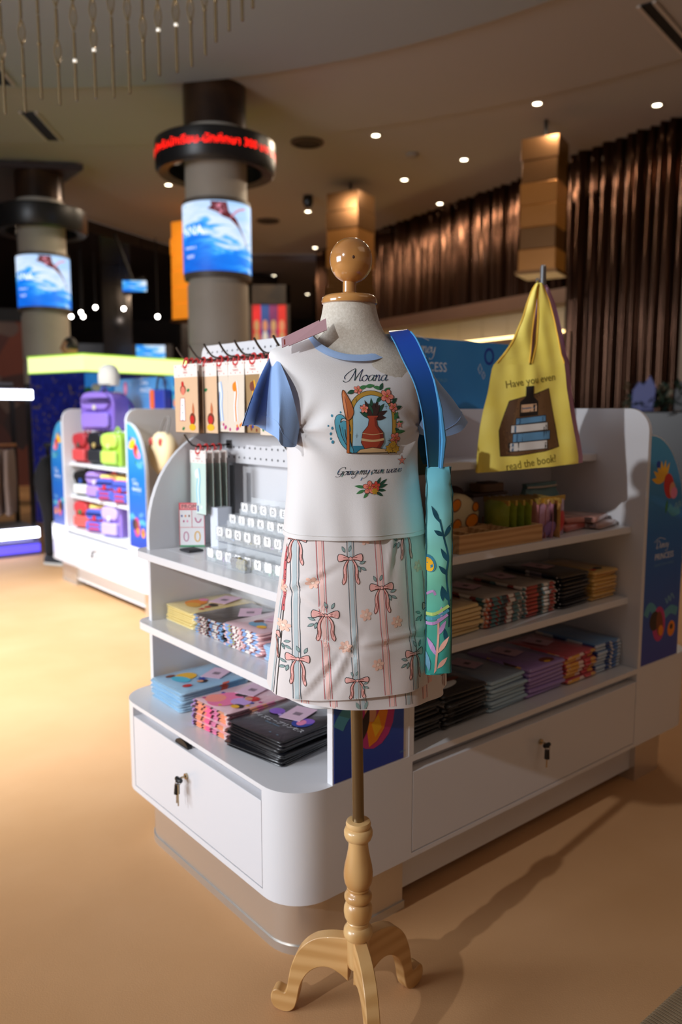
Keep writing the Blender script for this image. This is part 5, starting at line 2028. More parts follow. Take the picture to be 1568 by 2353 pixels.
for k in range(90):
    x, y = r.uniform(.10, .34), r.uniform(.02, .23)
    if abs(y - .123) < .012:
        continue
    z = r.uniform(.010, .034)
    bb.add([(x + .010 * cos(a), y + .008 * sin(a), z) for a in [2 * pi * i / 7 for i in range(7)]] + [(x + .008 * cos(a), y + .006 * sin(a), z + .004) for a in [2 * pi * i / 7 for i in range(7)]], [tuple(range(7, 14))] + [(i, (i + 1) % 7, 7 + (i + 1) % 7, 7 + i) for i in range(7)], k % 6)
tag(bb.build('pins', M_PIN, T, 0), kind='stuff')


def upright_pack(u, v, z, c, c2, lab, wide=.135, tall=.115, a=.0, gr='packets standing in a row on the top shelf'):
    nm = 'packet_' + c
    T = thing('foil_packet', lab, 'packet', NW(u, v, z), RZ + a, gr)
    b = MB()
    for yy, dd in ((0, 1),):
        g = []
        for j in range(6):
            zz = tall * j / 5
            th = .013 * (1 - abs(2 * j / 5 - 1) ** 3) + .002
            g.append([(wide * (i / 6 - .5), -th * (1 - abs(2 * i / 6 - 1) ** 3) , zz) for i in range(7)] + [(wide * (i / 6 - .5), th * (1 - abs(2 * i / 6 - 1) ** 3) + .001, zz) for i in range(6, -1, -1)])
        b.loft(g, True, True)
    b.build('pouch', mat(nm, c, .22, coat=.7, var=(c2, 25), bump=40, bstr=.3), T, 50)
    b = MB()
    b.box(-wide / 2, wide / 2, -.003, .004, tall - .012, tall + .004)
    b.build('top_seal', mat('seal_gold', '#d8b45a', .25, .6), T, 0)
    return T


ups = [('#8f9a2c', '#a9b040', 'olive green'), ('#8f9a2c', '#a9b040', 'olive green'), ('#7d9030', '#95a43c', 'leaf green'), ('#8f9a2c', '#a9b040', 'olive green'), ('#c98a8c', '#b57072', 'dusty pink'), ('#c08084', '#a86a70', 'dusty pink'), ('#cf94a8', '#b87c92', 'rose pink'), ('#c79052', '#d8a860', 'amber')]
for k, (c, c2, nm) in enumerate(ups):
    upright_pack(.895 + k * .0245, .175 - k * .008, .9178, c, c2, '%s packet standing %s from the left in the row on the top shelf' % (nm, NTH[k]), a=radians(72))
T = upright_pack(1.045, .085, .9178, '#c9a0b8', '#a87898', 'lilac picture packet standing at the front of the row on the top shelf', .135, .118, radians(4))
p = Print()
p.poly(ell(-.01, .062, .022, .030), M_PDARK)
p.poly(ell(.03, .045, .024, .034), M_PRED)
p.poly(ell(-.03, .03, .026, .022), mat('print_mauve', '#8a6aa8', .4))
p.poly(ell(.0, .09, .012, .012), M_PDARK)
p.build('print', T, lambda x, y, d: Vector((x, -.0165 * (1 - abs(2 * (x / .135)) ** 3) * (1 - abs(2 * y / .118 - 1) ** 3) - .0025 - d, y)), .02)


def flat_pack(u, v, z, rz, c, c2, lab, w=.13, d=.19, h=.018, tilt=0.0):
    me = pack_mesh('flat_packet', w, d, h, [pkmat('fp_' + c, c, [c, c2, '#e8d8d0', '#6a4a44', c], 40, .5), plainpk('fpt_' + c, c, c2)], int(u * 100))
    o = put('flat_packet', me)
    o.location = NW(u, v, z)
    o.rotation_euler = (0, tilt, RZ + rz)
    tag(o, lab, 'packet', 'flat packets at the right end of the top shelf')
    return o


flat_pack(1.20, .10, .9178, .1, '#b85a50', '#d88a70', 'red flat packet lying lowest in the pile at the shelf right end')
flat_pack(1.24, .11, .9365, -.25, '#c9877c', '#d8a090', 'salmon flat packet on the red one at the shelf right end')
flat_pack(1.345, .075, .9178, .2, '#b08a80', '#c8b0a8', 'silvery flat packet at the far right front edge of the top shelf', .15)
flat_pack(1.335, .095, .937, .32, '#c48f84', '#e0b4a4', 'pinkish flat packet topmost at the far right of the top shelf', .15)

# cream bag with orange patches, pale box, teal pouch, brown case behind
T = thing('plush_bag', 'cream plush bag with orange patches at the left of the top shelf', 'plush', NW(.79, .245, .9178), RZ)
b = MB()
b.loft([[(.085 * s * cos(a) * (1.0 - .25 * max(0, sin(a))), .0 + yy, .012 + .062 * (1 + s * sin(a))) for a in [2 * pi * k / 20 for k in range(20)]] for s, yy in ((.75, -.035), (.97, -.022), (1, 0), (.97, .022), (.75, .035))], True, True)
b.build('body', mat('plush_cream', '#e0cda2', .9, bump=200, bstr=.3), T, 60)
p = Print()
for x, z, rx, rz_, a in ((-.035, .105, .020, .015, .5), (.035, .055, .026, .018, .2), (-.03, .045, .018, .016, .8), (.05, .095, .012, .012, 0)):
    p.poly(ell(x, z, rx + .003, rz_ + .003, a), M_PBRN)
    p.poly(ell(x, z, rx, rz_, a), M_PORG)
p.build('patch', T, lambda x, y, d: Vector((x, -.0365 - d, y)), .5)
b = MB()
b.ball((.02, .03, .125), .045, .03, .03)
b.build('hood', mat('plush_brown', '#3f2522', .8), T, 60)
T = thing('pale_box', 'pale grey box with a dark brown lid behind the green packets', 'box', NW(.905, .275, .9178), RZ)
b = MB()
b.box(0, .16, 0, .08, 0, .112)
b.build('body', mat('box_grey', '#a79f9c', .6), T, 0, .002)
b = MB()
b.box(-.003, .163, -.003, .083, .112, .122)
b.build('lid', mat('box_lid', '#4a3020', .5), T, 0, .002)
T = thing('small_case', 'small tan case lying on the pale box at the shelf back', 'case', NW(.955, .28, 1.0405), RZ)
b = MB()
b.prism(rrect(0, .11, 0, .06, .012), 0, .026)
b.build('body', mat('case_tan', '#7c5c3c', .6), T, 0, .002)
b = MB()
b.prism(rrect(.02, .09, .01, .05, .008), .026, .030)
b.build('lid_panel', mat('case_dark', '#40291c', .6), T, 0, .001)
T = thing('teal_pouch', 'muted teal drawstring pouch standing behind the picture packet', 'pouch', NW(1.23, .27, .9178), RZ)
b = MB()
b.loft([[(x * w_ + .004 * sin(k * 2.1 + z * 40), y * (1 if z < .1 else .4), z) for k, (x, y) in enumerate(rrect(-.5, .5, -.022, .022, .02))] for z, w_ in ((0, .17), (.03, .185), (.08, .185), (.115, .165), (.13, .155), (.14, .165))], True, True)
b.build('body', mat('pouch_teal', '#4f7478', .6, var=('#6a8c8a', 18)), T, 60)
b = MB()
b.tube([(-.08, -.012, .128), (0, -.018, .127), (.08, -.012, .128)], .003, 6)
b.build('cord', mat('cord_cream', '#c8bca8', .7), T)

# ------------------------------------------------------------------ chrome pole with hanging shopping bags
T = thing('chrome_stand', 'chrome display pole rising above the yellow shopping bag', 'stand', NW(1.178, .243, 1.1505), RZ)
b = MB()
b.lathe([(.05, 0), (.05, .005), (.012, .010), (.0095, .014), (.0095, .592), (.0075, .599), (.001, .600)], 20)
b.build('pole', M_CHROME, T, 40)
b = MB()
b.tube([(0, -.006, .515), (-.12, -.08, .506), (-.236, -.156, .503), (-.246, -.163, .512)], .0055, 8)
b.build('peg', M_CHROME, T)
M_BAGY = mat('bag_yellow', '#f0d95c', 0.6, var=('#f4e06c', 14), sheen=.1)
M_BAGO = mat('bag_orange_binding', '#e8b23a', 0.6)
M_BAGL = mat('bag_lilac', '#c79ac0', 0.6, sheen=.1)
M_TXT = mat('bag_text', '#7a6a22', 0.6)
BAGL = [(-.163, 1.124), (-.157, 1.183), (-.151, 1.245), (-.142, 1.300), (-.132, 1.349), (-.123, 1.422), (-.094, 1.453), (-.063, 1.502), (-.039, 1.568), (-.019, 1.634), (-.006, 1.652)]
BAGR = [(.149, 1.146), (.137, 1.199), (.124, 1.250), (.111, 1.300), (.100, 1.350), (.085, 1.436), (.076, 1.455), (.053, 1.546), (.034, 1.606), (.013, 1.652)]
BAG_ORG = Vector((0.556, 2.3175, 1.647))
BAG_RZ = radians(9.3)


def edge(tab, z):
    for (a, za), (c, zc) in zip(tab, tab[1:]):
        if za <= z <= zc:
            return lerp(a, c, (z - za) / (zc - za))
    return tab[0][0] if z < tab[0][1] else tab[-1][0]


def bag_y(u, z):
    t = u / .15
    lo = max(0, min(1, (1.45 - z) / .1))
    return lo * (-.016 * math.exp(-((u + .008 - (z - 1.40) * .1) / .022) ** 2) * math.exp(-((z - 1.385) / .05) ** 2) - .004 * sin(u * 80 + z * 9) * (.4 + t * t) + .004 * sin(u * 31 + z * 14) + .012 * t * t) - .0022 * sin(u * 120 + z * 33) * (1 - lo) + .002 * noise.noise(Vector((u * 22, z * 18, 1)))


def bag(lab, mats, du, dv):
    T = thing('shopping_bag', lab, 'bag', BAG_ORG + Vector((cos(BAG_RZ) * du - sin(BAG_RZ) * dv, sin(BAG_RZ) * du + cos(BAG_RZ) * dv, 0)), BAG_RZ)
    sl = lambda z: lerp(-.020, -.003, max(0, min(1, (z - 1.425) / .21)))
    sr = lambda z: lerp(-.014, .002, min(1, max(0, (z - 1.425)) / .06)) - .003 * max(0, (z - 1.56) / .09)
    fp = bv = None
    for side in (0, 1):
        b = MB()
        yo = (0, .016)[side]

        def strip(z0, z1, n, fl, fr, m):
            rows_ = []
            for j in range(n + 1):
                z = lerp(z0, z1, j / n)
                a, c = fl(z), fr(z)
                pinch = max(0, min(1, (z - 1.45) / .2))
                tilt = max(0, 1 - (z - 1.12) / .12)
                rows_.append([(lerp(a, c, i / m), bag_y(lerp(a, c, i / m), z) + yo * (1 - pinch) + (-.012 * pinch * sin(pi * i / m) if side == 0 else .004 * pinch), z + tilt * (lerp(a, c, i / m) * .078 + .012) - 1.647) for i in range(m + 1)])
            b.loft(rows_, False)
        strip(1.117, 1.425, 26, lambda z: edge(BAGL, z), lambda z: edge(BAGR, z), 34)
        strip(1.425, 1.652, 20, lambda z: edge(BAGL, z), sl, 10)
        strip(1.425, 1.652, 20, sr, lambda z: edge(BAGR, z), 10)
        o = b.build(('front_panel', 'back_panel')[side], mats[0], T, 180)
        if side == 0:
            bv = BVHTree.FromPolygons([tuple(q) for q in b.v], [f for f in b.f])
            fp = o
            b = MB()
            for tab, sgn in ((lambda z: edge(BAGL, z), 0), (sl, 1), (sr, 1), (lambda z: edge(BAGR, z), 0)):
                b.tube([(tab(z), bag_y(tab(z), z) - .0008, z - 1.647) for z in [lerp(1.43, 1.648, k / 18) for k in range(19)]], .0017, 6)
            b.build('binding', mats[1], T)
    return T, fp, bv


YB, fp, bv = bag('yellow fabric shopping bag with a brown printed panel hanging on the chrome pole', [M_BAGY, M_BAGO], 0, 0)


def bag_map(u, z, d):
    h = bv.ray_cast(Vector((u, -.5, z - 1.647)), Vector((0, 1, 0)), 1.0)
    if h[0] is None:
        h = bv.find_nearest(Vector((u, 0, z - 1.647)))
    return h[0] + Vector((0, -1, 0)) * (d + .0008)


p = Print()
M_BRW = mat('bag_brown', '#6b4a2a', .6)
M_BRW2 = mat('bag_brown_dark', '#57391f', .6)
M_BINK = mat('bag_ink', '#1c1512', .6)
M_BCRM = mat('bag_cream', '#d8d2cc', .6)
M_BBLU = mat('bag_blue', '#5f8fb4', .6)
M_BBLUD = mat('bag_blue_dark', '#3c6486', .6)
win = [(-.075, 1.322), (-.101, 1.238), (-.096, 1.166), (-.046, 1.167), (.033, 1.180), (.081, 1.193), (.043, 1.358), (.001, 1.343), (-.045, 1.331)]
p.poly([(-.012 + (x + .012) * 1.02, 1.255 + (z - 1.255) * 1.02) for x, z in win], M_BINK)
p.poly(win, M_BRW)
p.poly([(-.075, 1.322), (-.101, 1.238), (-.096, 1.166), (-.066, 1.166), (-.064, 1.25), (-.052, 1.329)], M_BRW2)
# still life of books and a bottle in place of the figure
for x0, x1, z0, z1, c in ((-.070, .040, 1.176, 1.203, M_BCRM), (-.060, .048, 1.203, 1.230, M_BBLU), (-.066, .040, 1.230, 1.254, M_BCRM), (-.054, .034, 1.254, 1.274, M_BBLU)):
    p.poly([(x0 - .002, z0), (x1 + .002, z0 + .010), (x1 + .002, z1 + .010), (x0 - .002, z1)], M_BINK)
    p.poly([(x0, z0 + .002), (x1, z0 + .012), (x1, z1 + .008), (x0, z1 - .002)], c)
    p.poly([(x0 + .008, z0 + .003), (x0 + .013, z0 + .003), (x0 + .013, z1 - .002), (x0 + .008, z1 - .002)], M_BBLUD)
p.poly([(-.046, 1.278), (.010, 1.283), (.010, 1.322), (-.006, 1.336), (-.007, 1.366), (-.030, 1.364), (-.030, 1.334), (-.046, 1.320)], M_BINK)
p.poly([(-.042, 1.290), (.006, 1.294), (.006, 1.316), (-.042, 1.312)], mat('bag_label', '#d8b08c', .6))
p.stroke([(-.038, 1.301), (.002, 1.305)], .003, M_BBLUD, 1)
p.text('Have you even', -.012, 1.371, .030, M_TXT, rot=.16, sx=.85)
p.text('read the book?', -.002, 1.136, .032, M_TXT, rot=.17, sx=.78)
p.build('print', fp, bag_map, .010)
LB, fp2, bv2 = bag('lilac fabric shopping bag hanging behind the yellow one', [M_BAGL, mat('bag_lilac_binding', '#b07aa8', .6)], .030, .034)

# orange and green novelty pouch hanging between the shirt and the shelf wall
T = thing('novelty_pouch', 'dark green and orange pouch hanging behind the sleeve beside the blue tote', 'pouch', NW(.50, .12, 1.13), RZ)
b = MB()
b.prism(rrect(-.07, .07, 0, .085, .012), -.012, .012, 'y')
b.build('body', mat('pouch_green', '#14302a', .7), T, 30, .003)
b = MB()
b.prism(rrect(-.068, .068, .085, .145, .012), -.011, .011, 'y')
b.build('top', mat('pouch_orange', '#b8622e', .7), T, 30, .003)
b = MB()
b.tube([(0, 0, .145), (0, .02, .185), (0, .23, .20)], .003, 6)
b.build('hanger', M_HOOK, T)
T = thing('orange_cutout', 'orange scalloped cut-out standing by the blue header sign right of the sleeve', 'decoration', NW(.80, .385, 1.302), RZ)
b = MB()
b.prism([(.052 * cos(a) * (1 + .08 * sin(5 * a)), .052 + .052 * sin(a) * 1.0) for a in [2 * pi * k / 40 for k in range(40)]], -.004, .004, 'y')
b.build('disc', mat('cutout_orange', '#d8783a', .5), T, 30)
b = MB()
b.box(-.03, .03, -.015, .015, -.001, .006)
b.build('foot', M_PBRN, T, 0)


# ------------------------------------------------------------------ cards on the pegboard hooks
M_CBACK = mat('card_backing', '#5f5048', 0.6)
M_CHEAD = mat('card_header', '#f2e9e2', 0.45)
M_LOOP = mat('hook_red', '#d83f3f', 0.35)
M_CTXT = mat('card_red_text', '#d06a6a', 0.5)
M_FILM = mat('card_film', '#e6d8c8', 0.12, coat=0.8)


def card_proto(kind, w, h, face, cols):
    """hanging card facing -x, top at z 0, centred on y"""
    out = []
    b = MB()
    b.box(-.0012, .0012, -w / 2, w / 2, -h, -.022)
    b.box(-.0004, .0026, -w / 2 - .0015, w / 2 + .0015, -h - .0015, -.022, 1)
    out.append(('backing', b.mesh('backing', [face, M_CBACK], 0)))
    b = MB()
    b.box(-.0022, .0030, -w / 2 - .001, w / 2 + .001, -.038, 0)
    vs, fs = text_mesh('SWEET')
    for k, t in enumerate(('Hello', 'THINGS')):
        vs, fs = text_mesh(t)
        b.add([(-.0026, -x * .008, -.018 - k * .009 + y * .008) for x, y in vs], fs, 1)
    for k in range(7):
        y = (k - 3) * w * .14
        b.add([(-.0025, y + .002 * cos(a), -.006 - .026 * (k % 2) + .002 * sin(a)) for a in [2 * pi * i / 6 for i in range(6)]], [tuple(range(6))], 1)
    out.append(('header', b.mesh('header', [M_CHEAD, M_CTXT], 0)))
    b = MB()
    b.tube([(.004 * cos(a), .013 * sin(a), .004 + .014 * cos(a)) for a in [2 * pi * k / 12 for k in range(13)]], .0028, 6)
    out.append(('hang_loop', b.mesh('hang_loop', M_LOOP)))
    p = Print()
    r = random.Random(kind)
    if kind == 0:
        # peach card: white strap with buttons, leaf and a red round charm
        p.poly([(-.040, -h + .035), (-.008, -h + .035), (-.010, -.100), (-.034, -.100)], M_PW)
        p.stroke([(-.041, -h + .034), (-.007, -h + .034), (-.009, -.098), (-.035, -.098), (-.041, -h + .034)], .0018, M_PRED, 1)
        for k in range(3):
            p.poly(ell(-.024, -.120 - k * .022, .0022), M_PDARK)
        p.poly(ell(-.018, -.074, .018, .014), M_PBRN)
        p.poly(ell(-.018, -.077, .013, .013), mat('card_coral', '#e6806a', .45))
        p.poly(ell(-.020, -.057, .008, .008), M_PRED)
        p.poly(leaf(.005, -.078, .020, .006, .2), M_PGRN)
        p.poly(leaf(.044, -.155, .044, .008, 1.6), mat('card_paddle', '#c8744a', .45))
        p.poly(ell(.038, -h + .040, .018, .018), M_PBRN)
        p.poly(ell(.036, -h + .038, .012, .012), M_PRED)
        p.poly(ell(.036, -h + .016, .020, .010), M_PYEL)
        p.poly(leaf(-.03, -h + .008, .02, .006, .3), M_PGRN)
    else:
        p.stroke([(-.002, -.055), (.004, -h * .45), (-.001, -h * .62), (.003, -h + .03)], w * .22, cols[0], 3)
        p.stroke([(-.002, -.055), (.004, -h * .45), (-.001, -h * .62), (.003, -h + .03)], w * .08, cols[1], 3)
        p.poly(ell(-.006, -.07, w * .13, w * .16), cols[1])
        for k in range(6):
            p.poly(ell(r.uniform(-w * .4, w * .4), -h + r.uniform(.006, .024), .004, .005), cols[k % 2 + 1])
    o = p.build('print', None, lambda x, y, d: Vector((-.0015 - d, -x, y)), .5)
    out.append(('print', o.data))
    bpy.data.objects.remove(o)
    return out


PEACH = mat('card_peach', '#eac6a2', 0.3, coat=.6)
CREAM = mat('card_cream', '#e9dccb', 0.3, coat=.6)
MINT = mat('card_mint', '#cfe6dc', 0.3, coat=.6)
BRWN = mat('card_brown', '#a88a62', 0.3, coat=.6)
VIOL = mat('card_grey', '#b8b0a8', 0.3, coat=.6)
PROT = [card_proto(0, .145, .200, PEACH, None), card_proto(1, .082, .195, CREAM, [mat('card_blue', '#a8c4ec', .45), M_PW, M_PMAG]), card_proto(2, .082, .195, CREAM, [M_PW, M_PORG, M_PMAG]),
        card_proto(3, .082, .195, BRWN, [M_PYEL, M_PBRN, M_PNAVY]), card_proto(4, .082, .195, VIOL, [M_PBRN, M_PRED, M_PNAVY]), card_proto(5, .115, .200, CREAM, [MINT, M_PPINK, M_PGRN]), card_proto(6, .085, .190, MINT, [mat('card_aqua', '#8fd0e6', .45), M_PW, M_PNAVY])]
CNAME = ['peach picture card', 'cream card with a blue strap', 'cream card with an orange strap', 'brown card with a yellow strap', 'grey card with a red strap', 'cream card with a pink charm', 'mint card with an aqua strap']


def hang(kind, u, v, z, lab, grp, r):
    T = thing('hanging_card', lab, 'card', NW(u, v, z), RZ + r.uniform(-.05, .05), grp)
    for nm, me in PROT[kind]:
        put(nm, me, T)
    T.rotation_euler.y = r.uniform(-.03, .02)


rr = random.Random(3)
for hi, (v, kinds, us) in enumerate([(HV[0] - .012, [0, 0, 0, 0, 0, 0], [.205, .222, .240, .258, .277, .296]), (HV[1], [0, 1, 1, 2], [.225, .248, .272, .30]), (HV[2], [1, 1, 1, 1], [.232, .252, .276, .302]), (HV[3], [2, 2, 2, 4], [.236, .256, .28, .304]),
                                     (HV[4], [3, 3, 4, 4], [.240, .262, .284, .306]), (HV[5], [5, 5, 5], [.236, .262, .290]), (HV[6], [5, 2, 2], [.262, .284, .304])]):
    for k, (kd, u) in enumerate(zip(kinds, us)):
        hang(kd, u, v, 1.4435 - .0125, '%s, %s from front on %s top hook from left' % (CNAME[kd], NTH[k], NTH[hi]), 'cards on the top hooks of the pegboard', rr)
for k, u in enumerate((.228, .252, .276, .298)):
    hang(6, u, .765, 1.1775, 'mint card with an aqua strap, %s from the front on the lower left hook' % NTH[k], 'mint cards on the lower hook', rr)
for k, u in enumerate((.240, .270)):
    hang(2, u, .275, 1.1775, 'cream card with an orange strap, %s on the lower hook beside the shirt' % NTH[k], 'cards on the lower hook beside the shirt', rr)

# ------------------------------------------------------------------ upper shelf of the end unit
SZ = .8845
T = thing('promo_sign', 'small red-framed PROMO card standing on the upper end shelf', 'sign', NW(.212, .785, SZ), RZ + radians(-38))
b = MB()
b.box(-.038, .038, -.001, .001, 0, .135)
b.box(-.030, .030, -.001, .02, 0, .002)
b.build('card', mat('acrylic_white', '#f4f4f6', .15, coat=.6), T, 0)
p = Print()
RD = mat('promo_red', '#e05060', .5)
p.poly([(-.038, .113), (.038, .113), (.038, .135), (-.038, .135)], RD)
p.poly([(-.034, .116), (.034, .116), (.034, .132), (-.034, .132)], mat('promo_pink', '#f0a0a0', .5))
p.text('PROMO', 0, .1185, .0165, M_BAR, sx=1.05)
p.stroke([(-.0375, 0), (-.0375, .113)], .0016, RD, 1)
p.stroke([(.0375, 0), (.0375, .113)], .0016, RD, 1)
p.stroke([(-.038, .060), (.038, .060)], .0012, RD, 1)
p.stroke([(0, .060), (0, .113)], .0012, RD, 1)
p.stroke([(-.038, .003), (.038, .003)], .005, mat('promo_green', '#4aa070', .5), 1)
for k in range(5):
    p.poly(ell(-.03 + k * .0055, .095 - (k % 2) * .016, .0022, .0035), (M_PNAVY, M_PMAG, M_PORG, M_PPINK, M_PBRN)[k])
p.stroke([(.010, .090), (.014, .078), (.022, .076), (.028, .086)], .003, M_PMAG)
p.stroke([(-.018 + .007 * cos(a), .032 + .014 * sin(a)) for a in [2 * pi * k / 12 for k in range(13)]], .002, M_PMAG)
p.stroke([(.016 + .008 * cos(a), .032 + .015 * sin(a)) for a in [2 * pi * k / 12 for k in range(13)]], .003, M_PYEL)
p.build('print', T, lambda x, y, d: Vector((x, -.0012 - d, y)), .5)
T = thing('white_box', 'white and black standing box behind the mint hanging cards', 'box', NW(.245, .690, SZ), RZ)
b = MB()
b.box(0, .05, 0, .042, 0, .125)
b.build('body', mat('box_white', '#dfe6f2', .3, coat=.3), T, 0, .001)
b = MB()
b.box(.05, .054, -.012, .010, 0, .25)
b.build('back_board', mat('board_black', '#0c0c0e', .4), T, 0)
T = thing('black_pad', 'small black keypad lying on the upper end shelf by the letter rack', 'pad', NW(.150, .725, SZ), RZ)
b = MB()
b.box(0, .05, -.028, .028, 0, .006)
b.build('body', mat('pad_black', '#2a2a30', .4), T, 0, .002)
b = MB()
b.box(.006, .044, -.022, .022, .006, .0072)
b.build('key_area', mat('pad_keys', '#1a1a1e', .6), T, 0)

# acrylic letter-bead rack: four stepped tiers of compartments
M_ACR = mat('clear_acrylic', '#f4f9fc', 0.05, alpha=0.22)
M_LCARD = mat('letter_card', '#f6f6f6', 0.5)
M_LTXT = mat('letter_black', '#16161a', 0.6)
RACK = thing('bead_rack', 'clear stepped acrylic rack of letter beads on the upper end shelf', 'rack', NW(0, 0, SZ), RZ)
ROWS = [(.135, .0, .036, ['', 'U', 'V', 'W', 'X', 'Y', '', ''], .545), (.172, .052, .092, list('OPQRSTU'), .555), (.212, .085, .122, list('HIJKLMN'), .551), (.250, .115, .152, list('ABCDEFG'), .547)]
BEADC = [mat('beads_%d' % i, c, .3, coat=.5) for i, c in enumerate(['#9fd8b4', '#d8a8e6', '#8fb8ee', '#f0a8b8', '#e8d878', '#e0e4e0', '#4a3a34', '#f0f0f0'])]
rb = random.Random(9)
ls = .0465
for ri, (u, z0, z1, letters, v0) in enumerate(ROWS):
    nb = len(letters)
    b = MB()
    va, vb = v0 + ls * .5, v0 - ls * (nb - .5)
    D = .036
    b.box(u, u + .0015, vb, va, z0 if ri else 0, z1)
    b.box(u + D, u + D + .0015, vb, va, 0, z1 + .012)
    b.box(u, u + D, vb, va, z0, z0 + .0015)
    for k in range(nb + 1):
        y = va - k * ls
        b.box(u, u + D, y - .0006, y + .0006, z0, z1)
    tr = b.build('tier', M_ACR, RACK, 0)
    bb = MB()
    for k in range(nb):
        y = va - (k + .5) * ls
        for q in range(16):
            s = .0042
            bb.ball((u + rb.uniform(.008, D - .008), y + rb.uniform(-.017, .017), z0 + .005 + rb.uniform(0, .012)), s, n=6, m=4, mi=(k + ri * 3) % 6 if ri == 0 else (rb.choice((5, 5, 7, (k + ri) % 5))))
    tag(bb.build('beads', BEADC, tr, 60), kind='stuff')
    for k, ch in enumerate(letters):
        y = va - (k + .5) * ls
        b = MB()
        zc = (z0 + z1) / 2 + .006
        b.box(u - .0016, u - .0002, y - .0155, y + .0155, zc - .012, zc + .013)
        if ch:
            vs, fs = text_mesh(ch)
            b.add([(u - .0018, y - x * .020, zc - .0065 + q * .020) for x, q in vs], fs, 1)
        for dx, dz in ((-.014, .011), (.014, .011), (-.014, -.010), (.014, -.010), (0, .0115)):
            b.add([(u - .0018, y + dx + .0014 * cos(a), zc + dz + .0014 * sin(a)) for a in [2 * pi * i / 6 for i in range(6)]], [tuple(range(6))], 1)
        b.build('letter_card', [M_LCARD, M_LTXT], tr, 0)
# loose bowl of small charms at the rack's near end
T = thing('charm_box', 'clear box of brown and olive charms at the near end of the bead rack', 'box', NW(.115, .345, SZ), RZ)
b = MB()
for x0, x1, y0, y1 in ((0, .002, 0, .085), (.016, .018, 0, .085), (0, .018, 0, .002), (0, .018, .083, .085)):
    b.box(x0, x1, y0, y1, 0, .034)
b.box(0, .018, 0, .085, 0, .002)
b.build('tub', M_ACR, T, 0)
b = MB()
for q in range(60):
    y = rb.uniform(.008, .078)
    b.ball((rb.uniform(.006, .012), y, .005 + rb.uniform(0, .026)), .0055, n=6, m=4, mi=0 if y > .045 else 1)
tag(b.build('charms', [mat('charm_brown', '#4a302c', .4), mat('charm_olive', '#9a8c48', .4)], T, 60), kind='stuff')


# ------------------------------------------------------------------ backpacks on the far island
def backpack(lab, u, v, z, w, h, d, c, c2, accent, a=0.0, style=0):
    T = thing('backpack', lab, 'bag', FW(u, v, z), FRZ + a, 'backpacks on the far island')
    m = mat('bp_' + c, c, .45, coat=.2)
    m2 = mat('bp2_' + c2, c2, .45, coat=.2)
    ma = mat('bpa_' + accent, accent, .3, .3)
    b = MB()
    prof = rrect(-w / 2, w / 2, 0, h, w * .28, 6, (0, 0, 1, 1))
    b.prism(prof, -d / 2, d / 2, 'y')
    b.build('body', m, T, 30, .012)
    b = MB()
    b.prism(rrect(-w * .40, w * .40, h * .08, h * .46, w * .08, 4), -d / 2 - .03, -d / 2 + .005, 'y')
    pk = b.build('front_pocket', m2, T, 30, .008)
    b = MB()
    b.prism(rrect(-w * .42, w * .42, h * .56, h * .97, w * .2, 5), -d / 2 - .022, -d / 2 + .01, 'y')
    b.build('flap', m2 if style else m, T, 30, .008)
    b = MB()
    b.prism(ell(0, h * .60, .016, .018), -d / 2 - .028, -d / 2 - .02, 'y')
    b.build('clasp', ma, T, 30)
    b = MB()
    for s in (-1, 1):
        b.tube(catmull([(s * w * .3, d / 2, h * .9), (s * w * .42, d / 2 + .05, h * .6), (s * w * .4, d / 2, h * .12)], 5), .012, 6)
    b.build('straps', m, T)
    b = MB()
    b.tube(catmull([(-.03, 0, h), (0, 0, h + .035), (.03, 0, h)], 4), .007, 6)
    b.build('grab_handle', m, T)
    if style == 2:
        b = MB()
        b.prism(rrect(-w * .44, w * .44, -d * .42, d * .42, .02, 4), h - .012, h + .016)
        b.build('lid', mat('bp_lid_yellow', '#e6d070', .5), T, 30, .005)
        p = Print()
        for k in range(2):
            p.poly(rrect(-w * .25, w * .25, h * (.14 + k * .17), h * (.22 + k * .17), .006, 2), MATS['bpa_' + accent])
        p.build('stripe', pk, lambda x, y, dd: Vector((x, -d / 2 - .031 - dd, y)), .5)
    return T


backpack('big purple backpack with a round silver clasp on the topmost far shelf', .70, .19, 1.1505, .33, .27, .15, '#7c5fc0', '#8f74d2', '#e6e0d0', .35, 1)
backpack('red backpack with a grey pouch at the left of the far upper shelf', .50, .14, .9175, .19, .215, .12, '#b03038', '#c8484a', '#5a5a52', .2)
backpack('black backpack with gold trim in the middle of the far upper shelf', .75, .15, .9175, .19, .225, .12, '#15161a', '#22242a', '#c8b070', .25)
backpack('lime green backpack at the right of the far upper shelf', .99, .15, .9175, .21, .225, .12, '#9cc43a', '#b4d85a', '#e6f0a0', .2, 1)
backpack('black backpack with white panels at the left of the far middle shelf', .49, .14, .6795, .19, .18, .11, '#101114', '#d8d8d6', '#3a5ab0', .3)
backpack('purple backpack in the middle of the far middle shelf', .72, .15, .6795, .22, .19, .12, '#7a56b8', '#a488d8', '#e6e0f0', .3, 1)
backpack('red and blue boxy backpack at the right of the far middle shelf', .95, .13, .6795, .19, .16, .14, '#e0505c', '#4a5cc0', '#d83a40', .35, 2)
backpack('second red and blue boxy backpack half hidden by the blue side panel', 1.20, .13, .6795, .18, .16, .14, '#d84a58', '#4a5cc0', '#e04a48', .3, 2)
backpack('crimson backpack with a green tail at the left of the far bottom row', .50, .13, .4435, .19, .20, .12, '#c03a40', '#d85a54', '#2f8a5c', .25)
backpack('red, blue and yellow boxy backpack in the middle of the far bottom row', .76, .13, .4435, .21, .17, .14, '#e2505a', '#4a62c8', '#e03a3c', .35, 2)
backpack('lilac backpack with a long flap at the right of the far bottom row', 1.02, .12, .4435, .20, .21, .12, '#8f72cc', '#b8a4e6', '#e6e6f0', .25, 1)
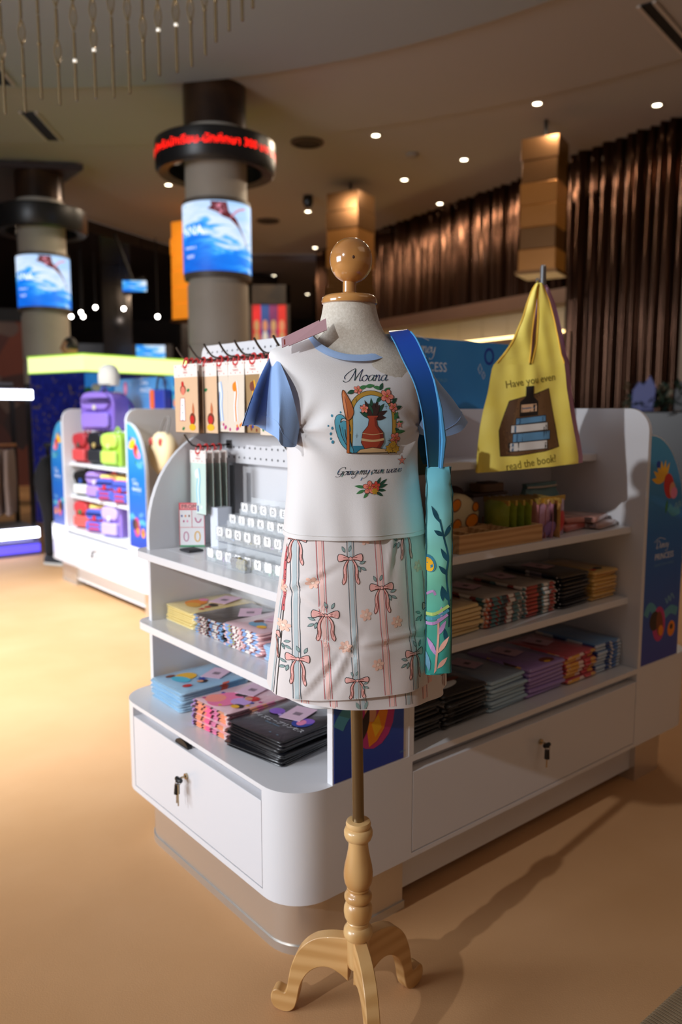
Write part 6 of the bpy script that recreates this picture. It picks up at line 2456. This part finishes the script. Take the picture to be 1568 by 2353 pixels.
T = thing('sun_hat', 'white plush cap perched on top of the big purple backpack', 'hat', FW(.76, .20, 1.462), FRZ + .3)
b = MB()
b.loft([[(.085 * s * cos(a), .065 * s * sin(a), z) for a in [2 * pi * k / 24 for k in range(24)]] for s, z in ((.92, 0), (1, .03), (.98, .08), (.8, .12), (.45, .142), (.02, .148))], True, True)
b.build('crown', mat('cap_white', '#e8e4da', .8), T, 60)
b = MB()
b.prism([(.07 * cos(a), -.05 + .06 * sin(a)) for a in [pi + pi * k / 12 for k in range(13)]], 0, .006)
b.build('brim', mat('cap_brim', '#5a4a40', .6), T, 30)
T = thing('handbag', 'navy and orange handbag standing on the far island top by the header sign', 'bag', FW(1.14, .40, 1.3005), FRZ)
b = MB()
b.prism(rrect(-.10, .10, 0, .13, .02), -.03, .025, 'y')
b.build('body', mat('hb_navy', '#2a3a9c', .5), T, 30, .006)
b = MB()
b.prism(rrect(-.10, -.04, .0, .13, .02), -.034, -.026, 'y')
b.build('panel', mat('hb_orange', '#e8642c', .5), T, 30)
b = MB()
b.tube(catmull([(-.06, 0, .13), (-.03, 0, .21), (.05, 0, .20), (.07, 0, .13)], 5), .007, 6)
b.build('handle', mat('hb_strap', '#2a2a34', .5), T)
T = thing('plush_bag', 'round beige plush bag with red bows hanging beyond the end wall', 'plush', FW(1.62, .16, .9), FRZ)
b = MB()
b.loft([[(.13 * s * cos(a), yy, .13 + .13 * s * sin(a)) for a in [2 * pi * k / 24 for k in range(24)]] for s, yy in ((.8, -.05), (1, -.025), (1, .025), (.8, .05))], True, True)
b.build('body', mat('bag_beige', '#dcc49a', .9), T, 60)
b = MB()
for s in (-1, 1):
    b.ball((s * .06, -.05, .2), .02, .012, .026)
b.build('bow', mat('bow_red', '#b83a34', .6), T)
b = MB()
b.tube(catmull([(-.05, 0, .25), (-.03, .03, .34), (.03, .03, .34), (.05, 0, .25)], 5), .006, 6)
b.build('strap', mat('bag_strap_grey', '#7a7470', .6), T)
T = thing('plush_toy', 'small black and amber plush toy beyond the far blue side panel', 'plush', FW(1.58, .22, .6795), FRZ)
b = MB()
b.ball((0, 0, .06), .075, .06, .06)
b.build('body', mat('plush_amber', '#d89a3c', .9), T, 60)
b = MB()
b.ball((-.02, -.03, .12), .05, .045, .05)
b.build('head', mat('plush_black', '#1c1614', .9), T, 60)

# ------------------------------------------------------------------ navy kiosk with a glowing band
KX, KY, KR = -2.74, 8.6, radians(53.1)
T = thing('kiosk', 'navy blue kiosk with a glowing yellow-green top band at the left', 'kiosk', (KX, KY, 0), KR)
b = MB()
b.box(.015, 1.75, .015, 1.02, 0, 1.70)
b.build('body', mottled('kiosk_navy', ['#1c2a9c', '#18248c', '#2432b0', '#1a2690', '#2234a8', '#161f80', '#1e2c9c', '#1a2894', '#2030a4', '#1c2a98', '#24329c', '#18268e', '#7c6f52', '#1d2b98'], 34, .5, .1), T, 0)
b = MB()
b.prism(rrect(0, 1.78, 0, 1.04, .03), 1.70, 1.885)
b.build('light_band', mat('band_glow', '#f4ffc0', emit='#ecffa2', es=1.12), T, 30)
b = MB()
b.prism(rrect(-.004, 1.784, -.004, 1.044, .03), 1.872, 1.889)
b.prism(rrect(-.004, 1.784, -.004, 1.044, .03), 1.694, 1.706)
b.build('band_rim', mat('band_rim', '#b6e84a', emit='#b0ea40', es=0.6), T, 30)
b = MB()
b.box(.03, .40, .002, .014, .9, 1.68)
sc = b.build('poster', mat('kiosk_screen', '#2f8fe0', .4, emit='#2a8ae0', es=.35, var=('#1a5ab0', 6)), T, 0)
p = Print()
for x, z, rx, c in ((.06, 1.50, .05, M_PGRN), (.16, 1.53, .06, MINT), (.27, 1.48, .05, M_PGRN), (.33, 1.56, .03, MINT), (.10, 1.40, .06, M_PGRN), (.25, 1.38, .06, M_PDARK)):
    p.poly(ell(x, z, rx, rx * .7), c)
p.build('print', sc, lambda x, y, d: Vector((x, .001 - d, y)), .5)

# ------------------------------------------------------------------ lit clothes shelving at the far left
CR = radians(39.6)
T = thing('clothes_rack', 'black clothes rack with bright white light bars at the left edge', 'rack', (-2.72, 7.12, 0), CR)
M_LBAR = mat('light_bar', '#ffffff', emit='#e8ecff', es=8.0)
M_RACKB = mat('rack_black', '#101014', .4)
for x in (-.03, -.62, -1.25):
    for y in (.02, .46):
        b = MB()
        b.box(x - .018, x + .018, y, y + .036, 0, 1.52)
        b.build('post', M_RACKB, T, 0)
for z0, z1, nm in ((1.385, 1.465, 'light_bar'), (.16, .245, 'light_bar')):
    b = MB()
    b.box(-1.3, 0, -.01, .02, z0, z1)
    b.build(nm, M_LBAR, T, 0, .004)
for z in (1.475, .25, 1.06):
    b = MB()
    b.box(-1.3 if z != 1.06 else -1.3, 0 if z != 1.06 else -.35, .02, .5, z - .02, z)
    b.build('shelf', mat('rack_shelf', '#8a868c', .5), T, 0)
b = MB()
b.tube([(-1.3, .2, .98), (-.1, .2, .98)], .014, 8)
b.build('rail', mat('rack_rail', '#8a5a34', .4), T)
b = MB()
b.box(-1.3, 0, -.0, .5, 0, .13)
b.build('plinth', mat('rack_plinth', '#7a78a8', .6), T, 0)
b = MB()
b.box(-1.3, 0, -.012, .0, .03, .10)
b.build('glow_strip', mat('purple_glow', '#5c58b0', emit='#5a4eff', es=1.4), T, 0)
for k in range(9):
    c, nm = [('#101014', 'black'), ('#0c0c10', 'black'), ('#141418', 'black'), ('#a88f80', 'taupe'), ('#9c877c', 'taupe'), ('#8a7a72', 'brown grey')][min(k // 2 + (k > 5), 5)] if k < 9 else ('#777777', 'grey')
    x = -.95 + k * .098
    G = thing('hanging_trousers', '%s trousers hanging %s from the left on the clothes rack rail' % (nm, NTH[k]), 'trousers', Vector((-2.72, 7.12, 0)) + Matrix.Rotation(CR, 3, 'Z') @ Vector((x, .2, .98)), CR + radians(60), 'trousers hanging on the clothes rack')
    b = MB()
    b.loft([[(px * w_ + .004 * sin(i + z * 20), py * (1.0 + .3 * sin(z * 9 + i)), z) for i, (px, py) in enumerate(rrect(-.5, .5, -.018, .018, .015, 3))] for z, w_ in ((-.04, .26), (-.12, .29), (-.35, .30), (-.62, .28))], True, True)
    b.build('cloth', mat('trs_' + c, c, .8), G, 60)
    b = MB()
    b.tube([(0, 0, .014), (0, 0, -.03)], .003, 6)
    b.tube([(-.12, 0, -.045), (0, 0, -.028), (.12, 0, -.045)], .005, 6)
    b.build('hanger', M_HOOK, G)
for k in range(5):
    G = thing('folded_clothes', '%s folded clothes pile, %s from the left on the clothes rack %s' % (['grey', 'white', 'dark grey', 'brown grey', 'taupe'][k], NTH[k % 3], 'top' if k < 3 else 'bottom shelf'), 'clothes', Vector((-2.72, 7.12, 0)) + Matrix.Rotation(CR, 3, 'Z') @ Vector((-1.05 + .38 * (k % 3), .24, 1.4755 if k < 3 else .2505)), CR, 'folded clothes on the clothes rack')
    for j in range(2 if k < 3 else 4):
        b = MB()
        b.prism(rrect(-.16, .16, -.18, .18, .04), j * .032, j * .032 + .028)
        b.build('garment', mat('fold_%d' % k, ['#8a888c', '#c8c4c6', '#4a484c', '#6c625e', '#7c6e66'][k], .8), G, 30, .01)

# white boxes on a low black table beyond the rack
T = thing('side_table', 'low black table with white boxes beyond the clothes rack', 'table', (-2.62, 8.0, 0), 0)
b = MB()
b.box(-.28, .22, -.2, .2, .94, .97)
b.build('top', M_RACKB, T, 0)
for sx in (-.25, .19):
    for sy in (-.17, .17):
        b = MB()
        b.box(sx - .015, sx + .015, sy - .015, sy + .015, 0, .94)
        b.build('leg', M_RACKB, T, 0)
for k, (x, y, s) in enumerate(((-.16, 0, .085), (.0, .05, .075), (.12, -.05, .08))):
    G = thing('gift_box', 'small white box, %s from the left on the low black table' % NTH[k], 'box', (-2.62 + x, 8.0 + y, .9705), .3 * k, 'white boxes on the low table')
    b = MB()
    b.box(-s / 2, s / 2, -s / 2, s / 2, 0, s * .8)
    b.build('base', mat('gift_white', '#e6e6ea', .4), G, 0, .002)
    b = MB()
    b.box(-s / 2 - .003, s / 2 + .003, -s / 2 - .003, s / 2 + .003, s * .8, s)
    b.build('lid', mat('gift_white', '#e6e6ea', .4), G, 0, .002)

# ------------------------------------------------------------------ people
M_TROU = mat('trousers_black', '#0e0f12', .8)
M_TOP = mat('top_black', '#121317', .8)
M_SKIN = mat('skin', '#c08a6c', .55)
M_HAIR = mat('hair_dark', '#17110e', .5)


def skin_body(name, joints, bones, mat_, parent, sub=2):
    me = bpy.data.meshes.new(name)
    keys = list(joints)
    me.from_pydata([joints[k][:3] for k in keys], [(keys.index(a), keys.index(c)) for a, c in bones], [])
    me.materials.append(mat_)
    o = put(name, me, parent)
    sk = o.modifiers.new('skin', 'SKIN')
    sk.use_smooth_shade = True
    for i, k in enumerate(keys):
        sv = me.skin_vertices[0].data[i]
        sv.radius = (joints[k][3], joints[k][4] if len(joints[k]) > 4 else joints[k][3])
        sv.use_root = i == 0
    ss = o.modifiers.new('sub', 'SUBSURF')
    ss.levels = ss.render_levels = sub
    return o


def shoe(parent, x, y, rz, h0=0.0):
    b = MB()
    sec = [(-.085, .030, .062), (-.05, .036, .085), (.0, .039, .075), (.06, .042, .055), (.11, .040, .045), (.145, .026, .034)]
    rings = []
    for px, w, hh in sec:
        rings.append([(px, w * cos(a), .022 + max(0, sin(a)) * hh if sin(a) > 0 else .022) for a in [2 * pi * k / 14 for k in range(14)]])
    b.loft(rings, True, True)
    o = b.build('shoe', mat('sneaker_black', '#17181c', .5), parent, 60)
    o.location = (x, y, h0)
    o.rotation_euler = (0, 0, rz)
    b = MB()
    b.prism([(q[0], s * q[1] * 1.08) for s, q in [(1, t) for t in sec] + [(-1, t) for t in sec[::-1]]], 0, .024)
    s1 = b.build('sole', mat('sneaker_sole', '#c8c6c0', .6), parent, 30, .004)
    s1.location = (x, y, h0)
    s1.rotation_euler = (0, 0, rz)
    b = MB()
    for k in range(3):
        b.tube([(.02 + k * .022, -.030, .075 - k * .010), (.02 + k * .022, 0, .102 - k * .014), (.02 + k * .022, .030, .075 - k * .010)], .006, 6)
    s2 = b.build('stripes', mat('sneaker_stripe', '#d0d0d0', .6), parent)
    s2.location = (x, y, h0)
    s2.rotation_euler = (0, 0, rz)


# person bending over behind the far island: legs and hips show
P1 = thing('person', 'person in black trousers and black sneakers bending over behind the far island', 'person', (-2.42, 6.70, 0), radians(-20))
shoe(P1, .03, -.07, 0)
shoe(P1, .10, .13, .1)
J = {'pelvis': (-.06, .02, .80, .125, .14), 'hipL': (-.05, -.07, .76, .100), 'kneeL': (.02, -.08, .43, .066), 'ankL': (.0, -.07, .12, .052), 'cuffL': (.0, -.07, .075, .056),
     'hipR': (-.05, .11, .76, .100), 'kneeR': (.05, .13, .43, .066), 'ankR': (.07, .13, .12, .052), 'cuffR': (.07, .13, .075, .056), 'waist': (.06, .02, .89, .115, .13)}
skin_body('trousers', J, [('pelvis', 'hipL'), ('hipL', 'kneeL'), ('kneeL', 'ankL'), ('ankL', 'cuffL'), ('pelvis', 'hipR'), ('hipR', 'kneeR'), ('kneeR', 'ankR'), ('ankR', 'cuffR'), ('pelvis', 'waist')], M_TROU, P1)
J = {'waist': (.05, .02, .89, .115, .135), 'chest': (.28, .02, 1.00, .12, .155), 'neck': (.40, .02, 1.03, .06), 'shL': (.34, -.15, .99, .058), 'elL': (.38, -.20, .74, .042), 'wrL': (.50, -.16, .58, .032),
     'shR': (.34, .19, .99, .058), 'elR': (.38, .24, .74, .042), 'wrR': (.50, .20, .58, .032)}
skin_body('top', J, [('waist', 'chest'), ('chest', 'neck'), ('chest', 'shL'), ('shL', 'elL'), ('elL', 'wrL'), ('chest', 'shR'), ('shR', 'elR'), ('elR', 'wrR')], M_TOP, P1)


def head(parent, c, yaw, tilt=0.0):
    b = MB()
    rings = []
    n = 20
    for k in range(15):
        t = k / 14
        z = lerp(-.115, .115, t)
        s = max(.03, math.sqrt(max(0, 1 - (z / .118) ** 2)))
        w = .075 * s * (0.80 + .2 * min(1, t * 2.2))
        ring = []
        for q in range(n):
            a = 2 * pi * q / n
            x, y = .095 * s * cos(a), w * sin(a)
            if cos(a) > .75:                              # face side, +x
                x += .018 * math.exp(-((z + .01) / .022) ** 2) * math.exp(-(sin(a) / .18) ** 2)
                x -= .006 * math.exp(-((z - .018) / .014) ** 2) * math.exp(-((abs(sin(a)) - .40) / .15) ** 2)
                x += .005 * math.exp(-((z + .055) / .012) ** 2) * math.exp(-(sin(a) / .35) ** 2)
            ring.append((x, y, z))
        rings.append(ring)
    b.loft(rings, True, True)
    o = b.build('head', M_SKIN, parent, 180)
    o.location = c
    o.rotation_euler = (0, tilt, yaw)
    b = MB()
    for s in (-1, 1):
        b.ball((.079, s * .030, .018), .009, .012, .007, 8, 6)
    b.build('eyes', mat('eye_dark', '#1a1412', .3), o)
    b = MB()
    b.tube([(.088, -.022, -.055), (.094, 0, -.053), (.088, .022, -.055)], .005, 6)
    b.build('mouth', mat('lips', '#9c5a50', .5), o)
    b = MB()
    for s in (-1, 1):
        b.ball((-.005, s * .076, .0), .018, .008, .028, 8, 6)
    b.build('ears', M_SKIN, o)
    b = MB()
    rg = []
    for k in range(9):
        t = k / 8
        z = lerp(-.02, .128, t)
        s = max(.05, math.sqrt(max(0, 1 - (z / .130) ** 2)))
        rg.append([((.098 * s if cos(a) < .45 + (1 - t) * .1 else .098 * s * (.6 if t < .55 else .95)) * cos(a) - .008, .084 * s * sin(a), z) for a in [2 * pi * q / 24 for q in range(24)]])
    b.loft(rg, True, True)
    b.build('hair', M_HAIR, o, 60)


def hand(parent, c, rz, rx=0.0, side=1):
    bones, J = [], {'palm': (0, 0, 0, .018, .012), 'palm2': (0, 0, -.045, .024, .011)}
    bones.append(('palm', 'palm2'))
    for k in range(4):
        y = (k - 1.5) * .016
        L = (.062, .070, .066, .052)[k]
        for q in range(3):
            J['f%d%d' % (k, q)] = (.006 * q * q, y * (1 + .1 * q), -.060 - L * (q + 1) / 3, .0078 - .0008 * q)
        bones += [('palm2', 'f%d0' % k), ('f%d0' % k, 'f%d1' % k), ('f%d1' % k, 'f%d2' % k)]
    J['t0'] = (.012, side * .026, -.030, .009)
    J['t1'] = (.020, side * .040, -.055, .008)
    J['t2'] = (.024, side * .044, -.080, .007)
    bones += [('palm', 't0'), ('t0', 't1'), ('t1', 't2')]
    o = skin_body('hand', J, bones, M_SKIN, parent, 1)
    o.location = c
    o.rotation_euler = (rx, 0, rz)


head(P1, (.50, .02, 1.02), 0, .9)
hand(P1, (.51, -.16, .57), 0, 0, -1)
hand(P1, (.51, .20, .57), 0, 0, 1)

T = thing('platform', 'low dark platform behind the navy kiosk', 'platform', (-3.32, 10.0, 0), KR)
b = MB()
b.box(-.35, .35, -.30, .30, 0, .25)
b.build('deck', M_BLACK, T, 0, .01)

# person standing behind the kiosk: only the head shows over the band
P2 = thing('person', 'person with dark hair standing behind the navy kiosk, head above the glowing band', 'person', (-3.32, 10.0, 0.25), radians(200))
J = {'pelvis': (0, 0, 1.02, .13, .15), 'hipL': (0, -.09, .95, .085), 'kneeL': (.01, -.10, .52, .060), 'ankL': (0, -.10, .10, .045), 'hipR': (0, .09, .95, .085), 'kneeR': (.01, .10, .52, .060), 'ankR': (0, .10, .10, .045)}
skin_body('trousers', J, [('pelvis', 'hipL'), ('hipL', 'kneeL'), ('kneeL', 'ankL'), ('pelvis', 'hipR'), ('hipR', 'kneeR'), ('kneeR', 'ankR')], M_TROU, P2)
J = {'belly': (0, 0, 1.08, .12, .14), 'chest': (0, 0, 1.40, .125, .165), 'base': (0, 0, 1.56, .065), 'shL': (0, -.19, 1.50, .06), 'elL': (.02, -.24, 1.22, .045), 'wrL': (.10, -.22, 1.0, .034), 'shR': (0, .19, 1.50, .06), 'elR': (.02, .24, 1.22, .045), 'wrR': (.10, .22, 1.0, .034)}
skin_body('top', J, [('belly', 'chest'), ('chest', 'base'), ('chest', 'shL'), ('shL', 'elL'), ('elL', 'wrL'), ('chest', 'shR'), ('shR', 'elR'), ('elR', 'wrR')], M_TOP, P2)
b = MB()
b.tube([(0, 0, 1.54), (.01, 0, 1.68)], [.058, .052], 14)
b.build('neck', M_SKIN, P2)
head(P2, (.015, 0, 1.80), 0)
hand(P2, (.10, -.22, .98), 0, 0, -1)
hand(P2, (.10, .22, .98), 0, 0, 1)
shoe(P2, .03, -.10, 0)
shoe(P2, .03, .10, 0)

# ------------------------------------------------------------------ screens, posters and shops far behind
def wall_screen(x, y, z, w, h, rz, rx, lab):
    T = thing('wall_screen', lab, 'screen', (x, y, z), rz)
    b = MB()
    b.box(-w / 2, w / 2, .012, .06, -h / 2, h / 2)
    b.build('casing', M_BLACK, T, 0)
    b = MB()
    b.box(-w / 2 + .01, w / 2 - .01, 0, .012, -h / 2 + .01, h / 2 - .01)
    s = b.build('picture', screen2, T, 0)
    b = MB()
    b.tube([(0, .05, 0), (0, .05, 4.3 - z)] if z > 3 else [(0, .05, -h / 2), (0, .05, -z)], .025, 8)
    b.build('mount', M_BLACK, T)
    for ch in T.children[:2]:
        ch.rotation_euler.y = rx


screen2 = screen_mat('small_wave_screen', 0.02)
wall_screen(-2.81, 12.0, 2.12, .44, .25, .1, 0, 'small wave-pattern screen standing behind the kiosk beside the near column')
wall_screen(-3.52, 14.0, 3.38, .42, .20, .1, -.35, 'small tilted wave-pattern screen hanging in the dark far hall')

T = thing('poster_display', 'dark framed display of red, blue and purple posters beyond the near column', 'display', (-1.22, 14.0, 0), 0)
b = MB()
for x0, x1, z0, z1 in ((-.36, -.30, 0, 3.4), (.28, .34, 0, 3.4), (-.36, .34, 3.08, 3.4), (-.36, .34, 1.2, 1.3)):
    b.box(x0, x1, 0, .08, z0, z1)
b.build('frame', mat('poster_frame', '#2a241e', .35, .3, var=('#4a3c2c', 2)), T, 0)
for k, (c, c2) in enumerate((('#c81f22', '#8a1014'), ('#274a8c', '#1a2c5c'), ('#7a2a5c', '#4a1a44'), ('#d0281f', '#9a1a14'))):
    b = MB()
    b.box(-.30 + k * .145, -.158 + k * .145, .03, .05, 1.3, 3.07)
    s = b.build('poster_panel', mat('poster_%d' % k, c, .5, emit=c, es=.55, var=(c2, 3)), T, 0)
    p = Print()
    p.poly(ell(-.23 + k * .145, 2.72, .045, .10), M_PSKIN if k % 2 else M_SAND)
    p.poly(ell(-.23 + k * .145, 2.48, .05, .15), M_SAND if k != 1 else M_PW)
    p.build('picture', s, lambda x, y, d: Vector((x, .029 - d, y)), .5)

T = thing('shop_front', 'dim orange and brown shop front at the far left edge behind the clothes rack', 'shop', (-6.2, 13.4, 0), .25)
b = MB()
b.box(-1.6, .95, 0, .3, 0, 2.75)
b.build('wall', mottled('shop_orange', ['#6a2f18', '#3c1c14', '#7a3a1c', '#4a2018', '#2a1614', '#5c4a44'], 1.8, .6, 0), T, 0)
b = MB()
b.box(-1.6, .95, -.05, .3, 2.75, 2.95)
b.build('fascia', M_BLACK, T, 0)
for k in range(3):
    b = MB()
    b.ball((-.8 + k * .5, -.1, 2.66), .05)
    b.build('lamp', M_LAMP, T)
for k in range(4):
    x = -7.4 + k * 1.5
    T = thing('dark_column', 'mirrored dark pillar, %s from the left in the far hall' % NTH[k], 'pillar', (x + 2.6, 17.5 + .7 * k, 0), .3, 'mirrored pillars in the far hall')
    b = MB()
    b.box(-.3, .3, -.3, .3, .3, 4.3)
    b.build('shaft', mat('mirror_dark', '#4a4644', .14, .85, bump=2.5, bstr=.6), T, 0, .01)
    b = MB()
    b.box(-.34, .34, -.34, .34, 0, .3)
    b.build('base', M_BLACK, T, 0, .01)

# ------------------------------------------------------------------ right edge: planter and counter
T = thing('planter', 'dark leafy planter box in front of the beige wall panel at the right edge', 'planter', (2.95, 6.9, 0), radians(-30))
b = MB()
b.box(-.5, .9, -.2, .2, 0, 1.28)
b.build('box', mat('planter_black', '#0d0e11', .35), T, 0, .01)
rf = random.Random(2)
b = MB()
for k in range(900):
    x, y, z = rf.uniform(-.48, .88), rf.uniform(-.2, .2), 1.26 + rf.uniform(0, .26) * rf.uniform(.4, 1)
    a, e, L = rf.uniform(0, 6.28), rf.uniform(-.3, 1.1), rf.uniform(.06, .13)
    d = Vector((cos(a) * cos(e), sin(a) * cos(e), sin(e)))
    s = d.cross(Vector((0, 0, 1))).normalized() * L * .22
    o_ = Vector((x, y, z))
    b.add([o_, o_ + d * L * .5 + s, o_ + d * L, o_ + d * L * .5 - s], [(0, 1, 2, 3)], k % 2)
tag(b.build('foliage', [mat('leaf_dark', '#16291f', .5), mat('leaf_teal', '#1d3a34', .5)], T, 0), kind='stuff')
for k, (x, lab) in enumerate(((-.32, 'navy pointed paper crown on the planter at the right edge'), (.02, 'black pointed paper crown on the planter at the right edge'))):
    G = thing('paper_crown', lab, 'decoration', Vector((2.95, 6.9, 1.285)) + Matrix.Rotation(radians(-30), 3, 'Z') @ Vector((x, -.16, 0)), radians(-30))
    b = MB()
    b.prism([(-.09, 0), (.09, 0), (.10, .20), (.05, .30), (.0, .22), (-.04, .25), (-.09, .17)], -.015, .015, 'y')
    b.build('body', mat('crown_%d' % k, ['#1c2870', '#101014'][k], .5), G, 0, .004)

# floor grate in the lower right corner
GR = Vector((0.770 * 1.33 - 0.6378 * 0.785, 0.6378 * 1.33 + 0.770 * 0.785, 0))
T = thing('floor_grate', 'pale slatted floor grate in the bottom right corner', 'grate', GR, RZ)
b = MB()
b.box(0, .62, -.42, 0, .0005, .002)
b.build('tray', mat('grate_dark', '#2c1a0c', .8), T, 0)
b = MB()
b.box(0, .0068, -.42, -.001, .002, .008)
gm = b.mesh('slat', mat('grate_slat', '#a08a6c', .6, var=('#8c765a', 30)), 0)
for k in range(64):
    o = put('slat', gm, T)
    o.location = (k * .0096, 0, 0)

# grey soffit, lit display cases and a signpost in the far hall
T = thing('soffit', 'grey soffit box low in the dark far hall between the two columns', 'soffit', (-5.6, 18.2, 0), .1)
b = MB()
b.box(-1.6, 1.8, 0, .6, 2.35, 2.75)
b.build('box', mat('soffit_grey', '#5c5856', .6), T, 0)
for x in (-1.5, 1.7):
    b = MB()
    b.box(x - .06, x + .06, .2, .32, 0, 2.35)
    b.build('post', M_BLACK, T, 0)
for k, (x, y, c, nm) in enumerate(((-4.9, 15.6, '#2c3c48', 'blue-grey'), (-4.1, 16.4, '#4a3a30', 'brown'), (-5.7, 16.0, '#38404a', 'slate'))):
    T = thing('glass_case', '%s tall display case, %s one in the far hall behind the kiosk' % (nm, NTH[k]), 'display', (x, y, 0), .2 * k, 'display cases in the far hall')
    b = MB()
    b.box(-.22, .22, -.2, .2, 0, .9)
    b.build('base', M_BLACK, T, 0, .01)
    b = MB()
    b.box(-.21, .21, -.19, .19, .9, 2.0)
    b.build('case', mat('case_glass_%d' % k, c, .06, .5), T, 0)
    b = MB()
    b.box(-.22, .22, -.2, .2, 2.0, 2.08)
    b.build('lid', M_BLACK, T, 0, .01)
    b = MB()
    for q in range(5):
        b.ball((rf.uniform(-.18, .18), -.205, rf.uniform(1.1, 1.95)), rf.uniform(.012, .022), n=8, m=6)
    b.build('lamp', mat('case_lamp_%d' % k, '#ffffff', emit=('#9fd8f0', '#ffd0a0', '#c0e0ff')[k], es=1.5), T)
